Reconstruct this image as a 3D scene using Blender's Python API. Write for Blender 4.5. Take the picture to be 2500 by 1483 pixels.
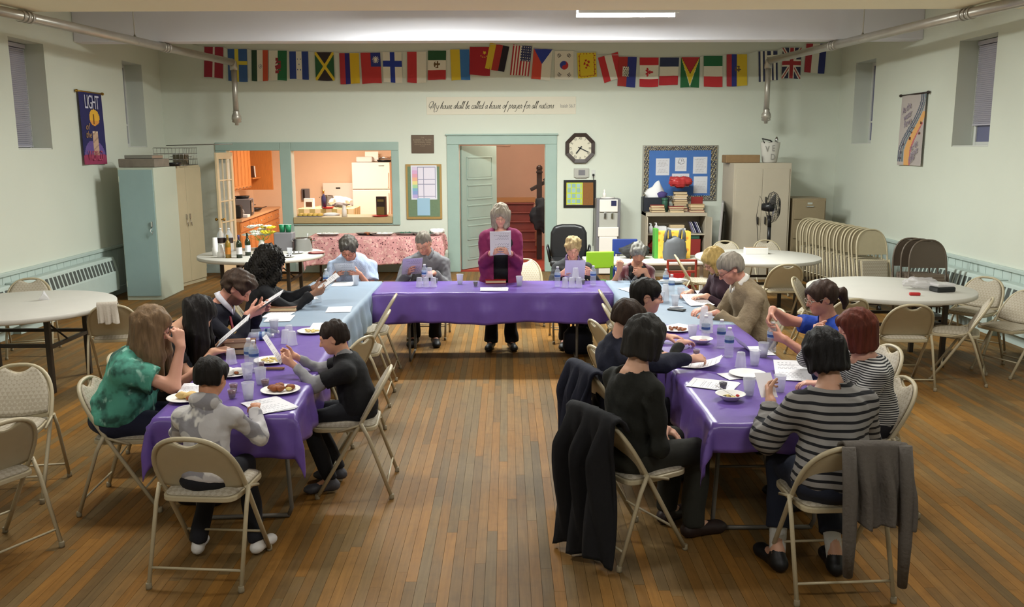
import bpy, bmesh, math, random
import numpy as np
from mathutils import Vector, Matrix, Euler
random.seed(7); RNG = np.random.RandomState(7)
for o in list(bpy.data.objects): bpy.data.objects.remove(o)
SC = bpy.context.scene; COL = SC.collection
PI = math.pi; R = math.radians
# ------------------------------------------------------------ camera
F = 2150.; TILT = R(10); YAW = R(.27); ROLL = R(.22); CH = 2.15
def _rx(a): c, s = math.cos(a), math.sin(a); return np.array([[1,0,0],[0,c,-s],[0,s,c]])
def _rz(a): c, s = math.cos(a), math.sin(a); return np.array([[c,-s,0],[s,c,0],[0,0,1]])
CR = _rz(-YAW) @ _rx(PI/2 - TILT) @ _rz(-ROLL); CC = np.array([0, 0, CH])
cam = bpy.data.cameras.new('camera'); camo = bpy.data.objects.new('camera', cam); COL.objects.link(camo)
cam.sensor_fit = 'HORIZONTAL'; cam.sensor_width = 36; cam.lens = 36*F/2500
cam.clip_start = .05; cam.clip_end = 200
M4 = np.eye(4); M4[:3,:3] = CR; M4[:3,3] = CC
camo.matrix_world = Matrix(M4.tolist()); SC.camera = camo
def _ray(x, y): return CR @ np.array([(x-1250)/F, -(y-741.5)/F, -1.])
def PZ(x, y, z=0.): d = _ray(x, y); return CC + d*((z-CH)/d[2])       # pixel -> horizontal plane
def PY(x, y, Y=15.45): d = _ray(x, y); return CC + d*(Y/d[1])         # pixel -> plane facing the room
def PX(x, y, X): d = _ray(x, y); return CC + d*(X/d[0])               # pixel -> side wall plane
# ------------------------------------------------------------ world, exposure
w = bpy.data.worlds.new('dusk'); SC.world = w; w.use_nodes = True
w.node_tree.nodes['Background'].inputs[0].default_value = (.30, .33, .50, 1)
w.node_tree.nodes['Background'].inputs[1].default_value = .5
SC.view_settings.view_transform = 'Standard'; SC.view_settings.look = 'None'
SC.view_settings.exposure = 0.0; SC.view_settings.gamma = 1; SC.view_settings.use_curve_mapping = False
# lamps of the hall: fluorescent fixtures hung from the ceiling, plus an added fill pair (x, y, z, length along x, watts, colour)
FIXTURES = [(1.45, 11.0, 3.755, 1.2, 262, (.96, 1, .95)), (-.95, 11.0, 3.86, 1.75, 318, (.96, 1, .95)),
            (-2.4, 5.9, 3.80, 1.75, 98, (1, .98, .90)), (2.4, 5.9, 3.80, 1.75, 98, (1, .98, .90)), (-2.2, .8, 3.80, 1.75, 64, (1, .97, .90)), (2.2, .8, 3.80, 1.75, 64, (1, .97, .90))]  # last pair is unseen, added behind the camera as frontal fill
KITCHEN_W = 128; STAIR_W = 85
# ------------------------------------------------------------ materials
def lin(c):
    if isinstance(c, str): c = [int(c[i:i+2], 16)/255 for i in (0, 2, 4)]
    return tuple(x/12.92 if x <= .04045 else ((x+.055)/1.055)**2.4 for x in c[:3])
MATS = {}
def M(name, col='ffffff', rough=.6, metal=0., noise=None, bump=None, trans=0., alpha=1., emit=None, spec=.5, attr=None, ior=1.45, sss=0., sheen=0., coat=0.):
    """noise=(scale, amount[, stretch xyz]); bump=(scale, strength[, stretch])"""
    if name in MATS: return MATS[name]
    m = bpy.data.materials.new(name); m.use_nodes = True; MATS[name] = m
    nt = m.node_tree; N = nt.nodes; L = nt.links; b = N['Principled BSDF']
    b.inputs['Base Color'].default_value = (*lin(col), 1); b.inputs['Roughness'].default_value = rough
    b.inputs['Metallic'].default_value = metal; b.inputs['Specular IOR Level'].default_value = spec; b.inputs['IOR'].default_value = ior
    if trans: b.inputs['Transmission Weight'].default_value = trans
    if alpha < 1: b.inputs['Alpha'].default_value = alpha
    if coat: b.inputs['Coat Weight'].default_value = coat
    if sheen: b.inputs['Sheen Weight'].default_value = sheen
    if sss: b.inputs['Subsurface Weight'].default_value = sss; b.inputs['Subsurface Radius'].default_value = (.012, .004, .002)
    if emit: b.inputs['Emission Color'].default_value = (*lin(emit[0]), 1); b.inputs['Emission Strength'].default_value = emit[1]
    src = None
    if attr:
        a = N.new('ShaderNodeAttribute'); a.attribute_name = attr; src = a.outputs['Color']
    tc = N.new('ShaderNodeTexCoord')
    def nz(scale, st, det=4):
        n = N.new('ShaderNodeTexNoise'); n.inputs['Scale'].default_value = scale; n.inputs['Detail'].default_value = det
        if st:
            mp = N.new('ShaderNodeMapping'); mp.inputs['Scale'].default_value = st
            L.new(tc.outputs['Object'], mp.inputs[0]); L.new(mp.outputs[0], n.inputs['Vector'])
        else: L.new(tc.outputs['Object'], n.inputs['Vector'])
        return n.outputs['Fac']
    if noise:
        f = nz(noise[0], noise[2] if len(noise) > 2 else None)
        mr = N.new('ShaderNodeMapRange'); mr.inputs[1].default_value = .3; mr.inputs[2].default_value = .7
        mr.inputs[3].default_value = 1-noise[1]; mr.inputs[4].default_value = 1+noise[1]*.6; L.new(f, mr.inputs[0])
        mx = N.new('ShaderNodeVectorMath'); mx.operation = 'MULTIPLY'
        if src: L.new(src, mx.inputs[0])
        else: mx.inputs[0].default_value = lin(col)
        L.new(mr.outputs[0], mx.inputs[1]); src = mx.outputs[0]
    if src: L.new(src, b.inputs['Base Color'])
    if bump:
        f = nz(bump[0], bump[2] if len(bump) > 2 else None)
        bp = N.new('ShaderNodeBump'); bp.inputs['Strength'].default_value = bump[1]; bp.inputs['Distance'].default_value = .01
        L.new(f, bp.inputs['Height']); L.new(bp.outputs[0], b.inputs['Normal'])
    return m
def two_tone(m, kind, colB, scale, stretch=(1,1,1), lo=.45, hi=.55, rot=(0,0,0), coord='Object'):
    """mix the material's base colour with colB through a wave / noise / voronoi / checker pattern"""
    nt = m.node_tree; N = nt.nodes; L = nt.links; b = N['Principled BSDF']
    tc = N.new('ShaderNodeTexCoord'); mp = N.new('ShaderNodeMapping'); mp.inputs['Scale'].default_value = stretch; mp.inputs['Rotation'].default_value = rot
    L.new(tc.outputs[coord], mp.inputs[0])
    if kind == 'wave':
        t = N.new('ShaderNodeTexWave'); t.bands_direction = 'Z'; t.inputs['Scale'].default_value = scale; t.inputs['Distortion'].default_value = .0; o = t.outputs['Fac']
    elif kind == 'noise':
        t = N.new('ShaderNodeTexNoise'); t.inputs['Scale'].default_value = scale; t.inputs['Detail'].default_value = 3; o = t.outputs['Fac']
    elif kind == 'voronoi':
        t = N.new('ShaderNodeTexVoronoi'); t.inputs['Scale'].default_value = scale; o = t.outputs['Distance']
    else:
        t = N.new('ShaderNodeTexChecker'); t.inputs['Scale'].default_value = scale; o = t.outputs['Fac']
    L.new(mp.outputs[0], t.inputs['Vector'])
    mr = N.new('ShaderNodeMapRange'); mr.inputs[1].default_value = lo; mr.inputs[2].default_value = hi; L.new(o, mr.inputs[0])
    mx = N.new('ShaderNodeMix'); mx.data_type = 'RGBA'; L.new(mr.outputs[0], mx.inputs[0])
    old = [l for l in L if l.to_socket == b.inputs['Base Color']]
    if old: L.new(old[0].from_socket, mx.inputs[6])
    else: mx.inputs[6].default_value = b.inputs['Base Color'].default_value
    mx.inputs[7].default_value = (*lin(colB), 1); L.new(mx.outputs[2], b.inputs['Base Color'])
    return m
M('print', rough=.7, attr='Col'); M('print_cloth', rough=.9, attr='Col', bump=(40, .15))
# ------------------------------------------------------------ mesh helpers
def mesh_np(name, V, Fq, smooth=False):
    me = bpy.data.meshes.new(name); V = np.asarray(V, np.float32); Fq = np.asarray(Fq, np.int32); k = Fq.shape[1]
    me.vertices.add(len(V)); me.vertices.foreach_set('co', V.ravel())
    me.loops.add(Fq.size); me.loops.foreach_set('vertex_index', Fq.ravel())
    me.polygons.add(len(Fq)); me.polygons.foreach_set('loop_start', np.arange(len(Fq), dtype=np.int32)*k)
    me.polygons.foreach_set('loop_total', np.full(len(Fq), k, np.int32))
    me.polygons.foreach_set('use_smooth', np.full(len(Fq), bool(smooth)))
    me.update(calc_edges=True); return me
def obj(name, me, mat=None, parent=None, loc=(0,0,0), rot=(0,0,0), bevel=0, seg=2):
    o = bpy.data.objects.new(name, me); COL.objects.link(o); o.location = loc; o.rotation_euler = rot
    if parent: o.parent = parent
    if mat is not None and me is not None and len(me.materials) == 0:
        me.materials.append(MATS[mat] if isinstance(mat, str) else mat)
    if bevel:
        b = o.modifiers.new('bevel', 'BEVEL'); b.width = bevel; b.segments = seg; b.limit_method = 'ANGLE'; b.angle_limit = R(40)
    return o
class MB:
    def __init__(s): s.v = []; s.f = []; s.sm = []
    def add(s, V, Fs, smooth=False):
        n = len(s.v); s.v += [tuple(float(c) for c in p) for p in V]; s.f += [tuple(i+n for i in f) for f in Fs]; s.sm += [smooth]*len(Fs); return s
    def box(s, a, b):
        x0,y0,z0 = [min(a[i], b[i]) for i in range(3)]; x1,y1,z1 = [max(a[i], b[i]) for i in range(3)]
        return s.add([(x0,y0,z0),(x1,y0,z0),(x1,y1,z0),(x0,y1,z0),(x0,y0,z1),(x1,y0,z1),(x1,y1,z1),(x0,y1,z1)],
                     [(0,3,2,1),(4,5,6,7),(0,1,5,4),(1,2,6,5),(2,3,7,6),(3,0,4,7)])
    def obox(s, c, size, rot=(0,0,0)):
        m = Euler(rot).to_matrix(); c = Vector(c); h = [q/2 for q in size]; k = MB().box([-q for q in h], h)
        return s.add([c + m @ Vector(p) for p in k.v], k.f)
    def tube(s, path, r, n=8, closed=False, caps=True):
        P = [Vector(p) for p in path]; m = len(P); rr = r if isinstance(r, (list, tuple)) else [r]*m
        V = []; prev = None
        for i in range(m):
            if closed: t = P[(i+1) % m] - P[i-1]
            else: t = P[min(i+1, m-1)] - P[max(i-1, 0)]
            t.normalize()
            if prev is None: prev = t.orthogonal().normalized()
            u = (prev - t*prev.dot(t)); u = u.normalized() if u.length > 1e-6 else t.orthogonal().normalized(); prev = u; q = t.cross(u)
            V += [P[i] + (u*math.cos(2*PI*k/n) + q*math.sin(2*PI*k/n))*rr[i] for k in range(n)]
        Fs = []
        for i in range(m if closed else m-1):
            j = (i+1) % m
            for k in range(n): Fs.append((i*n+k, i*n+(k+1) % n, j*n+(k+1) % n, j*n+k))
        s.add(V, Fs, True)
        if caps and not closed:
            b = len(s.v)-len(V); s.f += [tuple(b+k for k in range(n))[::-1], tuple(b+(m-1)*n+k for k in range(n))]; s.sm += [False]*2
        return s
    def lathe(s, prof, c=(0,0,0), n=24, smooth=True, axis='z', close=True):
        V = []; m = len(prof)
        for r, z in prof:
            for k in range(n):
                a = 2*PI*k/n; p = (r*math.cos(a), r*math.sin(a), z)
                if axis == 'y': p = (p[0], -p[2], p[1])
                if axis == 'x': p = (p[2], p[0], p[1])
                V.append((p[0]+c[0], p[1]+c[1], p[2]+c[2]))
        Fs = [(i*n+k, i*n+(k+1) % n, (i+1)*n+(k+1) % n, (i+1)*n+k) for i in range(m-1) for k in range(n)]
        b = len(s.v); s.add(V, Fs, smooth)
        if close:
            if prof[0][0] > 1e-5: s.f.append(tuple(b+k for k in range(n))[::-1]); s.sm.append(False)
            if prof[-1][0] > 1e-5: s.f.append(tuple(b+(m-1)*n+k for k in range(n))); s.sm.append(False)
        return s
    def prism(s, poly, z0, z1, axis='z'):
        n = len(poly)
        def q(p, z): return (p[0], p[1], z) if axis == 'z' else ((p[0], z, p[1]) if axis == 'y' else (z, p[0], p[1]))
        V = [q(p, z0) for p in poly] + [q(p, z1) for p in poly]
        return s.add(V, [tuple(range(n))[::-1], tuple(range(n, 2*n))] + [(i, (i+1) % n, n+(i+1) % n, n+i) for i in range(n)])
    def xf(s, m):
        s.v = [tuple(m @ Vector(p)) for p in s.v]; return s
    def mesh(s, name='m'):
        me = bpy.data.meshes.new(name); me.from_pydata(s.v, [], s.f); me.polygons.foreach_set('use_smooth', s.sm)
        bm = bmesh.new(); bm.from_mesh(me); bmesh.ops.recalc_face_normals(bm, faces=bm.faces); bm.to_mesh(me); bm.free()
        return me
    def build(s, name, mat, parent=None, world=False, bevel=0, seg=2, loc=(0,0,0), rot=(0,0,0)):
        if world and parent is not None:
            l = parent.location; s.v = [(p[0]-l.x, p[1]-l.y, p[2]-l.z) for p in s.v]
        return obj(name, s.mesh(name), mat, parent, loc, rot, bevel, seg)
def tag(o, label, cat, group=None):
    o['label'] = label; o['category'] = cat
    if group: o['group'] = group
    return o
def thing(name, label, cat, loc=(0,0,0), rz=0, group=None):
    o = bpy.data.objects.new(name, None); COL.objects.link(o); o.location = loc; o.rotation_euler = (0,0,rz); o.empty_display_size = .05
    return tag(o, label, cat, group)
def struct(o): o['kind'] = 'structure'; return o
def clone(o, loc, rz, label=None, group=None, kids=None):
    c = o.copy(); COL.objects.link(c); c.location = loc; c.rotation_euler = (0,0,rz)
    if label: c['label'] = label
    if group: c['group'] = group
    for ch in kids:
        d = ch[0].copy(); COL.objects.link(d); d.parent = c
        for g in ch[1]:
            e = g.copy(); COL.objects.link(e); e.parent = d
    return c
def kids_of(o):
    L = []
    for x in bpy.data.objects:
        if x.parent == o: L.append((x, [y for y in bpy.data.objects if y.parent == x]))
    return L
def sheet(fn, nx, ny, w, h, shape=None):
    """printed sheet in the local x-z plane (front = -y), centred; fn(u, v)->hex or rgb with v=0 at top; shape(u, v)->(dx, dy, dz)"""
    V = []; Fs = []; C = []
    for j in range(ny+1):
        for i in range(nx+1):
            u, v = i/nx, j/ny; d = shape(u, v) if shape else (0,0,0)
            V.append(((u-.5)*w+d[0], d[1], (.5-v)*h+d[2]))
    for j in range(ny):
        for i in range(nx):
            a = j*(nx+1)+i; Fs.append((a+nx+1, a+nx+2, a+1, a)); C.append((*lin(fn((i+.5)/nx, (j+.5)/ny)), 1))
    me = mesh_np('sheet', V, Fs, True)
    ca = me.color_attributes.new('Col', 'FLOAT_COLOR', 'CORNER')
    ca.data.foreach_set('color', np.repeat(np.array(C, np.float32), 4, axis=0).ravel()); return me
def lettering(s, size, mat, parent, loc, rot=(PI/2,0,0), shear=0, align='CENTER', offset=0, sx=1, name='lettering', spacing=1):
    cu = bpy.data.curves.new('t', 'FONT'); cu.body = s; cu.size = size; cu.shear = shear; cu.align_x = align; cu.align_y = 'CENTER'
    cu.extrude = .0006; cu.offset = offset; cu.resolution_u = 3; cu.space_character = spacing
    t = bpy.data.objects.new('t', cu); COL.objects.link(t); bpy.context.view_layer.update()
    me = bpy.data.meshes.new_from_object(t.evaluated_get(bpy.context.evaluated_depsgraph_get()))
    bpy.data.objects.remove(t); bpy.data.curves.remove(cu); me.materials.clear()
    o = obj(name, me, mat, parent, loc, rot); o.scale = (sx, 1, 1); return o
def smooth01(x): x = max(0, min(1, x)); return x*x*(3-2*x)
# ============================================================ the room
WL, WR, WB, CEIL = -5.9, 5.7, 15.45, 4.3
M('wall', 'd6dbce', .75, noise=(.9, .03), bump=(30, .04)); M('ceiling', 'd8d4c8', .8); M('beam', 'dcdbe4', .7, noise=(1.2, .03))  # far beam: the cool lamp light on it is put into its lavender tone
M('beam_warm_bounce', 'f2e6ca', .7); M('trim', '9fb5ac', .45, noise=(3, .05), bump=(25, .04)); M('wain', 'b9c8c2', .5, noise=(4, .04)); M('dark_gap', '2a2622', .9)  # near beams: warm bounce off the floor is put into their cream colour
M('white_paint', 'cfd0cb', .5); M('glass_dusk', '6d6f8e', .08, spec=.8); M('blind', 'b9b6c2', .6); M('steel', 'b9b4ab', .35, metal=.55, noise=(6, .08))
# floor: strips of oak, each board a piece, the far and outer ones joined
def floor_mat():
    m = bpy.data.materials.new('oak'); m.use_nodes = True; MATS['oak'] = m; N = m.node_tree.nodes; L = m.node_tree.links; b = N['Principled BSDF']; b.inputs['Specular IOR Level'].default_value = .14
    g = N.new('ShaderNodeNewGeometry'); oi = N.new('ShaderNodeObjectInfo'); at = N.new('ShaderNodeAttribute'); at.attribute_name = 'Col'
    tint = N.new('ShaderNodeVectorMath'); tint.operation = 'MULTIPLY'; L.new(oi.outputs['Color'], tint.inputs[0]); L.new(at.outputs['Color'], tint.inputs[1])
    add = N.new('ShaderNodeVectorMath'); add.operation = 'MULTIPLY_ADD'; L.new(tint.outputs[0], add.inputs[0]); add.inputs[1].default_value = (9, 9, 9); L.new(g.outputs['Position'], add.inputs[2])
    mp = N.new('ShaderNodeMapping'); mp.inputs['Scale'].default_value = (28, 1.6, 1); L.new(add.outputs[0], mp.inputs[0])
    n1 = N.new('ShaderNodeTexNoise'); n1.inputs['Scale'].default_value = 2.2; n1.inputs['Detail'].default_value = 6; n1.inputs['Distortion'].default_value = .6; L.new(mp.outputs[0], n1.inputs['Vector'])
    n2 = N.new('ShaderNodeTexNoise'); n2.inputs['Scale'].default_value = .75; n2.inputs['Detail'].default_value = 5; L.new(g.outputs['Position'], n2.inputs['Vector'])
    n3 = N.new('ShaderNodeTexNoise'); n3.inputs['Scale'].default_value = 14; n3.inputs['Detail'].default_value = 3; L.new(g.outputs['Position'], n3.inputs['Vector'])
    sep = N.new('ShaderNodeSeparateXYZ'); L.new(tint.outputs[0], sep.inputs[0])
    w1 = N.new('ShaderNodeMath'); w1.operation = 'MULTIPLY_ADD'; L.new(sep.outputs[0], w1.inputs[0]); w1.inputs[1].default_value = .55; L.new(n2.outputs['Fac'], w1.inputs[2])
    mr = N.new('ShaderNodeMapRange'); mr.inputs[1].default_value = .55; mr.inputs[2].default_value = 1.0; L.new(w1.outputs[0], mr.inputs[0])
    mix = N.new('ShaderNodeMix'); mix.data_type = 'RGBA'; L.new(mr.outputs[0], mix.inputs[0])
    mix.inputs[6].default_value = (*lin('705b3a'), 1); mix.inputs[7].default_value = (*lin('8a612c'), 1)
    gr = N.new('ShaderNodeMapRange'); gr.inputs[1].default_value = .3; gr.inputs[2].default_value = .72; gr.inputs[3].default_value = .84; gr.inputs[4].default_value = 1.1; L.new(n1.outputs['Fac'], gr.inputs[0])
    d3 = N.new('ShaderNodeMapRange'); d3.inputs[1].default_value = .25; d3.inputs[2].default_value = .5; d3.inputs[3].default_value = .86; d3.inputs[4].default_value = 1.; L.new(n3.outputs['Fac'], d3.inputs[0])
    k = N.new('ShaderNodeMath'); k.operation = 'MULTIPLY'; L.new(gr.outputs[0], k.inputs[0]); L.new(d3.outputs[0], k.inputs[1])
    k2 = N.new('ShaderNodeMapRange'); k2.inputs[3].default_value = .80; k2.inputs[4].default_value = 1.12; L.new(sep.outputs[1], k2.inputs[0])
    k3 = N.new('ShaderNodeMath'); k3.operation = 'MULTIPLY'; L.new(k.outputs[0], k3.inputs[0]); L.new(k2.outputs[0], k3.inputs[1])
    v = N.new('ShaderNodeVectorMath'); v.operation = 'MULTIPLY'; L.new(mix.outputs[2], v.inputs[0]); L.new(k3.outputs[0], v.inputs[1]); L.new(v.outputs[0], b.inputs['Base Color'])
    r = N.new('ShaderNodeMapRange'); r.inputs[3].default_value = .46; r.inputs[4].default_value = .66; L.new(n2.outputs['Fac'], r.inputs[0]); L.new(r.outputs[0], b.inputs['Roughness'])
    bp = N.new('ShaderNodeBump'); bp.inputs['Strength'].default_value = .12; bp.inputs['Distance'].default_value = .004; L.new(n1.outputs['Fac'], bp.inputs['Height']); L.new(bp.outputs[0], b.inputs['Normal'])
floor_mat()
M('joint', '2e2216', .9)
floor = struct(MB().box((WL-.2, -3, -.12), (WR+.2, WB+.1, -.012)).build('floor', 'joint'))
def build_floor():
    BW = .0572; unit = MB().box((-.5, 0, -.012), (.5, 1, 0)); um = unit.mesh('board')
    ca = um.color_attributes.new('Col', 'FLOAT_COLOR', 'CORNER'); ca.data.foreach_set('color', np.ones(len(um.loops)*4, np.float32)); um.materials.append(MATS['oak'])
    rr = random.Random(3); boards = []
    n = int((WR-WL)/BW)
    for i in range(n):
        x = WL+(i+.5)*BW; y = 1.5 - rr.random()*1.2
        while y < WB-.01:
            l = rr.uniform(.7, 2.3); y1 = min(y+l, WB)
            boards.append((x, y, y1, rr.random(), rr.random())); y = y1
    def rank(b):
        yc = max(b[1], 3.9); vis = abs(b[0]) < .62*max(b[2], 4.2)+.1 and b[2] > 4.0
        return (0 if vis else 1, (b[1]+b[2])/2 + abs(b[0])*.12)
    boards.sort(key=rank); near = boards[:300]; far = boards[300:]
    for b in near:
        o = bpy.data.objects.new('board', um); COL.objects.link(o); o.parent = floor
        o.location = (b[0], b[1]+.0006, 0); o.scale = (BW-.0014, b[2]-b[1]-.0012, 1); o.color = (b[3], b[4], b[3], 1)
    V = []; Fs = []; C = []
    q = [(0,3,2,1),(4,5,6,7),(0,1,5,4),(1,2,6,5),(2,3,7,6),(3,0,4,7)]
    for b in far:
        k = len(V); h = BW/2-.0007; x0, x1, y0, y1 = b[0]-h, b[0]+h, b[1]+.0006, b[2]-.0006
        V += [(x0,y0,-.012),(x1,y0,-.012),(x1,y1,-.012),(x0,y1,-.012),(x0,y0,0),(x1,y0,0),(x1,y1,0),(x0,y1,0)]
        Fs += [tuple(j+k for j in f) for f in q]; C += [(b[3], b[4], b[3], 1)]*24
    me = mesh_np('boards', V, Fs); ca = me.color_attributes.new('Col', 'FLOAT_COLOR', 'CORNER'); ca.data.foreach_set('color', np.array(C, np.float32).ravel())
    o = obj('boards', me, 'oak', floor); o['kind'] = 'stuff'
build_floor()
# walls
TW = .42                                                             # thickness of the side walls
def side_wall(name, X, sgn, wins):
    m = MB(); xo = X + sgn*TW; ys = -3
    for (y0, y1, z0, z1) in wins:
        m.box((X, ys, 0), (xo, y0, CEIL)); m.box((X, y0, 0), (xo, y1, z0)); m.box((X, y0, z1), (xo, y1, CEIL)); ys = y1
    m.box((X, ys, 0), (xo, WB+.25, CEIL)); return struct(m.build(name, 'wall'))
winL = [(10.83, 11.64, 2.16, 3.48), (13.96, 14.70, 2.19, 3.50)]; winR = [(10.57, 11.45, 2.15, 3.46), (14.0, 14.8, 2.2, 3.50)]
side_wall('wall_left', WL, -1, winL); side_wall('wall_right', WR, 1, winR)
KD = (PY(552, 368)[0], PY(683, 368)[0], PY(620, 368)[2])             # kitchen doorway x0, x1, top
HA = (PY(710, 368)[0], PY(955, 368)[0], PY(830, 530)[2], PY(830, 368)[2])
DR = (PY(1120, 353)[0], PY(1331, 353)[0], PY(1225, 353)[2])
m = MB(); T = WB+.22
m.box((WL-TW, WB, 0), (KD[0], T, CEIL)); m.box((KD[0], WB, KD[2]), (KD[1], T, CEIL)); m.box((KD[1], WB, 0), (HA[0], T, CEIL))
m.box((HA[0], WB, 0), (HA[1], T, HA[2]-.111)); m.box((HA[0], WB, HA[3]), (HA[1], T, CEIL)); m.box((HA[1], WB, 0), (DR[0], T, CEIL))
m.box((DR[0], WB, DR[2]), (DR[1], T, CEIL)); m.box((DR[1], WB, 0), (WR+TW, T, CEIL)); struct(m.build('wall_back', 'wall'))
struct(MB().box((WL-TW, -3.2, 0), (WR+TW, -3, CEIL)).build('wall_front', 'wall'))
struct(MB().box((WL-TW, -3.2, CEIL), (WR+TW, T, CEIL+.15)).build('ceiling', 'ceiling'))
for n, y0, y1 in (('trim_1', 12.46, 12.74), ('trim_2', 8.9, 9.8), ('trim_3', 3.2, 4.1)):
    o = struct(MB().box((WL, y0, 3.6), (WR, y1, CEIL)).build(n, 'beam' if n == 'trim_1' else 'beam_warm_bounce', bevel=.012)); o['label'] = 'painted ceiling beam across the hall'
# windows
def window(name, X, sgn, w, blind, raised):
    y0, y1, z0, z1 = w; xo = X + sgn*.27
    e = struct(thing(name, 'x', 'x')); del e['label']; del e['category']; e.location = (xo, (y0+y1)/2, z0)
    a, b = sorted((xo, xo+sgn*.04))
    for q in (((a, y0, z0), (b, y0+.05, z1)), ((a, y1-.05, z0), (b, y1, z1)), ((a, y0+.05, z0), (b, y1-.05, z0+.06)), ((a, y0+.05, z1-.05), (b, y1-.05, z1)), ((a, y0+.05, z0+.34), (b, y1-.05, z0+.37))):
        MB().box(*q).build('window_frame', 'white_paint', e, world=True, bevel=.004)
    MB().box((xo+sgn*.018, y0+.05, z0+.06), (xo+sgn*.024, y1-.05, z1-.05)).build('window_pane', 'glass_dusk', e, world=True)
    MB().box((X+sgn*.01, y0+.002, z0), (xo, y1-.002, z0+.015)).build('window_sill', 'white_paint', e, world=True, bevel=.004)
    if blind:
        zb = z0+raised; xi = xo-sgn*.03; n = 40
        MB().box((xi-.02, y0+.02, z1-.06), (xi+.02, y1-.02, z1-.01)).build('headrail', 'blind', e, world=True, bevel=.004)
        sl = MB().obox((0, 0, 0), (.026, y1-y0-.06, .0015), (0, R(50)*sgn, 0)).mesh('slat'); sl.materials.append(MATS['blind'])
        k = 0; z = z1-.08
        while z > zb+.03:
            o = obj('slat', sl, None, e, (xi-xo, 0, z-z0)); z -= .024
        MB().box((xi-.016, y0+.03, zb), (xi+.016, y1-.03, zb+.02)).build('bottom_rail', 'blind', e, world=True, bevel=.004)
        MB().tube([(xi-sgn*.03, y1-.08, z1-.08), (xi-sgn*.03, y1-.075, z0-.12)], .003, 5).build('pull_cord', 'white_paint', e, world=True)
window('window_1', WL, -1, winL[0], True, .03); window('window_2', WL, -1, winL[1], False, 0)
window('window_3', WR, 1, winR[0], True, .26); window('window_4', WR, 1, winR[1], False, 0)
# wainscot and radiators
def wainscot(name, X, sgn, top):
    e = MB().box((X, 4.0, 0), (X-sgn*.012, WB, top-.03)).build(name, 'wain'); struct(e)
    MB().box((X, 4.0, top-.045), (X-sgn*.05, WB, top)).build('rail', 'wain', e, bevel=.008)
    pl = MB().box((0, .004, .0), (-sgn*.012, .176, top-.05)).mesh('plank'); pl.materials.append(MATS['wain'])
    y = 8.0
    while y < WB-.2: obj('plank', pl, None, e, (X-sgn*.012, y, 0)); y += .18
    MB().box((X-sgn*.024, 4.0, 0), (X-sgn*.04, WB, .12)).build('baseboard', 'wain', e, bevel=.004)
wainscot('trim_4', WL, -1, .74); wainscot('trim_5', WR, 1, .80)
def radiator(label, X, sgn, y0, y1, zt, n, group):
    s = -sgn; x0 = X+s*.03; e = thing('radiator_cover', label, 'radiator', (x0, (y0+y1)/2, 0), 0, group)
    d = .20; h = zt
    poly = [(0, .14), (d, .14), (d, h-.22), (d-.05, h-.02), (d-.06, h), (0, h)]
    m = MB(); m.prism([(s*p[0], p[1]) for p in poly], 0, 1, 'y'); 
    m.v = [(p[0]+x0, y0+(y1-y0)*p[1], p[2]) for p in m.v]; m.build('cover', 'wain', e, world=True, bevel=.006)
    MB().box((x0, y0+.05, 0), (x0+s*.10, y1-.05, .13)).build('heater_element', 'wain', e, world=True)
    a = Vector((d, 0, h-.22)); b = Vector((d-.05, 0, h-.02)); t = (b-a).normalized(); nr = Vector((t.z, 0, -t.x))
    L = (y1-y0-.12)/n
    ms = MB(); c = (a+b)/2; hw = L*.33; hh = .078
    P = [c+t*u*hh+Vector((0, v*hw, 0))+nr*k for k in (.0012, -.002) for u, v in ((-1,-1),(1,-1),(1,1),(-1,1))]
    ms.add([(s*p.x, p.y, p.z) for p in P], [(0,1,2,3),(7,6,5,4),(0,4,5,1),(1,5,6,2),(2,6,7,3),(3,7,4,0)])
    mm = ms.mesh('vent_slot'); mm.materials.append(MATS['slot'])
    for i in range(n): obj('vent_slot', mm, None, e, (0, y0+.06+L*(i+.5)-(y0+y1)/2, 0))
    return e
M('slot', '4c524e', .7)
radiator('pale green slotted radiator cover below the candle banner, beside the grey-blue locker', WL, -1, 10.2, 12.75, .62, 24, 'wall radiators')
radiator('pale green slotted radiator cover at the left picture edge behind the round table', WL, -1, 7.2, 10.05, .62, 26, 'wall radiators')
radiator('pale green slotted radiator cover beside the brown folded chairs on the right wall', WR, 1, 9.85, 12.0, .66, 20, 'wall radiators')
radiator('pale green slotted radiator cover at the right picture edge behind the empty chairs', WR, 1, 7.0, 9.75, .66, 24, 'wall radiators')
# door and hatch trims
def trim(name, boxes, mat='trim'):
    e = struct(MB().box(*boxes[0]).build(name, mat, bevel=.008))
    for b in boxes[1:]: MB().box(*b).build('casing', mat, e, bevel=.008)
    return e
Y1 = WB-.028
def px(x, y): p = PY(x, y); return p[0], p[2]
zt = px(620, 348)[1]; xl = px(528, 400)[0]; xm0, xm1 = KD[1], HA[0]; xr = px(974, 400)[0]; zb = px(830, 550)[1]
trim('trim_6', [((xl, Y1, KD[2]), (xm0, WB, zt)), ((xl, Y1, 0), (KD[0], WB, KD[2])), ((xm0, Y1-.004, 0), (xm1, WB, zt))])
trim('trim_7', [((xm1, Y1, HA[3]), (xr, WB, zt)), ((HA[1], Y1, zb), (xr, WB, HA[3])), ((xm1, Y1, zb), (HA[1], WB, HA[2]-.11))])
M('maple_edge', 'b9a277', .45, noise=(8, .06, (1, 8, 8)))
o = MB().box((HA[0]+.002, WB-.05, HA[2]-.11), (HA[1]-.002, WB+.62, HA[2])).build('serving_counter', 'maple_edge', bevel=.006); tag(o, 'pale wooden serving counter filling the sill of the kitchen hatch', 'counter')
z2 = px(1225, 331)[1]; xa, xb = px(1093, 500)[0], px(1359, 500)[0]
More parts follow.
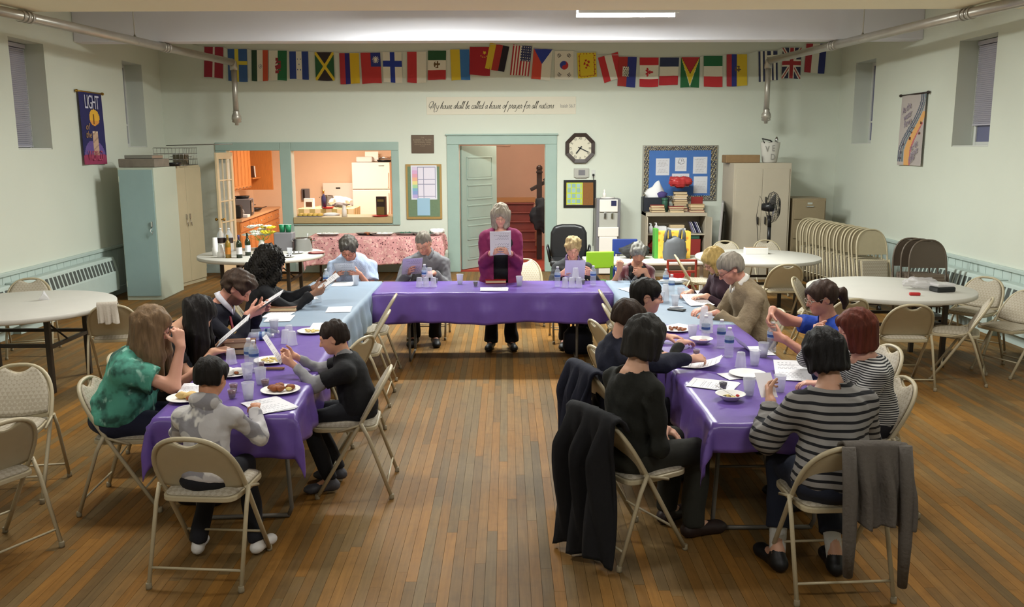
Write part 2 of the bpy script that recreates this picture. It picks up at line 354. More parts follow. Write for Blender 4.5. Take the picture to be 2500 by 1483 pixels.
trim('trim_8', [((xa, Y1, DR[2]), (xb, WB, z2)), ((xa, Y1, 0), (DR[0], WB, DR[2])), ((DR[1], Y1, 0), (xb, WB, DR[2])), ((xa-.02, Y1-.02, z2), (xb+.02, WB, z2+.03))])
trim('baseboard_back', [((HA[0]-.1, WB-.02, 0), (xa, WB, .16)), ((xb, WB-.02, 0), (WR, WB, .16)), ((WL, WB-.02, 0), (xl, WB, .16))], 'wain')
# panelled door swung into the stair hall
e = struct(MB().box((0, -.02, .01), (.98, .02, DR[2]-.02)).build('door_1', 'trim', bevel=.003)); e.location = (DR[0]+.02, WB+.24, 0); e.rotation_euler = (0, 0, R(52))
DW = .98
zz = [.16, .52, .88, 1.24, 1.60, DR[2]-.12]
for i in range(5):
    for sy in (-1, 1):
        z0, z1 = zz[i], zz[i+1]-.09; m = MB()
        for b in (((.13, sy*.02, z0), (.85, sy*.028, z0+.025)), ((.13, sy*.02, z1-.025), (.85, sy*.028, z1)), ((.13, sy*.02, z0), (.155, sy*.028, z1)), ((.825, sy*.02, z0), (.85, sy*.028, z1))): m.box(*b)
        m.build('panel_moulding', 'trim', e, bevel=.004)
        MB().box((.17, sy*.02, z0+.04), (.81, sy*.024, z1-.04)).build('door_panel', 'trim', e, bevel=.004)
for sy in (-1, 1): MB().lathe([(.012, 0), (.012, .03), (.028, .045), (.03, .06), (.018, .072), (0, .074)], axis='y', n=12).build('door_knob', 'steel', e, loc=(DW-.06, sy*.02, 1.05), rot=(0, 0, 0 if sy < 0 else PI))
# ------------------------------------------------ stair hall behind the door
M('peach', 'e6bea4', .8, noise=(2, .04)); M('stair_red', '742e24', .5, noise=(9, .12)); M('dark_wood', '2c1d18', .4, noise=(9, .15, (1,1,8))); M('red_floor', 'a8402f', .45, noise=(4, .1)); M('stringer', 'c08a5a', .5)
SH = (-1.9, 1.6, 15.67, 19.6)
struct(MB().box((SH[0], SH[2], -.12), (SH[1], SH[3], 0)).build('floor_stair_hall', 'red_floor'))
struct(MB().box((SH[0], SH[3], -.1), (SH[1], SH[3]+.1, 4)).build('wall_stair_hall_back', 'peach'))
struct(MB().box((SH[1], SH[2], 0), (SH[1]+.1, SH[3], 4)).build('wall_stair_hall_right', 'peach'))
struct(MB().box((SH[0]-.1, SH[2], 0), (SH[0], SH[3], 4)).build('wall_stair_hall_left', 'peach'))
struct(MB().box((SH[0], SH[2], 3.0), (SH[1], SH[3], 3.1)).build('ceiling_stair_hall', 'ceiling'))
e = thing('staircase', 'dark red wooden stairs rising behind the open green door', 'stairs', (0, 17.3, 0))
for i in range(6):
    MB().box((-.75, 17.3+i*.25, 0), (.55, 17.3+i*.25+.28, .17*(i+1)-.03)).build('riser', 'stair_red', e, world=True)
    MB().box((-.75, 17.27+i*.25, .17*(i+1)-.03), (.57, 17.3+i*.25+.28, .17*(i+1))).build('tread', 'stair_red', e, world=True, bevel=.006)
MB().box((-.9, 18.85, 1.02), (.6, 18.9, 1.12)).build('landing_edge', 'stringer', e, world=True)
e = thing('stair_railing', 'dark wooden newel post with sloping handrail at the foot of the stairs', 'railing', (.62, 17.2, 0))
m = MB().box((-.05, -.05, 0), (.05, .05, 1.75)); m.box((-.062, -.062, 1.68), (.062, .062, 1.71)); m.lathe([(.06, 1.75), (.055, 1.8), (.02, 1.83), (0, 1.83)], n=12); m.build('newel_post', 'dark_wood', e, bevel=.004)
MB().obox((.16, .0, 1.53), (.75, .06, .07), (0, -R(28), 0)).build('handrail', 'dark_wood', e, bevel=.01)
MB().obox((.3, .02, 1.66), (.5, .03, .04), (0, -R(28), 0)).build('upper_rail', 'dark_wood', e)
M('coat_dark', '26262a', .9, bump=(20, .3)); M('coat_grey', '6d6a6c', .9, bump=(20, .3))
def blob_hang(name, label, cat, c, size, mat, seed, group=None):
    r = random.Random(seed); bm = bmesh.new(); bmesh.ops.create_icosphere(bm, subdivisions=4, radius=1)
    ph = [r.uniform(0, 6) for _ in range(6)]
    for v in bm.verts:
        n = 1+.10*math.sin(5*v.co.x+ph[0]+2*v.co.z)+.08*math.sin(9*v.co.y+4*v.co.z+ph[1])+.06*math.sin(13*v.co.x+ph[2])+.05*math.sin(17*v.co.z+ph[3])
        v.co = Vector((v.co.x*size[0]*n, v.co.y*size[1]*n, v.co.z*size[2]*n))
    for f in bm.faces: f.smooth = True
    me = bpy.data.meshes.new(name); bm.to_mesh(me); bm.free(); o = obj(name, me, mat, None, c); tag(o, label, cat, group); return o
blob_hang('hanging_coat', 'dark coat hung over the newel post rail by the stairs', 'coat', (.70, 16.98, .88), (.24, .14, .33), 'coat_dark', 4)
e = thing('notice_card', 'pale framed notice high on the peach stair hall wall', 'notice', (-.25, SH[3]-.01, 2.35))
MB().box((-.32, -.02, -.16), (.32, 0, .2)).build('frame', 'peach', e, bevel=.004); MB().box((-.27, -.024, -.12), (.27, -.018, .16)).build('card', 'white_paint', e)
L1 = bpy.data.lights.new('stair_lamp', 'POINT'); L1.energy = STAIR_W; L1.color = (1, .9, .8); L1.shadow_soft_size = .12
lo = bpy.data.objects.new('stair_lamp_light', L1); COL.objects.link(lo); lo.location = (.3, 16.7, 2.80)
e = thing('ceiling_globe_lamp', 'round glass ceiling lamp in the stair hall', 'lamp', (.3, 16.7, 3.0)); M('globe', 'fff0dd', .3, emit=('ffe4c4', 4)); MB().lathe([(.06, 0), (.07, -.02), (.13, -.05), (.15, -.09)], n=16).build('lamp_shade', 'globe', e)
# ============================================================ kitchen behind the hatch
M('kitchen_wall', 'f3d6ba', .8, noise=(2, .03)); M('oak_cab', 'c07a3e', .45, noise=(7, .10, (6, 6, 1))); M('laminate', 'c99a70', .4); M('white_enamel', 'f1ebe4', .3); M('black_plastic', '1a1a1c', .35); M('chrome', 'c8c8c8', .18, metal=1.)
M('grey_plastic', '77757a', .45); M('cream_door', 'd9c6a2', .45); M('brass', 'b08a3c', .3, metal=1.); M('paper', 'e9e8ea', .8); M('red_plastic', 'b52b2b', .35); M('cardboard', '8a6f4e', .9, noise=(9, .08)); M('vinyl', 'bda58a', .5, noise=(5, .05))
KX0, KX1, KY1 = -5.75, -1.98, 20.1
struct(MB().box((KX0, 15.67, -.12), (KX1, KY1, 0)).build('floor_kitchen', 'vinyl'))
struct(MB().box((KX0, KY1, 0), (KX1, KY1+.1, 3.1)).build('wall_kitchen_back', 'kitchen_wall'))
struct(MB().box((KX0-.1, 15.67, 0), (KX0, KY1, 3.1)).build('wall_kitchen_left', 'kitchen_wall'))
struct(MB().box((KX1, 15.67, 0), (KX1+.08, KY1, 3.1)).build('wall_kitchen_right', 'kitchen_wall'))
struct(MB().box((KX0, 15.67, 2.8), (KX1, KY1, 2.9)).build('ceiling_kitchen', 'ceiling'))
RZK = R(4.0)
def base_cab(label, y, w=.75):
    e = thing('base_cabinet', label, 'cabinet', (-4.80-math.sin(RZK)*(y-15.9), y, 0), RZK, 'oak kitchen base cabinets')
    MB().box((-.58, 0, .1), (-.02, w-.004, .86)).build('carcass', 'oak_cab', e); MB().box((-.58, 0, 0), (-.08, w-.004, .1)).build('plinth', 'dark_gap', e)
    for k in range(2):
        y0, y1 = k*w/2+.012, (k+1)*w/2-.012
        d = MB().box((-.02, y0, .12), (0, y1, .64)).build('door', 'oak_cab', e, bevel=.004)
        MB().box((0, y0+.06, .18), (.006, y1-.06, .58)).build('door_panel', 'oak_cab', d, bevel=.005)
        MB().lathe([(.006, 0), (.006, .012), (.014, .02), (.012, .028), (0, .03)], axis='x', n=10, c=(0, y1-.05 if k == 0 else y0+.05, .58)).build('knob', 'chrome', d)
    d = MB().box((-.02, .012, .67), (0, w-.016, .84)).build('drawer', 'oak_cab', e, bevel=.004)
    MB().box((0, .05, .70), (.005, w-.05, .81)).build('drawer_panel', 'oak_cab', d, bevel=.004)
    for k in (.3, .7): MB().lathe([(.006, 0), (.006, .012), (.014, .02), (.012, .028), (0, .03)], axis='x', n=10, c=(0, k*w, .755)).build('knob', 'chrome', d)
    return e
nm = ['nearest to the kitchen doorway', 'second from the kitchen doorway', 'third from the kitchen doorway', 'fourth from the kitchen doorway', 'farthest from the kitchen doorway']
for i in range(5): base_cab('oak base cabinet with drawer, '+nm[i], 15.85+i*.75)
m = MB().box((-.62, -.02, .86), (.03, 3.76, .90)); o = m.build('countertop', 'laminate', bevel=.006); o.location = (-4.80, 15.87, 0); o.rotation_euler = (0, 0, RZK); tag(o, 'tan laminate countertop above the oak base cabinets', 'countertop')
def wall_cab(label, y, w=.6):
    e = thing('wall_cabinet', label, 'cabinet', (-5.05-math.sin(RZK)*(y-15.9), y, 1.38), RZK, 'oak kitchen wall cabinets')
    MB().box((-.34, 0, 0), (-.02, w-.004, 1.0)).build('carcass', 'oak_cab', e)
    for k in range(2):
        y0, y1 = k*w/2+.008, (k+1)*w/2-.008
        d = MB().box((-.02, y0, .02), (0, y1, .98)).build('door', 'oak_cab', e, bevel=.004)
        MB().box((0, y0+.05, .08), (.006, y1-.05, .92)).build('door_panel', 'oak_cab', d, bevel=.006)
        MB().box((0, (y0+y1)/2-.05, .03), (.018, (y0+y1)/2+.05, .045)).build('handle', 'chrome', d, bevel=.004)
for i, t in enumerate(('nearest the doorway', 'middle of the row', 'beside the open shelf')): wall_cab('oak wall cabinet with two doors, '+t, 16.3+i*.6)
e = thing('corner_shelf', 'small oak shelf holding two books on the kitchen wall', 'shelf', (-5.30, 18.15, 1.55), RZK)
MB().box((-.2, 0, 0), (.12, .75, .025)).build('shelf_board', 'oak_cab', e, bevel=.01); MB().box((-.16, .1, -.1), (-.14, .13, 0)).build('bracket', 'oak_cab', e); MB().box((-.16, .6, -.1), (-.14, .63, 0)).build('bracket', 'oak_cab', e)
M('book_cream', 'cdb691', .7); M('book_brown', '5a3a28', .7)
for k, (mt, lb) in enumerate((('book_brown', 'brown book leaning on the kitchen shelf'), ('book_cream', 'cream book leaning on the kitchen shelf'))):
    o = thing('book', lb, 'book', (-5.28, 18.3+k*.06, 1.578), RZK, 'books on the kitchen shelf')
    MB().obox((0, .04, .12), (.16, .03, .24), (R(14), 0, 0)).build('cover', mt, o, bevel=.003); MB().obox((.004, .04, .12), (.156, .024, .232), (R(14), 0, 0)).build('pages', 'paper', o)
o = struct(MB().box((-5.7, 18.95, 1.3), (-5.0, 19.0, 2.8)).build('trim_9', 'oak_cab'))
# appliances on the counter
e = thing('microwave', 'grey microwave oven on the kitchen counter', 'microwave', (-5.1, 16.95, .901), R(10))
MB().box((-.2, -.28, 0), (.2, .28, .32)).build('body', 'grey_plastic', e, bevel=.008); MB().box((.2, -.27, .02), (.215, .12, .3)).build('door', 'black_plastic', e, bevel=.004); MB().box((.215, -.22, .07), (.218, .06, .25)).build('window', 'chrome', e); MB().box((.2, .13, .02), (.212, .27, .3)).build('control_panel', 'grey_plastic', e, bevel=.003)
M('iron', '2b2a2b', .4, metal=.5)
def pan(label, loc, r, mat, rz=0, group='pans'):
    e = thing('frying_pan', label, 'pan', loc, rz, group); MB().lathe([(0, 0), (r*.8, 0), (r, .05), (r*.97, .05), (r*.78, .006), (0, .006)], n=20).build('body', mat, e); MB().obox((r+.09, 0, .045), (.2, .022, .012), (0, -R(8), 0)).build('handle', 'black_plastic', e, bevel=.004)
pan('black frying pan upside down on the microwave', (-5.08, 17.0, 1.222), .14, 'iron', R(240))
pan('dark wide pan on the kitchen counter behind the microwave', (-5.2, 18.05, .92), .2, 'iron', R(60))
def pot(label, loc, r, h, mat='chrome', cat='pot', lid=False, name='cooking_pot'):
    e = thing(name, label, cat, loc); MB().lathe([(0, 0), (r, 0), (r, h), (r*1.03, h), (r*1.03, h+.006), (r*.96, h+.006), (r*.96, .01), (0, .01)], n=28).build('body', mat, e)
    for s in (-1, 1): MB().tube([(s*r, -.04, h*.8), (s*(r+.04), -.03, h*.82), (s*(r+.04), .03, h*.82), (s*r, .04, h*.8)], .006, 6).build('handle', mat, e)
    if lid: MB().lathe([(r, h+.008), (r*.6, h+.03), (.02, h+.035), (.02, h+.05), (0, h+.05)], n=24).build('lid', mat, e)
    return e
pot('black kettle pot on the kitchen counter', (-5.16, 17.6, .901), .11, .2, 'iron')
e = thing('toaster', 'dark rounded toaster by the kitchen doorway', 'toaster', (-5.02, 16.25, .901), R(4)); MB().box((-.12, -.09, 0), (.14, .09, .24)).build('body', 'iron', e, bevel=.03, seg=3); MB().box((-.08, -.03, .236), (.1, -.012, .243)).build('slot', 'black_plastic', e); MB().box((-.08, .012, .236), (.1, .03, .243)).build('slot', 'black_plastic', e)
M('clear_bag', 'd8d4cf', .15, alpha=.35)
blob_hang('plastic_bag', 'clear plastic bag lying beside the microwave', 'bag', (-5.0, 16.54, .99), (.07, .06, .07), 'clear_bag', 9)
o = MB().box((0, 0, 0), (.12, .18, .05)).build('napkin_pack', 'paper', bevel=.006); o.location = (-4.95, 16.42, .901); tag(o, 'white pack of napkins at the kitchen counter edge', 'napkins')
# fridge and stove on the far wall
FX0, FX1 = PY(858, 397, 19.4)[0], PY(951, 397, 19.4)[0]
e = thing('refrigerator', 'white two-door refrigerator at the back of the kitchen', 'refrigerator', ((FX0+FX1)/2, 19.75, 0)); hw = (FX1-FX0)/2
MB().box((-hw, -.28, .03), (hw, .3, 1.86)).build('body', 'white_enamel', e, bevel=.006)
for z0, z1 in ((.1, 1.27), (1.285, 1.86)):
    d = MB().box((-hw, -.35, z0), (hw, -.285, z1)).build('door', 'white_enamel', e, bevel=.012); hz = (z1-.5, z1-.06) if z0 < 1 else (z0+.04, z0+.36)
    MB().box((hw-.06, -.39, hz[0]), (hw-.03, -.35, hz[1])).build('handle', 'white_enamel', d, bevel=.008)
MB().box((hw-.24, -.353, 1.78), (hw-.12, -.349, 1.795)).build('badge', 'chrome', e)
SX0, SX1 = PY(779, 448, 19.6)[0], PY(857, 448, 19.6)[0]
e = thing('stove', 'white cooking stove with raised back panel beside the refrigerator', 'stove', ((SX0+SX1)/2, 19.75, 0)); hw = (SX1-SX0)/2
MB().box((-hw, -.3, 0), (hw, .3, .92)).build('body', 'white_enamel', e, bevel=.006); MB().box((-hw, .18, .92), (hw, .3, 1.40)).build('back_panel', 'white_enamel', e, bevel=.02); MB().box((-.05, .175, 1.27), (.05, .18, 1.30)).build('clock_display', 'black_plastic', e)
for x in (-.18, .18):
    for y in (-.14, .08): MB().lathe([(.09, .92), (.09, .93), (.06, .93), (.06, .925), (0, .925)], c=(x, y, 0), n=16).build('burner', 'iron', e)
MB().box((-hw+.05, -.33, .75), (hw-.05, -.3, .78)).build('oven_handle', 'chrome', e)
pot('steel saucepan on the white stove', (-3.98, 19.58, .935), .13, .2)
pan('dark pan on top of the white refrigerator', (-2.72, 19.75, 1.862), .17, 'iron', R(20)); pan('second pan nested on the refrigerator top', (-2.70, 19.72, 1.925), .16, 'chrome', R(70))
o = MB().box((-.18, -.12, 0), (.18, .12, .12)).build('flour_bag', 'paper', bevel=.03); o.location = (-3.15, 19.75, 1.862); tag(o, 'white paper packet lying on the refrigerator', 'packet')
e = thing('serving_tray', 'pale metal tray propped on the refrigerator', 'tray', (-3.02, 19.9, 1.862)); MB().obox((0, 0, .12), (.3, .012, .22), (R(-8), 0, 0)).build('plate', 'white_enamel', e, bevel=.004)
# island table with striped cloth
e = thing('kitchen_table', 'kitchen worktable under a green and cream striped cloth', 'table', (-3.65, 18.15, 0))
M('stripe_cloth', 'd9cfae', .85); two_tone(MATS['stripe_cloth'], 'checker', 'a8a06a', 9, (1, 1, .0001))
MB().box((-.58, -.35, .955), (.55, .45, .965)).build('tablecloth_top', 'stripe_cloth', e); m = MB()
for a, b in (((-.58, -.355, .72), (.55, -.35, .962)), ((-.585, -.35, .72), (-.58, .45, .962)), ((.55, -.35, .62), (.556, .45, .962))): m.box(a, b)
m.build('tablecloth_drop', 'stripe_cloth', e); MB().box((-.56, -.33, .92), (.53, .43, .955)).build('tabletop', 'laminate', e)
for x in (-.5, .48):
    for y in (-.28, .38): MB().box((x-.03, y-.03, 0), (x+.03, y+.03, .92)).build('leg', 'laminate', e)
M('navy', '23264f', .5)
e = thing('bottle', 'dark blue bottle with gold neck on the kitchen table', 'bottle', (-3.72, 17.95, .966)); MB().lathe([(0, 0), (.05, 0), (.05, .2), (.02, .27), (.016, .34), (0, .34)], n=16).build('body', 'navy', e); MB().lathe([(.019, .28), (.018, .37), (0, .37)], n=12).build('cap', 'brass', e)
e = thing('carton', 'white food box with dark picture on the kitchen table', 'box', (-4.02, 17.98, .966), R(-8)); MB().box((-.1, -.04, 0), (.1, .04, .2)).build('body', 'paper', e, bevel=.003); MB().box((-.06, -.043, .03), (.07, -.04, .13)).build('printed_picture', 'book_brown', e)
e = thing('plate', 'red dish on the kitchen table', 'plate', (-3.62, 17.86, .966)); MB().lathe([(0, 0), (.08, 0), (.12, .03), (.118, .034), (.075, .008), (0, .008)], n=20).build('body', 'red_plastic', e)
blob_hang('crumpled_bag', 'crumpled grey foil bag on the kitchen table', 'bag', (-3.40, 17.98, 1.03), (.15, .09, .05), 'coat_grey', 3); blob_hang('paper_bag', 'white paper bag behind the blue bottle on the kitchen table', 'bag', (-3.45, 18.3, 1.085), (.22, .1, .1), 'paper', 8)
# things on the hatch counter
HZ = HA[2]+.0005
def at_hatch(x, dy=.2): return (PY(x, 525, WB+dy)[0], WB+dy, HZ)
e = thing('pastry_tray', 'dark tray of yellow pastries on the left of the hatch counter', 'tray', at_hatch(758, .12)); MB().box((-.22, -.12, 0), (.22, .12, .012)).build('tray_base', 'grey_plastic', e, bevel=.004); M('pastry', 'd8b45a', .7, noise=(14, .2))
for i in range(5):
    for j in range(2): MB().lathe([(0, 0), (.045, 0), (.05, .02), (.03, .045), (0, .05)], n=10, c=(-.17+i*.085, -.05+j*.1, .012)).build('pastry', 'pastry', e)
e = thing('paper_plate_stack', 'pile of white napkins beside the pastry tray on the hatch', 'napkins', at_hatch(808, .36)); MB().lathe([(0, 0), (.15, 0), (.17, .02), (.1, .045), (.0, .05)], n=18).build('body', 'paper', e)
e = thing('foam_cup_stack', 'stack of pale foam cups on the hatch counter', 'cups', at_hatch(841, .12)); MB().lathe([(0, 0), (.05, 0), (.043, .11), (.038, .14), (.03, .19), (0, .19)], n=16).build('body', 'white_enamel', e)
e = thing('matzo_box', 'tall dark and yellow food box standing on the hatch counter', 'box', at_hatch(932, .25), R(-15)); M('olive', '6b5a2c', .6); MB().box((-.085, -.04, 0), (.085, .04, .34)).build('body', 'dark_wood', e, bevel=.003); MB().box((-.07, -.042, .02), (.07, -.04, .16)).build('yellow_panel', 'olive', e); MB().box((-.06, -.042, .25), (.06, -.04, .29)).build('title_strip', 'olive', e)
e = thing('plate', 'red plastic plate on the right of the hatch counter', 'plate', at_hatch(928, .06)); MB().lathe([(0, 0), (.11, 0), (.15, .018), (.148, .022), (.105, .006), (0, .006)], n=24).build('body', 'red_plastic', e)
e = thing('wall_phone', 'grey wall telephone on the kitchen back wall', 'phone', (PY(747, 483, 20.08)[0], 20.09, 1.15)); MB().box((-.09, -.06, -.14), (.09, 0, .12)).build('body', 'grey_plastic', e, bevel=.012); MB().tube([(0, -.03, -.14), (.02, -.04, -.35), (.06, -.03, -.6)], .006, 6).build('cord', 'grey_plastic', e); MB().box((-.05, -.09, -.1), (-.01, -.06, .1)).build('handset', 'black_plastic', e, bevel=.01)
KL = bpy.data.lights.new('kitchen_lamp', 'AREA'); KL.shape = 'RECTANGLE'; KL.size = 1.2; KL.size_y = .4; KL.energy = KITCHEN_W; KL.color = (1, .84, .68)
lo = bpy.data.objects.new('kitchen_light', KL); COL.objects.link(lo); lo.location = (-3.3, 17.6, 2.70)
e = thing('ceiling_light', 'fluorescent light on the kitchen ceiling', 'lamp', (-3.3, 17.6, 2.8)); M('warm_diffuser', 'fff2e0', .4, emit=('ffdcb4', 3)); MB().box((-.62, -.22, -.05), (.62, .22, 0)).build('housing', 'white_enamel', e, bevel=.004); MB().box((-.58, -.18, -.075), (.58, .18, -.05)).build('diffuser', 'warm_diffuser', e, bevel=.006)
# french door swung into the hall
e = struct(thing('door_2', 'x', 'x', (PY(566, 368)[0], WB-.03, 0), R(-93))); del e['label']; del e['category']
DWd, DH = .74, 2.1
for b in (((0, -.018, .01), (.09, .018, DH)), ((DWd-.09, -.018, .01), (DWd, .018, DH)), ((.09, -.018, .01), (DWd-.09, .018, .24)), ((.09, -.018, DH-.11), (DWd-.09, .018, DH))): MB().box(*b).build('door_stile', 'cream_door', e, bevel=.004)
cw = (DWd-.18)/3; chh = (DH-.35)/5
M('pane_glass', 'ccd4d0', .05, alpha=.22, spec=.8)
pn = MB().box((.008, -.003, .008), (cw-.008, .003, chh-.008)).mesh('pane'); pn.materials.append(MATS['pane_glass'])
for i in range(3):
    for j in range(5): obj('pane', pn, None, e, (.09+i*cw, 0, .24+j*chh))
for i in (1, 2): MB().box((.09+i*cw-.011, -.013, .24), (.09+i*cw+.011, .013, DH-.11)).build('muntin', 'cream_door', e, bevel=.003)
for j in range(1, 5): MB().box((.09, -.013, .24+j*chh-.011), (DWd-.09, .013, .24+j*chh+.011)).build('muntin', 'cream_door', e, bevel=.003)
for s in (-1, 1): MB().lathe([(.01, 0), (.01, .03), (.026, .04), (.024, .06), (0, .062)], axis='y', n=12).build('door_knob', 'brass', e, loc=(DWd-.045, s*.018, 1.0), rot=(0, 0, 0 if s < 0 else PI))
# ============================================================ fluorescent fixtures of the hall, with the added fill pair
M('tube_glow', 'ffffff', .4, emit=('f4f6ff', 9)); M('fixture_white', 'd9d9dc', .4)
FIXLAB = ['white fluorescent ceiling fixture glowing just below the near beam, right of centre', 'white fluorescent ceiling fixture behind the near beam, left of centre', 'white fluorescent ceiling fixture above the left table', 'white fluorescent ceiling fixture above the right table', 'fluorescent fixture added as fill light behind the camera on the left', 'fluorescent fixture added as fill light behind the camera on the right']
for (x, y, z, ln, wt, cl), lb in zip(FIXTURES, FIXLAB):
    e = thing('fluorescent_fixture', lb, 'lamp', (x, y, z), 0, 'hall ceiling fixtures')
    MB().box((-ln/2, -.1, .068), (ln/2, .1, .13)).build('housing', 'fixture_white', e, bevel=.006)
    for s in (-1, 1): MB().box((-ln/2, s*.165-.004, -.034), (ln/2, s*.165+.004, .06)).build('reflector_skirt', 'fixture_white', e)
    MB().box((-ln/2, -.169, .06), (ln/2, .169, .068)).build('reflector_top', 'fixture_white', e)
    for s in (-.05, .05): MB().tube([(-ln/2+.03, s, 0), (ln/2-.03, s, 0)], .018, 10).build('tube', 'tube_glow', e)
    for s in (-1, 1): MB().tube([(s*ln*.35, 0, .13), (s*ln*.35, 0, CEIL-z-.004)], .006, 6).build('hanger_rod', 'steel', e)
    la = bpy.data.lights.new('fluorescent', 'AREA'); la.shape = 'RECTANGLE'; la.size = ln; la.size_y = .14; la.energy = wt*.45; la.color = cl
    lo = bpy.data.objects.new('fluorescent_light', la); COL.objects.link(lo); lo.location = (0, 0, -.022); lo.parent = e
    for s in (-1, 1):                                                # light leaving the bare tubes sideways
        la = bpy.data.lights.new('fluorescent', 'AREA'); la.shape = 'RECTANGLE'; la.size = ln; la.size_y = .05; la.energy = wt*.32; la.color = cl
        lo = bpy.data.objects.new('fluorescent_light', la); COL.objects.link(lo); lo.location = (0, s*.105, -.02); lo.rotation_euler = (s*R(52), 0, 0); lo.parent = e
# ============================================================ pipes
def pipe(label, pts, drop, group, rodx):
    P = [Vector(p) for p in pts]; e = thing('steam_pipe', label, 'pipe', P[-1], 0, group)
    MB().tube(P, .055, 14).build('main_run', 'steel', e, world=True)
    d = (P[-1]-P[0]).normalized(); c = P[-1]
    MB().tube([c-d*.02, c+d*.04+Vector((0,0,-.01)), c+d*.06+Vector((0,0,-.06)), c+d*.06+Vector((0,0,-.12))], .062, 14).build('elbow', 'steel', e, world=True)
    b = c+d*.06
    MB().tube([b+Vector((0,0,-.1)), b+Vector((0,0,-drop+.16))], .045, 14).build('drop_pipe', 'steel', e, world=True)
    MB().lathe([(.05, .18), (.055, .17), (.05, .15), (.075, .1), (.08, .04), (.07, .035), (.075, .0), (.03, -.015), (.03, -.05), (0, -.055)], c=tuple(b+Vector((0,0,-drop))), n=16).build('trap_valve', 'steel', e, world=True)
    for t in (.12, .34, .72):
        q = P[0].lerp(P[-1], t)
        for k in (-.07, 0, .07): MB().tube([q+d*(k-.018), q+d*(k+.018)], .066, 14).build('coupling', 'steel', e, world=True)
    q = P[0].lerp(P[-1], .62); MB().tube([q+Vector((0,0,.05)), (q.x, q.y, CEIL)], .008, 6).build('hanger_rod', 'steel', e, world=True)
    MB().tube([q+Vector((-.05, 0, -.03)), q+Vector((0, 0, .09)), q+Vector((.05, 0, -.03))], .008, 6).build('hanger_clip', 'steel', e, world=True)
pipe('silver steam pipe along the left wall with drop to the back wall', [(-5.35, 7.0, 3.52), tuple(PY(566, 152, 14.75))], .95, 'steam pipes', 388)
pipe('silver steam pipe along the right wall with drop to the back wall', [(5.15, 7.0, 3.52), tuple(PY(1880, 148, 14.75))], .95, 'steam pipes', 2050)
# ============================================================ flags on a cord
RED, WHT, BLU, YEL, GRN, BLK, ORG = 'b03038', 'e6e2d2', '2c3f8c', 'e0c53a', '2c6e46', '2c2830', 'c8553a'
def hb(*cs):  return lambda u, v: cs[min(int(v*len(cs)), len(cs)-1)]
def vb(*cs):  return lambda u, v: cs[min(int(u*len(cs)), len(cs)-1)]
def cross(bg, fg, cu, cv, tu, tv): return lambda u, v: fg if abs(u-cu) < tu or abs(v-cv) < tv else bg
def disc(f, cx, cy, r, c, asp=.66): return lambda u, v: c if math.hypot((u-cx)*asp, v-cy) < r else f(u, v)
def india(u, v):
    d = math.hypot((u-.52)*.66, v-.52)
    if .05 < d < .065 or d < .02: return '39406a'
    return ['2f4a38', WHT, ORG][min(int(u*3), 2)]
def wales(u, v):
    bg = WHT if u < .5 else GRN; p = ((u-.52)*.66, v-.5)
    x, y = p
    body = (x*x/.012+(y-.02)**2/.03 < 1 and math.sin(30*y+12*x) > -.75) or (abs(x+.04) < .05 and abs(y+.2) < .05) or (abs(y-.22) < .05 and abs(x+.03) < .06) or (abs(x-.07) < .03 and abs(y+.02) < .2 and math.sin(40*y) > 0)
    return '96323a' if body else bg
def honduras(u, v):
    if u < .34 or u > .66: return '34498e'
    for a, b in ((.42, .28), (.58, .28), (.5, .46), (.42, .66), (.58, .66)):
        if math.hypot((u-a)*.66, v-b) < .02: return '34498e'
    return WHT
def jamaica(u, v):
    if abs(u-v) < .085 or abs(u+v-1) < .085: return YEL
    return '3a3236' if (v < u) == (v < 1-u) else '2f6040'
def taiwan(u, v):
    if u > .5 and v < .47:
        x, y = (u-.75)*.66, v-.24; r = math.hypot(x, y); a = math.atan2(y, x)
        return WHT if r < .055 or (r < .09+.03*math.cos(12*a) and r > .068) else '343c86'
    return 'c23d3e'
def mexico(u, v):
    b = ['2e5a3c', WHT, 'b8383a'][min(int(v*3), 2)]; x, y = (u-.5)*.66, v-.48
    return '6b5230' if math.hypot(x, y) < .12 and math.sin(60*x)+math.sin(45*y+2) > -.6 else b
def star(x, y, r):
    d = math.hypot(x, y); a = (math.atan2(x, -y)) % (2*PI/5); a = abs(a-PI/5); return d < r*.382/(math.cos(PI/5-a)*.5+.02+.35*(a/(PI/5))) * .9 if d < r else False
def china(u, v):
    x, y = (u-.72)*.66, v-.2
    if star(x, y, .085): return YEL
    for a in range(4):
        t = R(50+a*27)
        if math.hypot(x-.16*math.cos(t)*.9+.02, y-.16*math.sin(t)) < .018: return YEL
    return 'a82a34'
def usa(u, v):
    if u > .46 and v < .52:
        return WHT if (int(u*26) % 3 == 0 and int(v*34) % 3 == 1) else '3a3f66'
    return RED if int(u*13) % 2 == 0 else WHT
def czech(u, v):
    if v < .5 and abs(u-.5) < .5-v: return '34449a'
    return 'd05040' if u < .5 else WHT
def korea(u, v):
    x, y = (u-.5)*.66, v-.5; r = math.hypot(x, y)
    if r < .15:
        s = x < 0
        if y < 0 and math.hypot(x, y+.075) < .075: s = True
        if y > 0 and math.hypot(x, y-.075) < .075: s = False
        return '3a4a9a' if s else 'c03a3c'
    for cx, cy, sg in ((.24, .16, 1), (.76, .16, -1), (.24, .84, -1), (.76, .84, 1)):
        a, b = (u-cx)*.66, v-cy; p = (a*.8-sg*b*-.6); q = (b*.8-sg*a*.6); p = a*.8+sg*b*.6*0+0*p
        t = (a*.6*sg+b*.8); n = (a*.8-b*.6*sg)
        if abs(n) < .065 and abs(t) < .055 and int((t+.055)/.022) % 2 == 0: return '2c2830'
    return WHT
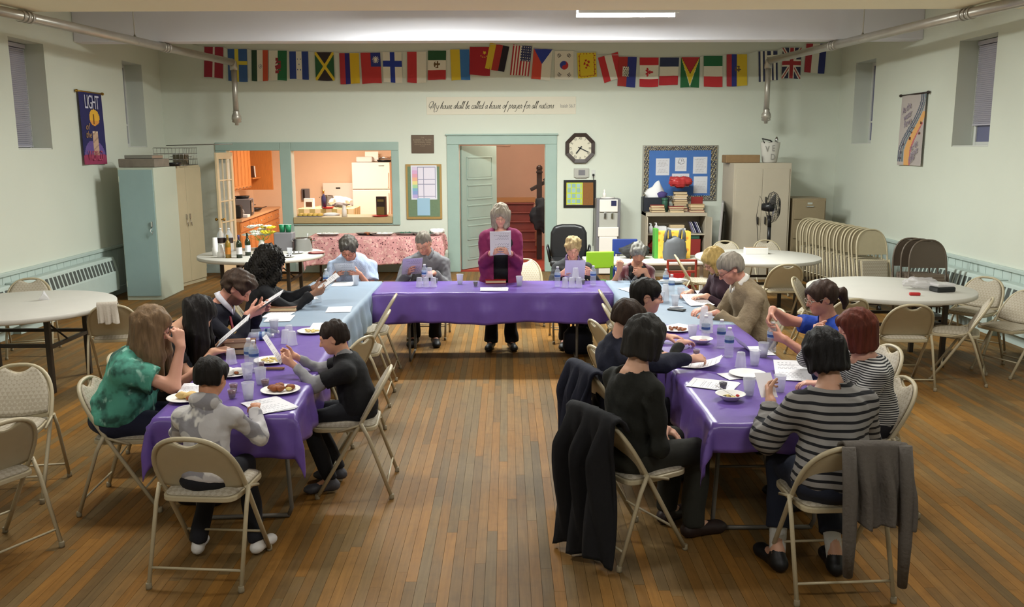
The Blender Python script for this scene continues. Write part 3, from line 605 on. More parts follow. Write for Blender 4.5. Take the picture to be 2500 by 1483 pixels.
def scot(u, v):
    e = min(u*.66, (1-u)*.66, v, 1-v)
    if .06 < e < .075 or (abs(e-.07) < .03 and math.sin(38*u+1)*math.sin(34*v) > .55): return 'a8402c'
    x, y = (u-.5)*.66, v-.45
    if x*x/.012+y*y/.035 < 1 and math.sin(48*x+18*y)+math.sin(40*y-30*x) > .1: return 'b5302c'
    return 'e2c834'
def haiti(u, v):
    if abs(u-.42) < .18 and abs(v-.5) < .17: return '3c4434' if math.sin(60*u)*math.sin(50*v) > .1 else WHT
    return 'ae3a36' if u < .5 else '343c82'
def canada(u, v):
    if v < .26 or v > .74: return 'c4343c'
    x, y = (u-.5)*.66, v-.5; a = math.atan2(y, x+.02); r = math.hypot(x+.02, y)
    leaf = r < .10+.045*math.cos(3*a)+.03*math.cos(7*a) or (abs(y) < .008 and -.2 < x < 0)
    return 'c4343c' if leaf else WHT
def guyana(u, v):
    a = abs(u-.5)*2
    if v < .56*(1-a): return '2c2830' if v > .53*(1-a)-.012 else 'b4383c'
    if v < .93*(1-a): return YEL
    if v < 1-a: return WHT
    return '2f6e44'
def ecuador(u, v):
    x, y = (u-.55)*.66, v-.46
    if math.hypot(x, y) < .1 and math.sin(50*x)+math.sin(60*y) > -.3: return '6e5a40'
    return ['b03c44', '343c86', 'd8bc38', 'd8bc38'][min(int(u*4), 3)]
def greece(u, v):
    if u > .44 and v < .36: return WHT if abs(u-.72) < .06 or abs(v-.18) < .035 else '3a3f5e'
    return '3a3f5e' if int(u*9) % 2 == 0 else WHT
def uk(u, v):
    if abs(u-.5) < .09 or abs(v-.5) < .07: return 'a8383c'
    if abs(u-.5) < .15 or abs(v-.5) < .115: return WHT
    d = min(abs(u-v), abs(u+v-1))
    return 'a8383c' if d < .035 else (WHT if d < .10 else '3a3a52')
FLAGS = [  # centre x, top y, width, height in the photograph's pixels, tilt, print, label
 (522,114,46,74,4,cross('9c3040','d9cfc6',.5,.42,.06,.05),'red flag with white cross, far left of the cord'),
 (579,119,47,78,2,cross('3f6297','d8c648',.46,.42,.10,.06),'blue flag with yellow cross'),
 (634,122,40,74,2,india,'green, white and orange striped flag with small wheel'),
 (678,123,44,72,2,wales,'white and green flag with red dragon-like beast'),
 (729,125,46,67,1,honduras,'blue and white flag with five small stars'),
 (791,127,46,68,0,jamaica,'black and green flag with yellow diagonal cross'),
 (852,129,48,74,-1,lambda u, v: 'b43a40' if u < .28 else ('343080' if u < .52 else 'e0bc30'),'red, blue and yellow striped flag without emblem'),
 (904,128,48,74,-2,taiwan,'red flag with white sun on blue corner'),
 (957,127,46,73,0,cross('e6e2d2','2c3f9a',.5,.38,.13,.10),'white flag with blue cross'),
 (1017,126,46,74,1,vb('c23c40', WHT),'red and white two-striped flag'),
 (1067,123,44,70,1,mexico,'green, white and red flag with brown eagle-like emblem'),
 (1122,120,46,74,-2,vb('dcc038','3f76b4'),'yellow and blue two-striped flag'),
 (1172,114,50,68,2,china,'red flag with yellow stars'),
 (1220,109,48,62,12,vb('dcbe3a','b03a38','2c2830'),'yellow, red and black striped flag'),
 (1276,111,46,72,6,usa,'stars and stripes flag'),
 (1326,119,46,74,5,czech,'flag with blue triangle over red and white'),
 (1377,124,46,68,0,korea,'white flag with red and blue circle'),
 (1432,128,46,60,-3,scot,'yellow flag with red lion-like figure and border'),
 (1484,134,50,62,-16,vb('c4383c', WHT,'c4383c'),'tilted red, white and red striped flag'),
 (1533,138,44,72,3,haiti,'red and blue flag with white central emblem'),
 (1585,140,46,70,0,canada,'red and white flag with maple leaf'),
 (1635,140,46,66,1,hb('38405e', WHT,'c0343c'),'dark blue, white and red flag with horizontal bands'),
 (1686,139,46,73,0,guyana,'green flag with red and yellow triangles'),
 (1741,136,46,74,-1,hb('2f6e48', WHT,'c4383c'),'green, white and red flag with horizontal bands'),
 (1799,132,50,76,-2,ecuador,'red, blue and yellow striped flag with emblem'),
 (1875,124,46,72,-4,greece,'blue and white striped flag with small cross, beside the right pipe'),
 (1934,116,46,74,0,uk,'dark blue flag with red and white crosses, right of the pipe'),
 (1994,106,50,70,3,vb('a83840', WHT,'343c72'),'red, white and blue flag, far right of the cord')]
def build_flags():
    FY = WB-.012; pts = []
    for i, (cx, ty, fw, fh, tilt, fn, lb) in enumerate(FLAGS):
        a = PY(cx, ty, FY); sc = np.linalg.norm(PY(cx+100, ty, FY)-a)/100; w_, h_ = fw*sc, fh*sc; ph = i*1.7
        def shp(u, v, ph=ph): return (.006*v*math.sin(ph), -.012*v*(1+math.sin(5*u+ph))*.8-.006*math.sin(7*u+ph*2)*v, .006*v*math.sin(4*u+ph))
        me = sheet(fn, 40, 60, w_, h_, shp); me.transform(Matrix.Translation((0, 0, -h_/2)))
        o = obj('flag', me, 'print_cloth', None, tuple(a), (0, R(tilt), 0)); tag(o, lb, 'flag', 'flags hung on the cord across the back wall'); pts += [tuple(PY(cx-fw/2, ty+(-1 if tilt > 8 else 0), FY)), tuple(PY(cx+fw/2, ty, FY))]
    pts = [tuple(PY(470, 108, FY))]+pts+[tuple(PY(2040, 98, FY))]
    o = MB().tube(pts, .004, 5).build('rope', 'white_paint'); tag(o, 'thin white cord carrying the row of flags', 'cord')
build_flags()
# ============================================================ things on the back wall
Yw = WB-.001
def wthing(name, label, cat, x, y): p = PY(x, y, Yw); return thing(name, label, cat, tuple(p))
def wb(e, x0, y0, x1, y1, d0, d1, mat, name, bevel=.003):
    a = PY(x0, y0, Yw); b = PY(x1, y1, Yw); return MB().box((a[0], Yw-d0, a[2]), (b[0], Yw-d1, b[2])).build(name, mat, e, world=True, bevel=bevel)
M('ink', '4a4840', .8); M('ink_grey', '8d8b86', .8); M('sign_white', 'ded8c6', .6)
e = wthing('wall_sign', 'long white banner sign with cursive verse above the doorway', 'sign', 1224, 279); wb(e, 1041, 237, 1406, 279, .006, 0, 'sign_white', 'board')
# cursive strokes: each glyph a list of polylines on a unit x-height grid, then advance
G = {'y': ([[(0,1),(.05,.3),(.3,.05),(.55,.4),(.65,1)],[(.65,1),(.5,0),(.25,-.75),(-.05,-.7)]],.75),'h': ([[(-.1,.2),(.3,1.7),(.45,2.1),(.35,1.6),(0,0)],[(0,.1),(.3,.9),(.5,.85),(.42,.1),(.7,.2)]],.75),
 'o': ([[(.45,.95),(.1,.75),(.02,.25),(.25,0),(.5,.3),(.5,.8),(.35,.95),(.7,.8)]],.68),'u': ([[(0,.95),(.0,.2),(.2,0),(.45,.4),(.55,.95),(.5,.15),(.75,.15)]],.75),'s': ([[(-.1,.1),(.3,1),(.35,.6),(.35,.1),(.1,0)]],.55),
 'e': ([[(0,.35),(.35,.6),(.35,.95),(.12,.85),(.02,.3),(.22,0),(.55,.2)]],.58),'a': ([[(.5,.9),(.2,.9),(0,.4),(.15,0),(.4,.3),(.55,.95),(.5,.15),(.72,.15)]],.72),'l': ([[(-.05,.2),(.35,1.6),(.42,2.1),(.25,1.8),(.08,.2),(.3,.1)]],.42),
 'b': ([[(-.05,.2),(.35,1.6),(.42,2.1),(.2,1.7),(.05,.15),(.3,0),(.45,.5),(.3,.8),(.6,.7)]],.62),'c': ([[(.45,.8),(.3,.95),(.05,.6),(.05,.2),(.25,0),(.5,.2)]],.55),'d': ([[(.45,.9),(.15,.85),(0,.35),(.15,0),(.4,.3),(.75,2.1),(.5,.2),(.7,.1)]],.75),
 'f': ([[(0,.3),(.45,1.6),(.6,2.0),(.4,1.7),(.05,-.8),(-.05,-.95)],[(-.1,.6),(.45,.75)]],.6),'p': ([[(.1,1.1),(.15,.9),(-.2,-.95)],[(.05,.5),(.3,.95),(.5,.6),(.35,.1),(.1,.1)]],.65),'r': ([[(0,0),(.12,.9),(.2,1.05),(.3,.85),(.42,.8),(.4,.1),(.55,.1)]],.55),
 't': ([[(.25,1.6),(.05,.2),(.25,.05),(.45,.2)],[(-.1,1.05),(.45,1.1)]],.48),'i': ([[(.05,.9),(.05,.15),(.3,.1)],[(.15,1.3),(.18,1.38)]],.36),'n': ([[(0,0),(.08,.95)],[(.05,.4),(.35,.95),(.5,.8),(.45,.1),(.7,.2)]],.75),
 'M': ([[(.3,2.0),(-.5,1.9),(-.8,.9),(-.5,.3),(-.1,.7)],[(-.2,-.1),(.35,2.0)],[(.35,2.0),(.4,.1),(.95,1.7),(.9,-.6),(1.2,-.9)]],1.4),' ': ([],.5)}
def cursive(txt, x, z, h, y, e, mat, shear=.28):
    m = MB(); cx = x
    for ch in txt:
        g, adv = G[ch]
        for pl in g:
            P = [(cx+(p[0]+shear*p[1]*.8)*h, y, z+p[1]*h) for p in pl]
            Q = []
            for i in range(len(P)-1):
                p0 = P[max(i-1, 0)]; p1 = P[i]; p2 = P[i+1]; p3 = P[min(i+2, len(P)-1)]
                for t in (0, .33, .66): Q.append(tuple(.5*((2*p1[k])+(-p0[k]+p2[k])*t+(2*p0[k]-5*p1[k]+4*p2[k]-p3[k])*t*t+(-p0[k]+3*p1[k]-3*p2[k]+p3[k])*t**3) for k in range(3)))
            Q.append(P[-1]); m.tube(Q, h*.075, 4, caps=False)
        cx += adv*h
    if e is not None: m.build('lettering', mat, e, world=True)
    return cx
TXT = 'My house shall be called a house of prayer for all nations'
w0 = cursive(TXT, 0, 0, 1, 0, None, None); a = PY(1053, 266, Yw); b = PY(1352, 266, Yw)
cursive(TXT, a[0], a[2], (b[0]-a[0])/w0, Yw-.007, e, 'ink')
lettering('Isaiah 56:7', .085, 'ink_grey', e, tuple(np.array(PY(1386, 259, Yw))-np.array(e.location)+np.array([0, -.008, 0])), sx=.72)
M('bronze', '5a4a3c', .4, metal=.5); M('bronze_text', '8d7e68', .4, metal=.5)
e = wthing('bronze_plaque', 'small dark bronze memorial plaque above the cork board', 'plaque', 1032, 374); wb(e, 1004, 330, 1060, 374, .02, 0, 'bronze', 'plate')
for t, y, s in (('THE', 336.5, .032), ('ROBERT A. ALDEN', 342, .04), ('MEMORIAL HALL', 347.5, .04), ('DEDICATED TO THE GLORY', 353, .022), ('OF GOD', 357, .022)):
    lettering(t, s, 'bronze_text', e, tuple(np.array(PY(1032, y, Yw))-np.array(e.location)+np.array([0, -.022, 0])))
M('cork_green', '6f8468', .9, noise=(30, .08)); M('oak_frame', 'a8874c', .5); M('light_blue_paper', '9ec0d8', .8)
e = wthing('notice_board', 'green pin board in wooden frame with colour chart and blue note', 'board', 1035, 535); wb(e, 990, 401, 1080, 535, .03, 0, 'oak_frame', 'frame', .006); wb(e, 995, 407, 1075, 529, .034, .02, 'cork_green', 'felt')
def chart(u, v):
    cols = ['d8c8e0', 'd8a8d0', 'e0a0b0', 'e8b090', 'e8d890', 'a8d0a0', '80b0c8', '88a0d0', 'b8a8d8']
    if u < .06 or u > .94 or v < .05 or v > .96: return 'dfe0ea'
    if u < .26: return cols[min(int((v-.05)/.91*9), 8)]
    if abs((v-.05)*14 % 1-.5) > .46 or abs(u-.27) < .01 or abs(u-.48) < .008 or abs(u-.93) < .012: return '8f8fa8'
    return 'e2dcea'
def pinned(e, x0, y0, x1, y1, fn, name, d=.036, nx=40, ny=48, lb=None, tilt=0):
    a = PY(x0, y0, Yw); b = PY(x1, y1, Yw); me = sheet(fn, nx, ny, b[0]-a[0], a[2]-b[2]); o = obj(name, me, 'print', e, (0, 0, 0), (0, R(tilt), 0))
    o.location = Vector(((a[0]+b[0])/2, Yw-d, (a[2]+b[2])/2))-e.location
    if lb: o['label'] = lb
    return o
pinned(e, 1003, 404, 1068, 487, chart, 'wall_chart', .037, lb='white chart with rainbow column'); pinned(e, 1019, 484, 1051, 526, lambda u, v: '9cbfd6', 'note', .039, 4, 4, 'light blue sheet')
# octagonal clock
M('clock_wood', '33241d', .35, noise=(8, .1)); M('clock_face', 'd9d3bf', .5)
e = wthing('wall_clock', 'octagonal dark wooden wall clock with roman numerals', 'clock', 1416, 399); c = PY(1416, 362, Yw); r = np.linalg.norm(PY(1452, 362, Yw)-c)/math.cos(PI/8)*1.0
cl = Vector(tuple(c))-e.location
def ngon(rr, n=8, ph=PI/8): return [(rr*math.cos(2*PI*k/n+ph)+cl.x, rr*math.sin(2*PI*k/n+ph)+cl.z) for k in range(n)]
MB().prism(ngon(r), -.05, 0, 'y').build('case', 'clock_wood', e, bevel=.01); 
m = MB(); A, B_ = ngon(r*.97), ngon(r*.74)
for k in range(8):
    j = (k+1) % 8; m.add([(A[k][0], -.05, A[k][1]), (A[j][0], -.05, A[j][1]), (B_[j][0], -.05, B_[j][1]), (B_[k][0], -.05, B_[k][1]), (A[k][0], -.065, A[k][1]), (A[j][0], -.065, A[j][1]), (B_[j][0], -.058, B_[j][1]), (B_[k][0], -.058, B_[k][1])], [(4,5,6,7), (0,1,5,4), (2,3,7,6), (0,3,2,1)])
m.build('bezel', 'clock_wood', e); MB().prism(ngon(r*.76), -.054, -.05, 'y').build('face', 'clock_face', e)
for k, t in enumerate(['XII','I','II','III','IIII','V','VI','VII','VIII','IX','X','XI']):
    a = -2*PI*k/12; lettering(t, .062, 'ink', e, (cl.x-math.sin(a)*r*.6, -.056, cl.z+math.cos(a)*r*.6), (PI/2, -a, 0), sx=.8, name='numeral')
for ang, ln, wd, nm_ in ((R(218), .42, .011, 'hour_hand'), (R(116), .56, .008, 'minute_hand')):
    m = MB().box((-wd, -.063, -.04), (wd, -.058, r*ln)); o = m.build(nm_, 'black_plastic', e); o.location = cl; o.rotation_euler = (0, ang, 0)
M('therm', 'b3b2aa', .5)
e = wthing('thermostat', 'grey thermostat with dark screen below the clock', 'thermostat', 1420, 432); wb(e, 1401, 411, 1437, 433, .035, 0, 'therm', 'cover', .006); wb(e, 1412, 415, 1428, 428, .038, .03, 'grey_plastic', 'screen'); wb(e, 1405, 433, 1432, 436, .02, 0, 'therm', 'lower_lip')
e = wthing('power_outlet', 'white wall outlet with black plug right of the thermostat', 'outlet', 1448, 430); wb(e, 1444, 415, 1453, 434, .008, 0, 'white_paint', 'plate'); wb(e, 1446, 425, 1451, 430, .03, .008, 'black_plastic', 'plug'); 
p0 = Vector(tuple(PY(1448, 428, Yw)))-e.location; p1 = Vector(tuple(PY(1449, 500, Yw)))-e.location; p2 = Vector(tuple(PY(1447, 600, Yw)))-e.location
MB().tube([(p0.x, -.03, p0.z), (p0.x+.005, -.05, p0.z-.1), (p1.x, -.055, p1.z), (p2.x, -.05, p2.z)], .006, 6).build('power_cord', 'black_plastic', e)
M('cork_brown', '8e5f35', .9, noise=(40, .1))
e = wthing('notice_board', 'small black framed board, half yellow calendar and half brown cork', 'board', 1415, 507); wb(e, 1376, 440, 1454, 507, .025, 0, 'black_plastic', 'frame', .004); wb(e, 1382, 446, 1448, 501, .028, .02, 'cork_brown', 'cork')
def calendar(u, v):
    if abs(u*3.4 % 1-.5) > .38 or abs(v*4.2 % 1-.5) > .40 or u < .07 or u > .93 or v < .05: return 'c6d63c'
    return '8fb3b0' if (int(u*3.4)+int(v*4.2)) % 2 else '9fbfc0'
pinned(e, 1383, 446, 1422, 500, calendar, 'calendar', .031, 34, 40, 'yellow and blue calendar sheet')
# blue bulletin board
M('alu', 'a8a69c', .4, metal=.6); M('blue_paper', '4a74b8', .85, noise=(5, .05))
e = wthing('bulletin_board', 'large blue bulletin board with patterned border and white sheets', 'board', 1659, 490); wb(e, 1569, 355, 1748, 490, .022, 0, 'alu', 'frame', .004); wb(e, 1575, 361, 1743, 485, .026, .015, 'blue_paper', 'backing')
def border_fn(wide):
    def f(u, v):
        q = u*wide; s = math.sin(q*7+v*9)+math.sin(q*17-v*13)+math.sin(v*21+q*5)
        return 'cfc8a8' if s > 1.1 else ('8d7a4e' if s > .3 else '2e3444')
    return f
pinned(e, 1573, 358, 1745, 367, border_fn(30), 'border_strip', .028, 120, 8); pinned(e, 1573, 478, 1745, 487, border_fn(30), 'border_strip', .028, 120, 8); pinned(e, 1573, 358, 1582, 487, lambda u, v: border_fn(30)(v, u), 'border_strip', .0285, 8, 90); pinned(e, 1736, 358, 1745, 487, lambda u, v: border_fn(30)(v, u), 'border_strip', .0285, 8, 90)
def textlines(n, s, top=.12, bot=.9, col='b9b6ba', base='dcdce2'):
    rr = random.Random(s); wd = [(rr.uniform(.1, .25), rr.uniform(.7, .92)) for _ in range(n)]
    def f(u, v):
        if v < top or v > bot: return base
        q = (v-top)/(bot-top)*n; k = min(int(q), n-1)
        return col if (q % 1) < .45 and wd[k][0] < u < wd[k][1] and math.sin(u*140+k*7) > -.5 else base
    return f
def bird(u, v):
    x, y = u-.52, v-.3; r = math.hypot(x*.8, y)
    if abs(r-.2-.03*math.sin(5*math.atan2(y, x))) < .014 or math.hypot(x-.05, y+.06) < .045 or (abs(y-.12-x*.5) < .012 and x < 0 and x > -.25): return '55545a'
    return textlines(4, 3, .6, .85)(u, v)
pinned(e, 1601, 387, 1633, 428, textlines(9, 1), 'pinned_sheet', .0285); pinned(e, 1648, 385, 1675, 418, bird, 'pinned_sheet', .0285, lb='white sheet with line drawing'); pinned(e, 1692, 383, 1725, 424, textlines(12, 2, .08, .95), 'pinned_sheet', .0285); pinned(e, 1693, 431, 1725, 472, textlines(7, 5, .3, .8, 'c8c6c8'), 'pinned_sheet', .0285)
s = pinned(e, 1640, 424, 1681, 456, lambda u, v: 'e2dfe6', 'pinned_sheet', .0285, 2, 2, 'white sheet with three lines of dark lettering')
for t, y in (('above all clothe', 432), ('yourselves in', 439.5), ('love', 447)): lettering(t, .055, 'ink', e, tuple(np.array(PY(1660, y, Yw))-np.array(e.location)+np.array([0, -.0295, 0])), shear=.3, sx=.72)
# banners on the side walls
def candle(u, v):
    x, y = u-.62, v-.345
    if x*x/.052+y*y/.0132 < 1: return '6b4420' if abs(x+.02+.06*y) < .02 and -.05 < y < .09 else ('e6b23c' if y < .04 else 'e09a45')
    if abs(u-.62) < .115 and .54 < v < .88: return ('c9a890' if v > .56 else 'e2cdb4') if math.sin(60*v+20*u) < .75 else 'a98c7a'
    if abs(u-.62) < .012 and .46 < v < .55: return '2a2030'
    if ((u-.5)/.46)**2+((v-.9)/.24)**2 < 1 and v > .68: return '6a5596' if v < .86 else '9c3c5e'
    if v > .87: return '96385a'
    return '2b2b5e'
M('banner_red', 'b5506a', .8); M('banner_gold', 'b08a5a', .8); M('banner_white', 'cfcfe2', .8)
cB = (Vector(tuple(PX(190, 222, WL+.03)))+Vector(tuple(PX(260, 400, WL+.03))))/2
e = thing('wall_banner', 'dark blue banner with yellow candle flame and the word LIGHT', 'banner', (WL+.02, cB.y, cB.z), PI/2)
obj('cloth', sheet(candle, 40, 80, .70, 1.0, lambda u, v: (0, -.012-.008*math.sin(6*u+2*v), 0)), 'print_cloth', e)
MB().tube([(-.39, -.012, .5), (.39, -.012, .5)], .011, 8).build('rod', 'brass', e)
for s in (-1, 1): MB().lathe([(0, -.03), (.022, -.01), (.022, .01), (0, .03)], axis='x', c=(s*.39, -.012, .5), n=10).build('finial', 'brass', e)
lettering('LIGHT', .27, 'banner_white', e, (0, -.028, .355), sx=.66, spacing=.85); lettering('of', .13, 'banner_gold', e, (-.19, -.028, .02), shear=.3); lettering('the', .13, 'banner_gold', e, (-.17, -.028, -.09), shear=.3); lettering('WORLD', .2, 'banner_red', e, (0, -.03, -.385), sx=.62)
def river(u, v):
    c = .80-1.25*smooth01((v-.05)/.8)*.62
    for k, (off, wd, cl) in enumerate(((-.0, .025, '5d6470'), (.08, .025, '4f5a6c'), (.16, .03, '6b7a80'))):
        q = u-(c+off)
        if abs(q) < wd and v < .95: return cl
    q = u-(c+.30)
    for a, b in ((.86, .41), (.55, .47), (.47, .53), (.82, .55), (.44, .62), (.2, .71), (.16, .82), (.10, .90)):
        if ((u-a)/.045)**2+((v-b)/.02)**2 < 1: return '5a3426'
    if 0 < q+.08 < .2 and v > .25: return 'dda768'
    if .12 < q < .18 and v > .4: return 'bd6a72'
    if 0 < c+.2-u < .2 and v < .6 and math.sin(40*u+60*v) > .93: return '8a8f94'
    return 'b5aca8'
cB = (Vector(tuple(PX(2198, 235, WR-.03)))+Vector(tuple(PX(2255, 405, WR-.03))))/2
e = thing('wall_banner', 'pale banner with grey river lines and orange stepping path', 'banner', (WR-.02, cB.y, cB.z), -PI/2)
obj('cloth', sheet(river, 40, 80, .74, .98, lambda u, v: (0, -.012-.008*math.sin(6*u+2*v), 0)), 'print_cloth', e)
MB().tube([(-.42, -.012, .49), (.42, -.012, .49)], .011, 8).build('rod', 'dark_wood', e)
for s in (-1, 1): MB().lathe([(0, -.03), (.022, -.01), (.022, .01), (0, .03)], axis='x', c=(s*.42, -.012, .49), n=10).build('finial', 'dark_wood', e)
M('ink_mauve', '8b7f92', .8)
for t, x, z in (('As the', -.17, .30), ('water', -.13, .20), ('flows', -.12, .10), ('so let', .12, -.22), ('peace', .14, -.31), ('flow', .08, -.40)): lettering(t, .13, 'ink_mauve', e, (x, -.03, z), (PI/2, -R(20), 0), shear=.4, sx=.8)
# ============================================================ tables and chairs
M('beige_metal', 'b5a98c', .42, noise=(20, .03)); M('fabric', 'a59b88', .95, bump=(60, .2)); two_tone(MATS['fabric'], 'checker', 'b4ab9a', 46, (1, 1, 1), .2, .8, (0, 0, R(45)))
M('brown_metal', '5c5044', .45); M('fabric_brown', '6a5d50', .95); two_tone(MATS['fabric_brown'], 'wave', '7c6f62', 9); M('rubber', '8d826a', .7)
def chair_frame_pts(n=10):
    """main tube: front foot -> up -> arch -> front foot, in (x, s) on the sloped plane"""
    pts = [(.212, 0.), (.215, .25), (.218, .55)]
    for k in range(n+1):
        a = PI/2*k/n; pts.append((.218*math.cos(a)**.8 if k < n else 0, .58+.317*math.sin(a)**.75))
    return pts
SL = Vector((0, -.46, .77)); SLN = SL.normalized()
def sp(x, s): p = Vector((0, .20, .011))+SLN*s; return Vector((x, p.y, p.z))
def arch_x(s):                                                        # half width of the frame at slope position s
    if s <= .58: return .217
    t = min(1, (s-.58)/.317); a = math.asin(min(1, t**(1/.75))); return .218*max(0, math.cos(a))**.8
def back_panel(s0, s1, th0, th1, inset, notch):
    V = []; Fs = []; rows = 14; cols = 16; up = Vector((0, SLN.z, -SLN.y))   # outward towards the sitter (+y)
    for lay, th in enumerate((th0, th1)):
        for j in range(rows+1):
            s = s0+(s1-s0)*j/rows
            for i in range(cols+1):
                q = i/cols*2-1; hx = max(arch_x(s)-inset, .02); x = q*hx
                ss = s - (.035*(1-(x/.075)**2) if notch and abs(x) < .075 else 0)*max(0, (j/rows-.75)/.25)
                bow = -.018*(1-q*q)*1.0 - (.012*(1-abs(q)**2.2)*(.3+.7*math.sin(PI*min(1, j/rows+.05))) if 0 else 0)
                puff = (.010*(1-q**4)*math.sin(PI*min(1, max(0, j/rows)))**.5 if lay == 1 and th1 > th0 and notch == 2 else 0)
                s_b = ss+(.03*(1-q*q)*(1-j/rows)*-.6)
                V.append(sp(x, s_b)+up*(th+puff+bow*.6))
    n = (rows+1)*(cols+1)
    for j in range(rows):
        for i in range(cols):
            a = j*(cols+1)+i; b = a+1; c = b+cols+1; d = a+cols+1; Fs += [(a, b, c, d), (n+d, n+c, n+b, n+a)]
    edge = [i for i in range(cols+1)]+[(j+1)*(cols+1)-1 for j in range(1, rows+1)]+[rows*(cols+1)+i for i in range(cols-1, -1, -1)]+[j*(cols+1) for j in range(rows-1, 0, -1)]
    for k in range(len(edge)): a, b = edge[k], edge[(k+1) % len(edge)]; Fs.append((b, a, n+a, n+b))
    return MB().add(V, Fs, True)
def rounded_seat(z0, z1, grow=0, puff=0):
    out = []; yb, yf = -.17, .215
    for k in range(28):
        a = 2*PI*k/28; c, s_ = math.cos(a), math.sin(a); e = .28
        x = abs(c)**e*math.copysign(.195+grow, c); y = (yb+yf)/2+abs(s_)**e*math.copysign((yf-yb)/2+grow, s_)
        x *= 1-.06*(y < 0)*abs(y)/.17; out.append((x, y))
    m = MB()
    if not puff: return m.prism(out, z0, z1)
    V = []; n = len(out); rings = [(1, z0), (1, z0+.6*(z1-z0)), (.97, z1-.003), (.86, z1+puff*.4), (.55, z1+puff*.85), (.2, z1+puff)]
    for sc, z in rings: V += [(x*sc, .02+(y-.02)*sc, z) for x, y in out]
    Fs = [(r*n+k, r*n+(k+1) % n, (r+1)*n+(k+1) % n, (r+1)*n+k) for r in range(len(rings)-1) for k in range(n)]+[tuple((len(rings)-1)*n+k for k in range(n)), tuple(range(n))[::-1]]
    return m.add(V, Fs, True)
def make_chair(metal, fab, label, open_=True):
    e = thing('folding_chair', label, 'chair')
    P = chair_frame_pts(); pts = [sp(x, s) for x, s in P]; pts2 = [Vector((-p.x, p.y, p.z)) for p in pts[::-1][1:]]
    MB().tube(pts+pts2, .0125, 8).build('main_frame', metal, e)
    back_panel(.545, .885, -.004, .003, .006, 1).build('backrest', metal, e); back_panel(.57, .875, .003, .016, .02, 2).build('back_cushion', fab, e)
    rounded_seat(.425, .452, .008).build('seat', metal, e, bevel=.005); rounded_seat(.452, .466, -.004, .016).build('seat_cushion', fab, e)
    for s in (-1, 1):
        MB().tube([(s*.232, -.085, .49), (s*.234, -.13, .40), (s*.236, -.262, .012)], .0115, 8).build('rear_leg', metal, e)
        MB().tube([(s*.224, -.10, .485), (s*.224, .06, .435)], .008, 6).build('hinge_bar', metal, e)
        MB().lathe([(.0145, 0), (.0155, .01), (.0145, .03), (.0125, .032)], n=10, c=(s*.236, -.262, .0)).build('foot_cap', 'rubber', e)
        MB().lathe([(.0145, 0), (.0155, .01), (.0145, .03), (.0125, .032)], n=10, c=(s*.212, .20, .0)).build('foot_cap', 'rubber', e)
    MB().tube([(-.235, -.235, .10), (.235, -.235, .10)], .007, 6).build('stretcher', metal, e); q = sp(0, .16); MB().tube([(-.21, q.y, q.z), (.21, q.y, q.z)], .007, 6).build('stretcher', metal, e)
    return e
CH0 = make_chair('beige_metal', 'fabric', 'x'); CH0K = kids_of(CH0); _cu = [False]
def chair(loc, rz, label, group):
    l = (float(loc[0]), float(loc[1]), 0.)
    if not _cu[0]: _cu[0] = True; CH0.location = l; CH0.rotation_euler = (0, 0, rz); CH0['label'] = label; CH0['group'] = group; return CH0
    return clone(CH0, l, rz, label, group, CH0K)
def chair_top(px_, py_, rz_deg, label, group, z=.775):               # by the pixel of the middle of its top rail
    p = PZ(px_, py_, z); a = R(rz_deg); d = np.array([-math.sin(a), math.cos(a)])
    return chair(p[:2]+d*.26, a, label, group)
EG = 'empty folding chairs'
chair_top(268, 748, 14, 'beige folding chair with a knitted scarf over its back, at the left round table', EG)
chair_top(72, 682, 200, 'beige folding chair behind the left round table, against the radiator', EG)
chair_top(48, 893, 190, 'beige folding chair facing the camera at the left picture edge', EG)
chair_top(14, 1034, 62, 'nearest folding chair cut off by the left picture edge', EG)
chair_top(967, 722, 92, 'empty folding chair on the inner side of the left table, nearest the back table', EG)
chair_top(951, 762, 92, 'empty folding chair on the inner side of the left table, second from the back table', EG)
chair_top(893, 826, 68, 'empty folding chair turned aside next to the boy in black', EG)
chair_top(1463, 712, -92, 'empty folding chair on the inner side of the right table, nearest the back table', EG)
chair_top(1648, 625, -95, 'folding chair seen edge-on beside the blonde woman in purple', EG)
chair_top(1925, 648, 2, 'folding chair seen from behind at the front of the middle round table', EG)
chair_top(1936, 680, -118, 'folding chair turned to the camera between the two right round tables', EG)
chair_top(2086, 733, 14, 'folding chair at the right round table, behind the woman in blue', EG)
chair_top(2232, 747, -4, 'folding chair seen from behind at the front of the right round table', EG)
chair_top(2425, 731, 62, 'folding chair seen from the side at the right round table front', EG)
chair_top(2412, 679, 128, 'folding chair at the far right side of the right round table', EG)
chair_top(2520, 712, 112, 'folding chair cut off by the right picture edge', EG)
chair_top(1770, 590, 176, 'folding chair behind the middle round table, left one', EG)
chair_top(1868, 588, 184, 'folding chair behind the middle round table, right one', EG)
chair_top(1472, 747, -92, 'empty folding chair on the inner side of the right table, second from the back table', EG)
chair_top(1447, 786, -74, 'empty folding chair turned slightly to the camera behind the teenager', EG)
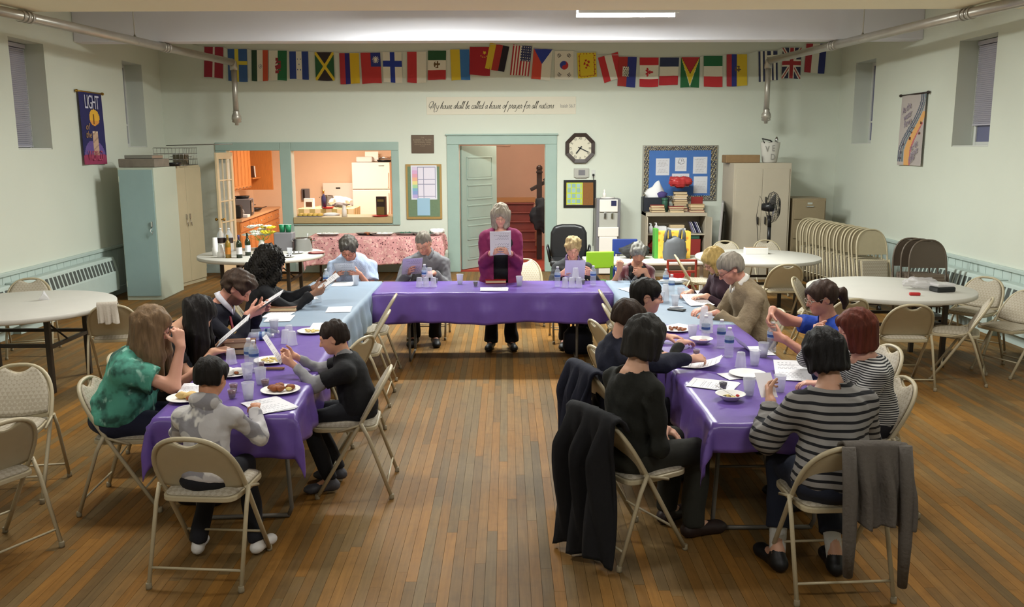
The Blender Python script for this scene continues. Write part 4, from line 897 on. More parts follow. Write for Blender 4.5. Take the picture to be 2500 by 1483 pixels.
# knitted scarf on a chair
M('knit', 'bdb3a6', .95, bump=(70, .5))
def drape(name, label, cat, mat, loc, rz, w, front, back, s_top=.897, thick=.012, seed=1, flare=.0, xoff=0, fold=.02):
    """cloth hung over the top of a chair back, falling in front (sitter side) and behind"""
    r = random.Random(seed); ph = [r.uniform(0, 6) for _ in range(5)]; nu, nv = 26, 46; V = []
    e = thing(name, label, cat, (loc[0], loc[1], 0), rz); tot = front+back; p_top = sp(0, s_top)
    for j in range(nv+1):
        t = -front+tot*j/nv
        for i in range(nu+1):
            u = i/nu*2-1; hx = w/2*(1+flare*abs(t)/max(back, .1)); x = xoff+u*hx; ax = min(abs(x)/.2, 1); ztop = p_top.z+.016-.09*max(0, abs(x)-.10)**1.5*10*.35
            wv = fold*math.sin(9*u+ph[0]+2*t)+.5*fold*math.sin(17*u+ph[1]-5*t)
            if abs(t) < .03: y = p_top.y-.0-t*.9; z = ztop+.012*(1-(t/.03)**2)
            elif t < 0: q = -t-.03; y = p_top.y+.03+q*.5+abs(wv)*.4; z = ztop-q*.86
            else:
                q = t-.03; y = p_top.y-.03-.03*min(1, q*6)-wv*min(1, q*5)-q*.03; z = ztop-q*(1-.0)-.02*math.sin(6*u+ph[2])*min(1, q*2)-.05*math.sin(3*u+ph[3])*max(0, q-back*.6)
            V.append((x+.02*math.sin(5*t+ph[4])*min(1, abs(t)*3), y, z))
    Fs = [(j*(nu+1)+i, j*(nu+1)+i+1, (j+1)*(nu+1)+i+1, (j+1)*(nu+1)+i) for j in range(nv) for i in range(nu)]
    o = obj('cloth', mesh_np('cloth', V, Fs, True), mat, e); sd = o.modifiers.new('solid', 'SOLIDIFY'); sd.thickness = thick; sd.offset = 0
    return e
c = CH0.location; drape('scarf', 'cream knitted scarf hung over the chair back at the left round table', 'scarf', 'knit', (c.x, c.y), R(14), .17, .12, .20, seed=4, xoff=-.02)
# ---------------------------------------------- round tables
M('plastic_white', 'c9c6be', .5, noise=(6, .02)); M('table_steel', '3d362e', .5, metal=.3)
def round_table(label, c, r, skirt=None):
    e = thing('round_table', label, 'table', (c[0], c[1], 0), 0, 'white round tables')
    MB().lathe([(0, .70), (r-.01, .70), (r, .708), (r, .742), (r-.006, .748), (0, .748)], n=64).build('tabletop', 'plastic_white', e)
    k = r*.52; t = .022
    for sx in (-1, 1):
        for sy in (-1, 1): MB().box((sx*k-t, sy*k*.8-t, 0), (sx*k+t, sy*k*.8+t, .70)).build('leg', 'table_steel', e, bevel=.004)
        MB().box((sx*k-t*.8, -k*.8, .40), (sx*k+t*.8, k*.8, .43)).build('leg_brace', 'table_steel', e); MB().tube([(sx*k, 0, .42), (sx*.12, 0, .69)], .009, 6).build('folding_stay', 'table_steel', e)
    for sy in (-1, 1): MB().box((-k, sy*k*.8-t*.8, .66), (k, sy*k*.8+t*.8, .69)).build('apron_bar', 'table_steel', e); MB().box((-k, sy*k*.8-t*.8, .42), (k, sy*k*.8+t*.8, .45)).build('cross_bar', 'table_steel', e)
    return e
RT_L = PZ(80, 752, .745)[:2]; RT_L = np.array([-4.52, 8.02]); RT_R = np.array([3.86, 8.78]); RT_M = np.array([3.27, 11.45]); RT_W = np.array([-3.35, 11.95])
round_table('white round table at the left picture edge', RT_L, .84); round_table('white round table at the right with plastic bag and food box', RT_R, .80)
round_table('white round table in the middle right with a white carton', RT_M, .80); round_table('white round table with wine bottles by the kitchen door', RT_W, .84)
# ---------------------------------------------- the U of folding tables
M('purple', '6a51a0', .32, noise=(3, .04), bump=(9, .25)); M('purple2', '7058a6', .32, noise=(3, .04), bump=(9, .25)); M('sky_cloth', '8798ab', .45, noise=(3, .03), bump=(9, .15)); M('table_tan', 'a89c86', .5); M('leg_grey', '6f6a62', .45, metal=.3)
def folding_table(label, x0, x1, y0, y1, z=.735):
    e = thing('folding_table', label, 'table', ((x0+x1)/2, (y0+y1)/2, 0), 0, 'folding tables of the U'); hx, hy = (x1-x0)/2, (y1-y0)/2
    MB().box((-hx, -hy, z-.03), (hx, hy, z)).build('tabletop', 'table_tan', e, bevel=.008); lng = hx > hy; L, S = (hx, hy) if lng else (hy, hx)
    for s in (-1, 1):
        a = s*(L-.32); q = S-.1
        def pt(l, w_, zz): return (l, w_, zz) if lng else (w_, l, zz)
        for w_ in (-1, 1): MB().tube([pt(a, w_*q*.9, z-.03), pt(a, w_*q, .06), pt(a, w_*q*.93, .015)], .013, 8).build('leg', 'leg_grey', e)
        MB().tube([pt(a, -q*.95, .015), pt(a, q*.95, .015)], .013, 8).build('foot_bar', 'leg_grey', e); MB().tube([pt(a, -q*.93, .38), pt(a, q*.93, .38)], .009, 6).build('cross_bar', 'leg_grey', e); MB().tube([pt(a, 0, .38), pt(a-s*.3, 0, z-.03)], .008, 6).build('brace', 'leg_grey', e)
    return e
def tablecloth(label, x0, x1, y0, y1, drops, mat, seed, z=.7375, wr=.004, name='tablecloth'):
    """drops = (left, right, front, back)"""
    r = random.Random(seed); ph = [r.uniform(0, 6) for _ in range(10)]; dl, dr, df, db = drops; st = .028
    cx, cy = (x0+x1)/2, (y0+y1)/2
    def axis(a, b, d0, d1):
        n0, n1 = max(1, round(d0/st)), max(1, round(d1/st)); n = max(2, round((b-a)/.035))
        return [a-d0*(1-k/n0) for k in range(n0)]+[a+(b-a)*k/n for k in range(n+1)]+[b+d1*(k+1)/n1 for k in range(n1)] if True else 0
    X = axis(x0, x1, dl, dr); Y = axis(y0, y1, df, db); V = []
    for y in Y:
        for x in X:
            px_, py_ = min(max(x, x0), x1), min(max(y, y0), y1); ex, ey = x-px_, y-py_; d = math.hypot(ex, ey)
            if d < 1e-6:
                h = wr*(math.sin(7*x+3*y+ph[0])*math.sin(5*y-4*x+ph[1])+.5*math.sin(17*x+9*y+ph[2])*math.sin(11*y+ph[3])); h = max(0, h)
                V.append((x-cx, y-cy, z+h))
            else:
                nx, ny = ex/d, ey/d; al = x if abs(ny) > abs(nx) else y; q = min(1, d/.18)
                out = .012+.03*q*(.5+.5*math.sin(11*al+ph[4]))*q+.014*q*math.sin(23*al+ph[5]); corner = min(abs(nx), abs(ny))*1.4
                out = out*(1-corner)+corner*(.03+.05*q)
                zz = z-d*(.985)+(.012*math.sin(6*al+ph[6]))*q
                V.append((px_+nx*out-cx, py_+ny*out-cy, max(zz, .02)))
    nx_ = len(X); Fs = [(j*nx_+i, j*nx_+i+1, (j+1)*nx_+i+1, (j+1)*nx_+i) for j in range(len(Y)-1) for i in range(nx_-1)]
    o = obj(name, mesh_np('cloth', V, Fs, True), mat, None, (cx, cy, 0)); s = o.modifiers.new('solid', 'SOLIDIFY'); s.thickness = .0015; s.offset = 1
    return tag(o, label, 'tablecloth', 'cloths of the U tables')
LX0, LX1, RX0, RX1 = -2.10, -1.36, 1.06, 1.84
TABS = [('left front folding table of the U, under purple plastic', LX0, LX1, 4.58, 6.96), ('left rear folding table of the U, under light blue plastic', LX0, LX1, 7.0, 9.40), ('middle folding table of the U, under purple plastic', LX1+.04, RX0-.04, 8.65, 9.38),
        ('right rear folding table of the U, under light blue plastic', RX0, RX1, 6.98, 9.38), ('right front folding table of the U, under purple plastic', RX0, RX1, 4.40, 6.96)]
for t in TABS: folding_table(*t)
for o in [x for x in bpy.data.objects if x.get('label') == TABS[0][0]]: o.location = (-1.615, 5.78, 0); o.rotation_euler = (0, 0, R(4))
tablecloth('purple plastic tablecloth on the left front table, with pointed hanging corners', LX0, LX1, 4.56, 6.99, (.24, .24, .25, .02), 'purple', 1, wr=.004); o = bpy.data.objects['tablecloth']; o.location = (-1.615, 5.77, 0); o.rotation_euler = (0, 0, R(4))
tablecloth('light blue plastic tablecloth on the left rear table', LX0, LX1, 6.99, 9.42, (.2, .34, .02, .2), 'sky_cloth', 2, wr=.003)
tablecloth('wide purple plastic tablecloth on the middle table facing the camera', LX1+.02, RX0-.02, 8.62, 9.41, (.02, .02, .31, .2), 'purple', 3, wr=.004)
tablecloth('light blue plastic tablecloth on the right rear table', RX0, RX1, 6.97, 9.40, (.24, .22, .02, .2), 'sky_cloth', 4, wr=.003)
tablecloth('purple plastic tablecloth on the right front table', RX0, RX1, 4.38, 6.97, (.30, .2, .16, .02), 'purple2', 5, wr=.004)
# ---------------------------------------------- storage and furniture along the walls
M('locker_blue', '8fa8a8', .5, noise=(4, .04)); M('locker_side', 'b5bfb0', .55); M('locker_beige', 'b3a98c', .5, noise=(4, .04)); M('cab_beige', 'b5ab98', .5, noise=(4, .03)); M('cab_brown', '8c7d62', .5, noise=(4, .04))
def locker(label, loc, rz, w_, d_, h_, front, side, two):
    e = thing('metal_locker', label, 'locker', loc, rz); MB().box((-w_/2, 0, .0), (w_/2, d_, h_)).build('body', side, e, bevel=.006)
    n = 2 if two else 1
    for k in range(n):
        a = -w_/2+.012+k*(w_-.02)/n; b = a+(w_-.024)/n-.004; dr = MB().box((a, -.018, .06), (b, -.001, h_-.03)).build('door', front, e, bevel=.004)
        hx = b-.05 if (k == 0) else a+.05; MB().box((hx-.012, -.04, h_*.56), (hx+.012, -.018, h_*.60)).build('latch', 'chrome', dr, bevel=.003)
        MB().tube([(hx, -.03, h_*.56), (hx-.02, -.05, h_*.53), (hx, -.05, h_*.50), (hx+.015, -.04, h_*.53)], .006, 6).build('padlock', 'chrome', dr)
        for z in (.2, h_-.2): MB().box((a if k == 0 else b-.01, -.024, z), ((a+.01) if k == 0 else b, -.018, z+.08)).build('hinge', side, dr)
    return e
locker('grey-blue metal locker standing by the left radiator', (-5.26, 12.62, 0), R(2), .5, .95, 1.90, 'locker_blue', 'locker_side', False)
locker('beige two-door metal locker beside the kitchen door', (-5.12, 14.12, 0), R(80), .98, .42, 1.9, 'locker_beige', 'locker_beige', True)
# things on top of the lockers
M('wire', '8f8d88', .35, metal=.8); M('dusty', '7d7468', .9, noise=(8, .2))
e = thing('wire_basket', 'grey wire dish rack on top of the beige locker', 'basket', (-5.32, 14.4, 1.905), R(5)); 
for z in (0, .09, .18, .27):
    MB().tube([(-.22, -.45, z), (.22, -.45, z), (.22, .4, z), (-.22, .4, z)], .005, 5, closed=True).build('hoop', 'wire', e)
for k in range(9):
    t = -.22+k*.055; MB().tube([(t, -.46, 0), (t*1.03, -.46, .27)], .003, 4).build('upright', 'wire', e); MB().tube([(.225, -.45+k*.1, 0), (.225, -.45+k*.1, .27)], .003, 4).build('upright', 'wire', e)
pot('dented steel saucepan inside the wire rack on the locker', (-5.22, 14.3, 1.91), .12, .16); pan('dark pan tilted on the beige locker top', (-5.16, 13.82, 1.902), .12, 'iron', R(-60), 'pans')
o = MB().box((-.26, -.28, 0), (.26, .28, .12)).build('cardboard_box', 'dusty', bevel=.01); o.location = (-5.30, 13.05, 1.901); tag(o, 'flat dusty brown box on top of the grey-blue locker', 'box')
o = MB().box((-.2, -.2, 0), (.2, .2, .05)).build('baking_tray', 'wire', bevel=.006); o.location = (-5.30, 13.05, 2.0225); tag(o, 'grey tray lying on the dusty box', 'tray')
o = MB().tube([(-5.4, 14.2, 2.215), (-4.35, 14.2, 2.235)], .008, 6).build('metal_rod', 'wire'); tag(o, 'long thin rod sticking out over the locker rack', 'rod')
# buffet table with patterned cloth
M('calico', 'c78f8f', .85); two_tone(MATS['calico'], 'voronoi', '5a2f36', 26, (1, 1, 1), .30, .22); two_tone(MATS['calico'], 'noise', 'd8b0a8', 22, (1, 1, 1), .55, .62)
BX0, BX1, BY0, BY1 = -3.25, -1.08, 14.2, 14.95
e = thing('buffet_table', 'long buffet table against the wall below the hatch', 'table', ((BX0+BX1)/2, (BY0+BY1)/2, 0)); hx, hy = (BX1-BX0)/2, (BY1-BY0)/2
MB().box((-hx, -hy, .70), (hx, hy, .735)).build('tabletop', 'table_tan', e, bevel=.006)
for sx in (-1, 1):
    for sy in (-1, 1): MB().tube([(sx*(hx-.2), sy*(hy-.1), .70), (sx*(hx-.2), sy*(hy-.06), 0)], .02, 8).build('leg', 'dark_wood', e)
o = tablecloth('red and cream small-patterned cloth on the buffet table', BX0, BX1, BY0, BY1, (.3, .3, .45, .05), 'calico', 8); del o['group']
# ---- right side storage
CO = (PY(1577, 515, 14.75)[0], PY(1727, 515, 14.75)[0])
e = thing('open_cabinet', 'low open metal cabinet crammed with books and bags under the bulletin board', 'cabinet', ((CO[0]+CO[1])/2, 14.75, 0)); hw = (CO[1]-CO[0])/2; hh = 1.08
for b, n in ((((-hw, 0, 0), (-hw+.03, .5, hh)), 'side_panel'), (((hw-.03, 0, 0), (hw, .5, hh)), 'side_panel'), (((-hw, .48, 0), (hw, .5, hh)), 'back_panel'), (((-hw, -.01, hh-.06), (hw, .5, hh)), 'top_panel'), (((-hw, 0, 0), (hw, .5, .06)), 'base_panel')): MB().box(*b).build(n, 'cab_beige', e, bevel=.004)
for z in (.34, .70): MB().box((-hw+.03, .02, z), (hw-.03, .48, z+.02)).build('shelf', 'cab_beige', e)
for s in (-1, 1): MB().obox((s*(hw+.0), -.14, .53), (.02, .30, .98), (0, 0, s*R(6))).build('door', 'cab_beige', e, bevel=.004)
M('green_bin', '2f5a48', .5); M('crate_navy', '20242e', .5); M('red_bag', 'b83a3c', .35); M('book_red', '8c2c28', .6); M('book_black', '2a2628', .6); M('book_tan', 'b89a6a', .6); M('lilac', 'a8a4c8', .7)
def book(label, loc, size, rz, mat, group, name='book'):
    o = thing(name, label, 'book', loc, rz, group); a, b, c_ = size; MB().box((-a/2, -b/2, 0), (a/2, b/2, c_*.12)).build('cover', mat, o); MB().box((-a/2, -b/2, c_*.88), (a/2, b/2, c_)).build('cover', mat, o)
    MB().box((-a/2+.004, -b/2+.006, c_*.12), (a/2-.006, b/2-.004, c_*.88)).build('pages', 'book_cream', o); MB().box((-a/2-.003, b/2-.004, 0), (a/2, b/2, c_)).build('spine', mat, o); return o
bx = (CO[0]+CO[1])/2
rb = random.Random(5); BG = 'books piled on the open cabinet'
z = 1.0805; cols = ['book_tan', 'book_red', 'paper', 'book_black', 'book_cream', 'book_brown']; wd = ['tan', 'red', 'white', 'black', 'cream', 'brown']
pl = [('front left pile', -.30, .10, 3, .04), ('centre front pile', .02, .11, 3, .035), ('tall middle pile', .12, .34, 8, .045), ('right front pile', .36, .14, 3, .05)]
for nm_, dx, dy, n, th in pl:
    zz = z
    for k in range(n):
        t = th*rb.uniform(.7, 1.2); j = rb.randrange(6); q = ['bottom', 'second', 'third', 'fourth', 'fifth', 'sixth', 'seventh', 'eighth'][k]
        book(f'{wd[j]} book, {q} from below in the {nm_} on the cabinet', (bx+dx+rb.uniform(-.01, .01), 14.75+dy, zz), (rb.uniform(.2, .25), .17, t), rb.uniform(-.12, .12), cols[j], BG); zz += t+.0005
e = thing('crate', 'dark blue plastic crate with stuffed bags on the open cabinet', 'crate', (bx-.30, 15.14, 1.0805)); M('crate', '262b3a', .5)
for b in (((-.22, -.13, 0), (.22, -.12, .24)), ((-.22, .12, 0), (.22, .13, .24)), ((-.22, -.13, 0), (-.21, .13, .24)), ((.21, -.13, 0), (.22, .13, .24)), ((-.22, -.13, 0), (.22, .13, .01))): MB().box(*b).build('crate_panel', 'crate_navy', e, bevel=.003)
M('purple_cloth', '4a3f78', .8)
m = MB().lathe([(0, .1), (.12, .1), (.16, .22), (.17, .28), (.13, .36), (.08, .44), (.03, .50), (0, .51)], n=18); m.v = [(p[0]*(1+.18*math.sin(9*p[2]*6+p[1]*30))+.12*max(0, p[2]-.3), p[1]*.6, p[2]+.03*math.sin(p[0]*28)*(p[2] > .2)) for p in m.v]; m.build('white_bag', 'paper', e); MB().lathe([(.05, .2), (.1, .3), (.06, .33), (0, .34)], n=10, c=(.1, -.06, 0)).build('purple_bundle', 'purple_cloth', e)
blob_hang('plastic_bag', 'red plastic bag lying on the tall pile of books', 'bag', (bx+.10, 15.10, 1.575), (.2, .1, .095), 'red_bag', 12)
e = thing('canister', 'dark green round tin in front of the blue crate', 'tin', (bx-.165, 14.955, 1.0805)); MB().lathe([(0, 0), (.05, 0), (.05, .22), (.045, .225), (0, .225)], n=20).build('body', 'green_bin', e); MB().lathe([(.052, .19), (.054, .2), (.052, .235), (0, .237)], n=20).build('lid', 'green_bin', e)
o = MB().box((-.1, -.012, 0), (.1, .012, .24)).build('folder', 'book_red', bevel=.003); o.location = (bx+.42, 15.16, 1.0805); tag(o, 'red folder upright at the right end of the cabinet top', 'folder')
# contents of the shelves
def shelf_item(label, cat, dx, z, size, mat, name, dy=.2):
    o = MB().box((-size[0]/2, -size[1]/2, 0), (size[0]/2, size[1]/2, size[2])).build(name, mat, bevel=.006); o.location = (bx+dx, 14.75+dy, z); return tag(o, label, cat)
shelf_item('white paper ream on the top cabinet shelf', 'paper', .03, .7205, (.30, .22, .09), 'paper', 'paper_ream'); shelf_item('cream tray on top of the paper ream in the cabinet', 'tray', .04, .8115, (.24, .2, .05), 'book_cream', 'letter_tray')
ordm = ['first', 'second', 'third', 'fourth', 'fifth', 'sixth']
for k in range(6):
    o = thing('magazine', f'{ordm[k]} of six leaning magazines on the top shelf, counted from the left', 'magazine', (bx+.26+k*.028, 14.95, .7205), 0, 'leaning magazines'); MB().obox((.03, 0, .10), (.008, .2, .2), (0, R(-24), 0)).build('cover', ['lilac', 'paper', 'navy', 'lilac', 'paper', 'book_black'][k], o)
for k, (dx, h) in enumerate(((-.40, .16), (-.31, .17))):
    e = thing('soap_bottle', ['white pump bottle at the left of the top shelf', 'white pump bottle next to the leftmost one on the top shelf'][k], 'bottle', (bx+dx, 14.9, .7205)); MB().lathe([(0, 0), (.035, 0), (.035, h*.7), (.012, h*.85), (.012, h), (0, h)], n=12).build('body', 'paper', e); MB().box((-.03, -.006, h), (.006, .006, h+.012)).build('pump', 'paper', e)
shelf_item('white carton between bottles and paper on the top shelf', 'box', -.21, .7205, (.14, .16, .12), 'paper', 'small_carton')
blob_hang('plastic_bag', 'dark red plastic bag on the lower cabinet shelf', 'bag', (bx-.27, 14.98, .50), (.16, .12, .125), 'book_red', 21); shelf_item('red box on the lower right of the cabinet', 'box', .30, .3605, (.26, .3, .27), 'book_red', 'storage_box'); shelf_item('green box on the cabinet shelf above the red box', 'box', .30, .6315, (.22, .3, .06), 'green_bin', 'storage_box')
# tall beige cabinet
T0, T1 = PY(1793, 395, 14.35)[0], PY(1934, 395, 14.35)[0]
e = thing('storage_cabinet', 'tall beige two-door metal cabinet with box and tote bag on top', 'cabinet', ((T0+T1)/2, 14.35, 0)); hw = (T1-T0)/2; th_ = 1.90
MB().box((-hw, 0, 0), (hw, .75, th_)).build('body', 'cab_beige', e, bevel=.006)
for k in (0, 1):
    a = -hw+.03+k*(hw-.03); d = MB().box((a+.002, -.015, .08), (a+hw-.032, 0, th_-.09)).build('door', 'cab_beige', e, bevel=.004)
    for z in (.98, 1.3) if k else (.98,): x = (a+.06) if k else (a+hw-.09); MB().box((x-.008, -.05, z-.06), (x+.008, -.015, z+.06)).build('handle', 'black_plastic', d, bevel=.004)
tcx = (T0+T1)/2
o = MB().box((-.28, -.15, 0), (.28, .15, .13)).build('cardboard_box', 'cardboard', bevel=.012); o.location = (tcx-.26, 14.75, th_+.0005); tag(o, 'flat brown cardboard box on top of the tall beige cabinet', 'box')
M('canvas', 'c9c6bd', .9, bump=(14, .3))
e = thing('tote_bag', 'white canvas tote bag with dark letters on the tall cabinet', 'bag', (tcx+.21, 14.72, th_+.0005), R(4))
m = MB().lathe([(0, 0), (.11, 0), (.125, .02), (.15, .2), (.165, .33), (.155, .335), (.13, .2), (.0, .16)], n=20); m.v = [(p[0], p[1]*.6, p[2]+.012*math.sin(p[0]*40)*(p[2] > .3)) for p in m.v]; m.build('bag_body', 'canvas', e)
MB().tube([(-.12, -.06, .32), (-.16, -.05, .39), (-.02, -.05, .36), (.02, -.06, .32)], .012, 6).build('strap', 'black_plastic', e); MB().lathe([(.025, .3), (.03, .38), (.012, .42), (0, .42)], n=10, c=(.1, 0, 0)).build('bottle_inside', 'chrome', e)
for t, x, z in (('V', -.085, .22), ('E', .02, .23), ('D', .02, .09)): lettering(t, .14, 'ink_grey', e, (x, -.098 if z > .15 else -.085, z), sx=.8)
FC = (PY(1937, 475, 14.3)[0], PY(2018, 475, 14.3)[0])
e = thing('file_cabinet', 'brown metal filing cabinet behind the stacked chairs', 'cabinet', ((FC[0]+FC[1])/2+.02, 14.35, 0)); hw = (FC[1]-FC[0])/2
MB().box((-hw, 0, 0), (hw, .7, 1.33)).build('body', 'cab_brown', e, bevel=.006)
for k in range(4): d = MB().box((-hw+.02, -.016, .05+k*.315), (hw-.02, 0, .05+k*.315+.30)).build('drawer', 'cab_brown', e, bevel=.004); MB().box((-.06, -.035, .05+k*.315+.2), (.06, -.016, .05+k*.315+.215)).build('handle', 'chrome', d, bevel=.003); MB().box((-.04, -.02, .05+k*.315+.24), (.04, -.016, .05+k*.315+.27)).build('label_holder', 'chrome', d)
M('table_grey', '9c9896', .5)
e = thing('leaning_table', 'folded grey card table leaning against the tall beige cabinet', 'table', (3.47, 14.5, 0)); 
m = MB().box((-.02, -.42, .0), (.02, .42, 1.28)); m.xf(Matrix.Rotation(R(3), 4, 'Y') @ Matrix.Rotation(R(-14), 4, 'Z')); m.build('tabletop', 'table_grey', e, bevel=.018)
for yy in (-.3, .3): m = MB().tube([(.03, yy, .1), (.03, yy, 1.1)], .01, 6); m.xf(Matrix.Rotation(R(3), 4, 'Y') @ Matrix.Rotation(R(-14), 4, 'Z')); m.build('folded_leg', 'table_steel', e)
o = MB().box((-.2, -.15, 0), (.2, .15, .26)).build('cardboard_box', 'cardboard', bevel=.01); o.location = (3.12, 13.95, 0); o.rotation_euler = (0, 0, .2); tag(o, 'brown box on the floor beside the open cabinet', 'box')
# pedestal fan
e = thing('pedestal_fan', 'black pedestal fan in front of the tall beige cabinet', 'fan', (4.02, 13.5, 0))
MB().lathe([(0, 0), (.2, 0), (.2, .02), (.04, .05), (0, .05)], n=24).build('base', 'black_plastic', e); MB().tube([(0, 0, .04), (0, 0, .62)], .016, 8).build('pole', 'chrome', e); MB().tube([(0, 0, .6), (0, 0, .95)], .028, 10).build('sleeve', 'black_plastic', e)
hd = Vector((0, -.02, 1.25)); MB().tube([(0, 0, .94), (0, .02, 1.12)], .03, 10).build('neck', 'black_plastic', e)
m = MB().lathe([(0, -.14), (.055, -.13), (.075, -.02), (.06, .05), (0, .06)], n=16, axis='y'); rotf = Matrix.Translation(hd) @ Matrix.Rotation(R(62), 4, 'Z'); m.xf(rotf); m.build('motor', 'black_plastic', e)
gr = MB()
for k in range(30):
    a = 2*PI*k/30; pr = [(.03, -.13), (.14, -.12), (.21, -.08), (.235, -.03), (.21, .02), (.13, .045)]; gr.tube([(r_*math.cos(a), y_, r_*math.sin(a)) for r_, y_ in pr], .0022, 4, caps=False)
for r_, y_ in ((.235, -.03), (.14, -.12), (.03, -.13), (.13, .045)): gr.tube([(r_*math.cos(2*PI*k/28), y_, r_*math.sin(2*PI*k/28)) for k in range(28)], .004, 5, closed=True)
gr.xf(rotf); gr.build('wire_guard', 'iron', e)
for k in range(3):
    m = MB(); a = 2*PI*k/3; P = []
    for i in range(7):
        for j in range(5):
            rr_ = .04+.165*i/6; t = a+(j/4-.5)*1.25*(1-.25*i/6); P.append((rr_*math.cos(t), -.05+(j/4-.5)*.05, rr_*math.sin(t)))
    m.add(P, [(i*5+j, i*5+j+1, (i+1)*5+j+1, (i+1)*5+j) for i in range(6) for j in range(4)], True); m.xf(rotf); o = m.build('blade', 'grey_plastic', e); o.modifiers.new('s', 'SOLIDIFY').thickness = .004
MB().tube([(0.02, .02, 1.1), (-.16, .03, 1.42), (-.2, .02, 1.1), (-.16, 0, .7), (-.22, -.02, .35)], .005, 5).build('power_cord', 'black_plastic', e)
# stacked folded chairs leaning in the corner
def make_folded(metal, fab, label, name='folded_chair', cut=False):
    e = thing(name, label, 'chair'); P = chair_frame_pts(); f = lambda x, s: Vector((x, 0, s+.012))
    pts = [f(x, s) for x, s in P]; MB().tube(pts+[Vector((-p.x, p.y, p.z)) for p in pts[::-1][1:]], .0125, 8).build('main_frame', metal, e)
    m = MB(); rows = 8; V = []
    for lay in (-.006, .006):
        for j in range(rows+1):
            s = .56+.32*j/rows
            for i in range(9): V.append((max(arch_x(s)-.008, .02)*(i/4-1), lay, s+.012))
    n = (rows+1)*9; Fs = []
    for j in range(rows):
        for i in range(8): a = j*9+i; Fs += [(a, a+1, a+10, a+9), (n+a+9, n+a+10, n+a+1, n+a)]
    m.add(V, Fs).build('backrest', metal, e)
    MB().box((-.19, -.045, .10), (.19, -.015, .50)).build('seat', metal, e, bevel=.02); MB().box((-.18, -.058, .11), (.18, -.045, .49)).build('seat_cushion', fab, e, bevel=.012)
    for s in (-1, 1): MB().tube([(s*.232, -.02, .50), (s*.234, -.03, .0125)], .0115, 8).build('rear_leg', metal, e)
    MB().tube([(-.234, -.03, .14), (.234, -.03, .14)], .007, 6).build('stretcher', metal, e)
    return e
FG = 'folded beige chairs in the corner stack'; f0 = make_folded('beige_metal', 'fabric', 'folded beige chair, nearest one of the leaning stack in the right corner'); fk = kids_of(f0)
ordn = ['nearest', 'second', 'third', 'fourth', 'fifth', 'sixth', 'seventh', 'eighth', 'ninth', 'tenth', 'eleventh', 'twelfth', 'thirteenth', 'fourteenth', 'fifteenth', 'sixteenth', 'seventeenth', 'eighteenth', 'nineteenth', 'twentieth']
NST = 18
e = thing('chair_cart', 'low metal cart carrying the folded beige chairs', 'cart', (4.72, 12.5, 0))
for s_ in (-1, 1): MB().box((s_*.17-.02, -1.15, .13), (s_*.17+.02, 1.25, .17)).build('rail', 'table_steel', e)
for y_ in (-1.1, 0, 1.2):
    MB().box((-.2, y_-.02, .10), (.2, y_+.02, .13)).build('cross_bar', 'table_steel', e)
    for s_ in (-1, 1): MB().lathe([(0, -.015), (.045, -.015), (.045, .015), (0, .015)], axis='x', n=14, c=(s_*.17, y_, .045)).build('caster', 'black_plastic', e)
e = thing('chair_cart', 'low cart under the three brown folded chairs', 'cart', (5.05, 10.55, 0))
MB().box((-.22, -.2, .10), (.22, .3, .14)).build('platform', 'table_steel', e)
for s_ in (-1, 1):
    for y_ in (-.15, .25): MB().lathe([(0, -.015), (.045, -.015), (.045, .015), (0, .015)], axis='x', n=14, c=(s_*.17, y_, .045)).build('caster', 'black_plastic', e)
for k in range(NST):
    t = k/(NST-1); y = 11.55+1.85*t; o = f0 if k == 0 else clone(f0, (0, 0, 0), 0, f'folded beige chair, {ordn[k]} from the camera in the corner stack', FG, fk)
    o['group'] = FG; o.location = (4.88-.22*t, y, .172); o.rotation_euler = (R(-12-2*(k % 2))+R(6)*t, 0, R(8+2*(k % 3)))
g0 = make_folded('brown_metal', 'fabric_brown', 'brown folded chair with zigzag seat, front one of three by the right wall'); gk = kids_of(g0)
for k in range(3):
    o = g0 if k == 0 else clone(g0, (0, 0, 0), 0, ['', 'brown folded chair, middle one of three by the right wall', 'brown folded chair, rear one of three by the right wall'][k], '', gk)
    o['group'] = 'brown folded chairs by the right wall'; o.location = (5.06-.05*k, 10.42+.11*k, .142); o.rotation_euler = (R(-9), 0, R(-4))
# water dispenser, office chair, children's table
e = thing('water_dispenser', 'white and grey upright water dispenser beside the black framed board', 'dispenser', (PY(1486, 483, 15.0)[0], 15.0, 0)); hw = .205
MB().box((-hw, 0, 0), (hw, .32, 1.30)).build('body', 'grey_plastic', e, bevel=.012); MB().box((-hw+.05, -.03, .02), (hw-.05, 0, .66)).build('lower_door', 'white_enamel', e, bevel=.01); MB().box((-hw+.03, -.035, .66), (hw-.03, 0, .82)).build('drip_tray', 'white_enamel', e, bevel=.01)
MB().box((-hw+.05, -.002, .82), (hw-.05, .004, 1.08)).build('recess', 'therm', e); MB().box((-hw+.05, -.03, 1.08), (hw-.05, 0, 1.29)).build('upper_panel', 'white_enamel', e, bevel=.008); MB().box((.04, -.034, 1.18), (.13, -.028, 1.27)).build('display', 'navy', e)
for s in (-1, 1): MB().box((s*.06-.02, -.05, .98), (s*.06+.02, -.002, 1.07)).build('tap', 'chrome', e, bevel=.006)
MB().lathe([(0, 1.30), (.12, 1.30), (.13, 1.32), (0, 1.325)], n=20, c=(0, .15, 0)).build('lid', 'white_enamel', e)
e = thing('soap_bottle', 'small white bottle on the water dispenser', 'bottle', (PY(1476, 470, 15.1)[0], 15.12, 1.3255)); MB().lathe([(0, 0), (.03, 0), (.03, .06), (.012, .08), (.02, .12), (0, .13)], n=12).build('body', 'white_enamel', e)
M('leather', '1d1d1f', .4, bump=(18, .2))
e = thing('office_chair', 'black leather office chair behind the blonde woman in dark cardigan', 'chair', (.90, 12.95, 0), R(176))
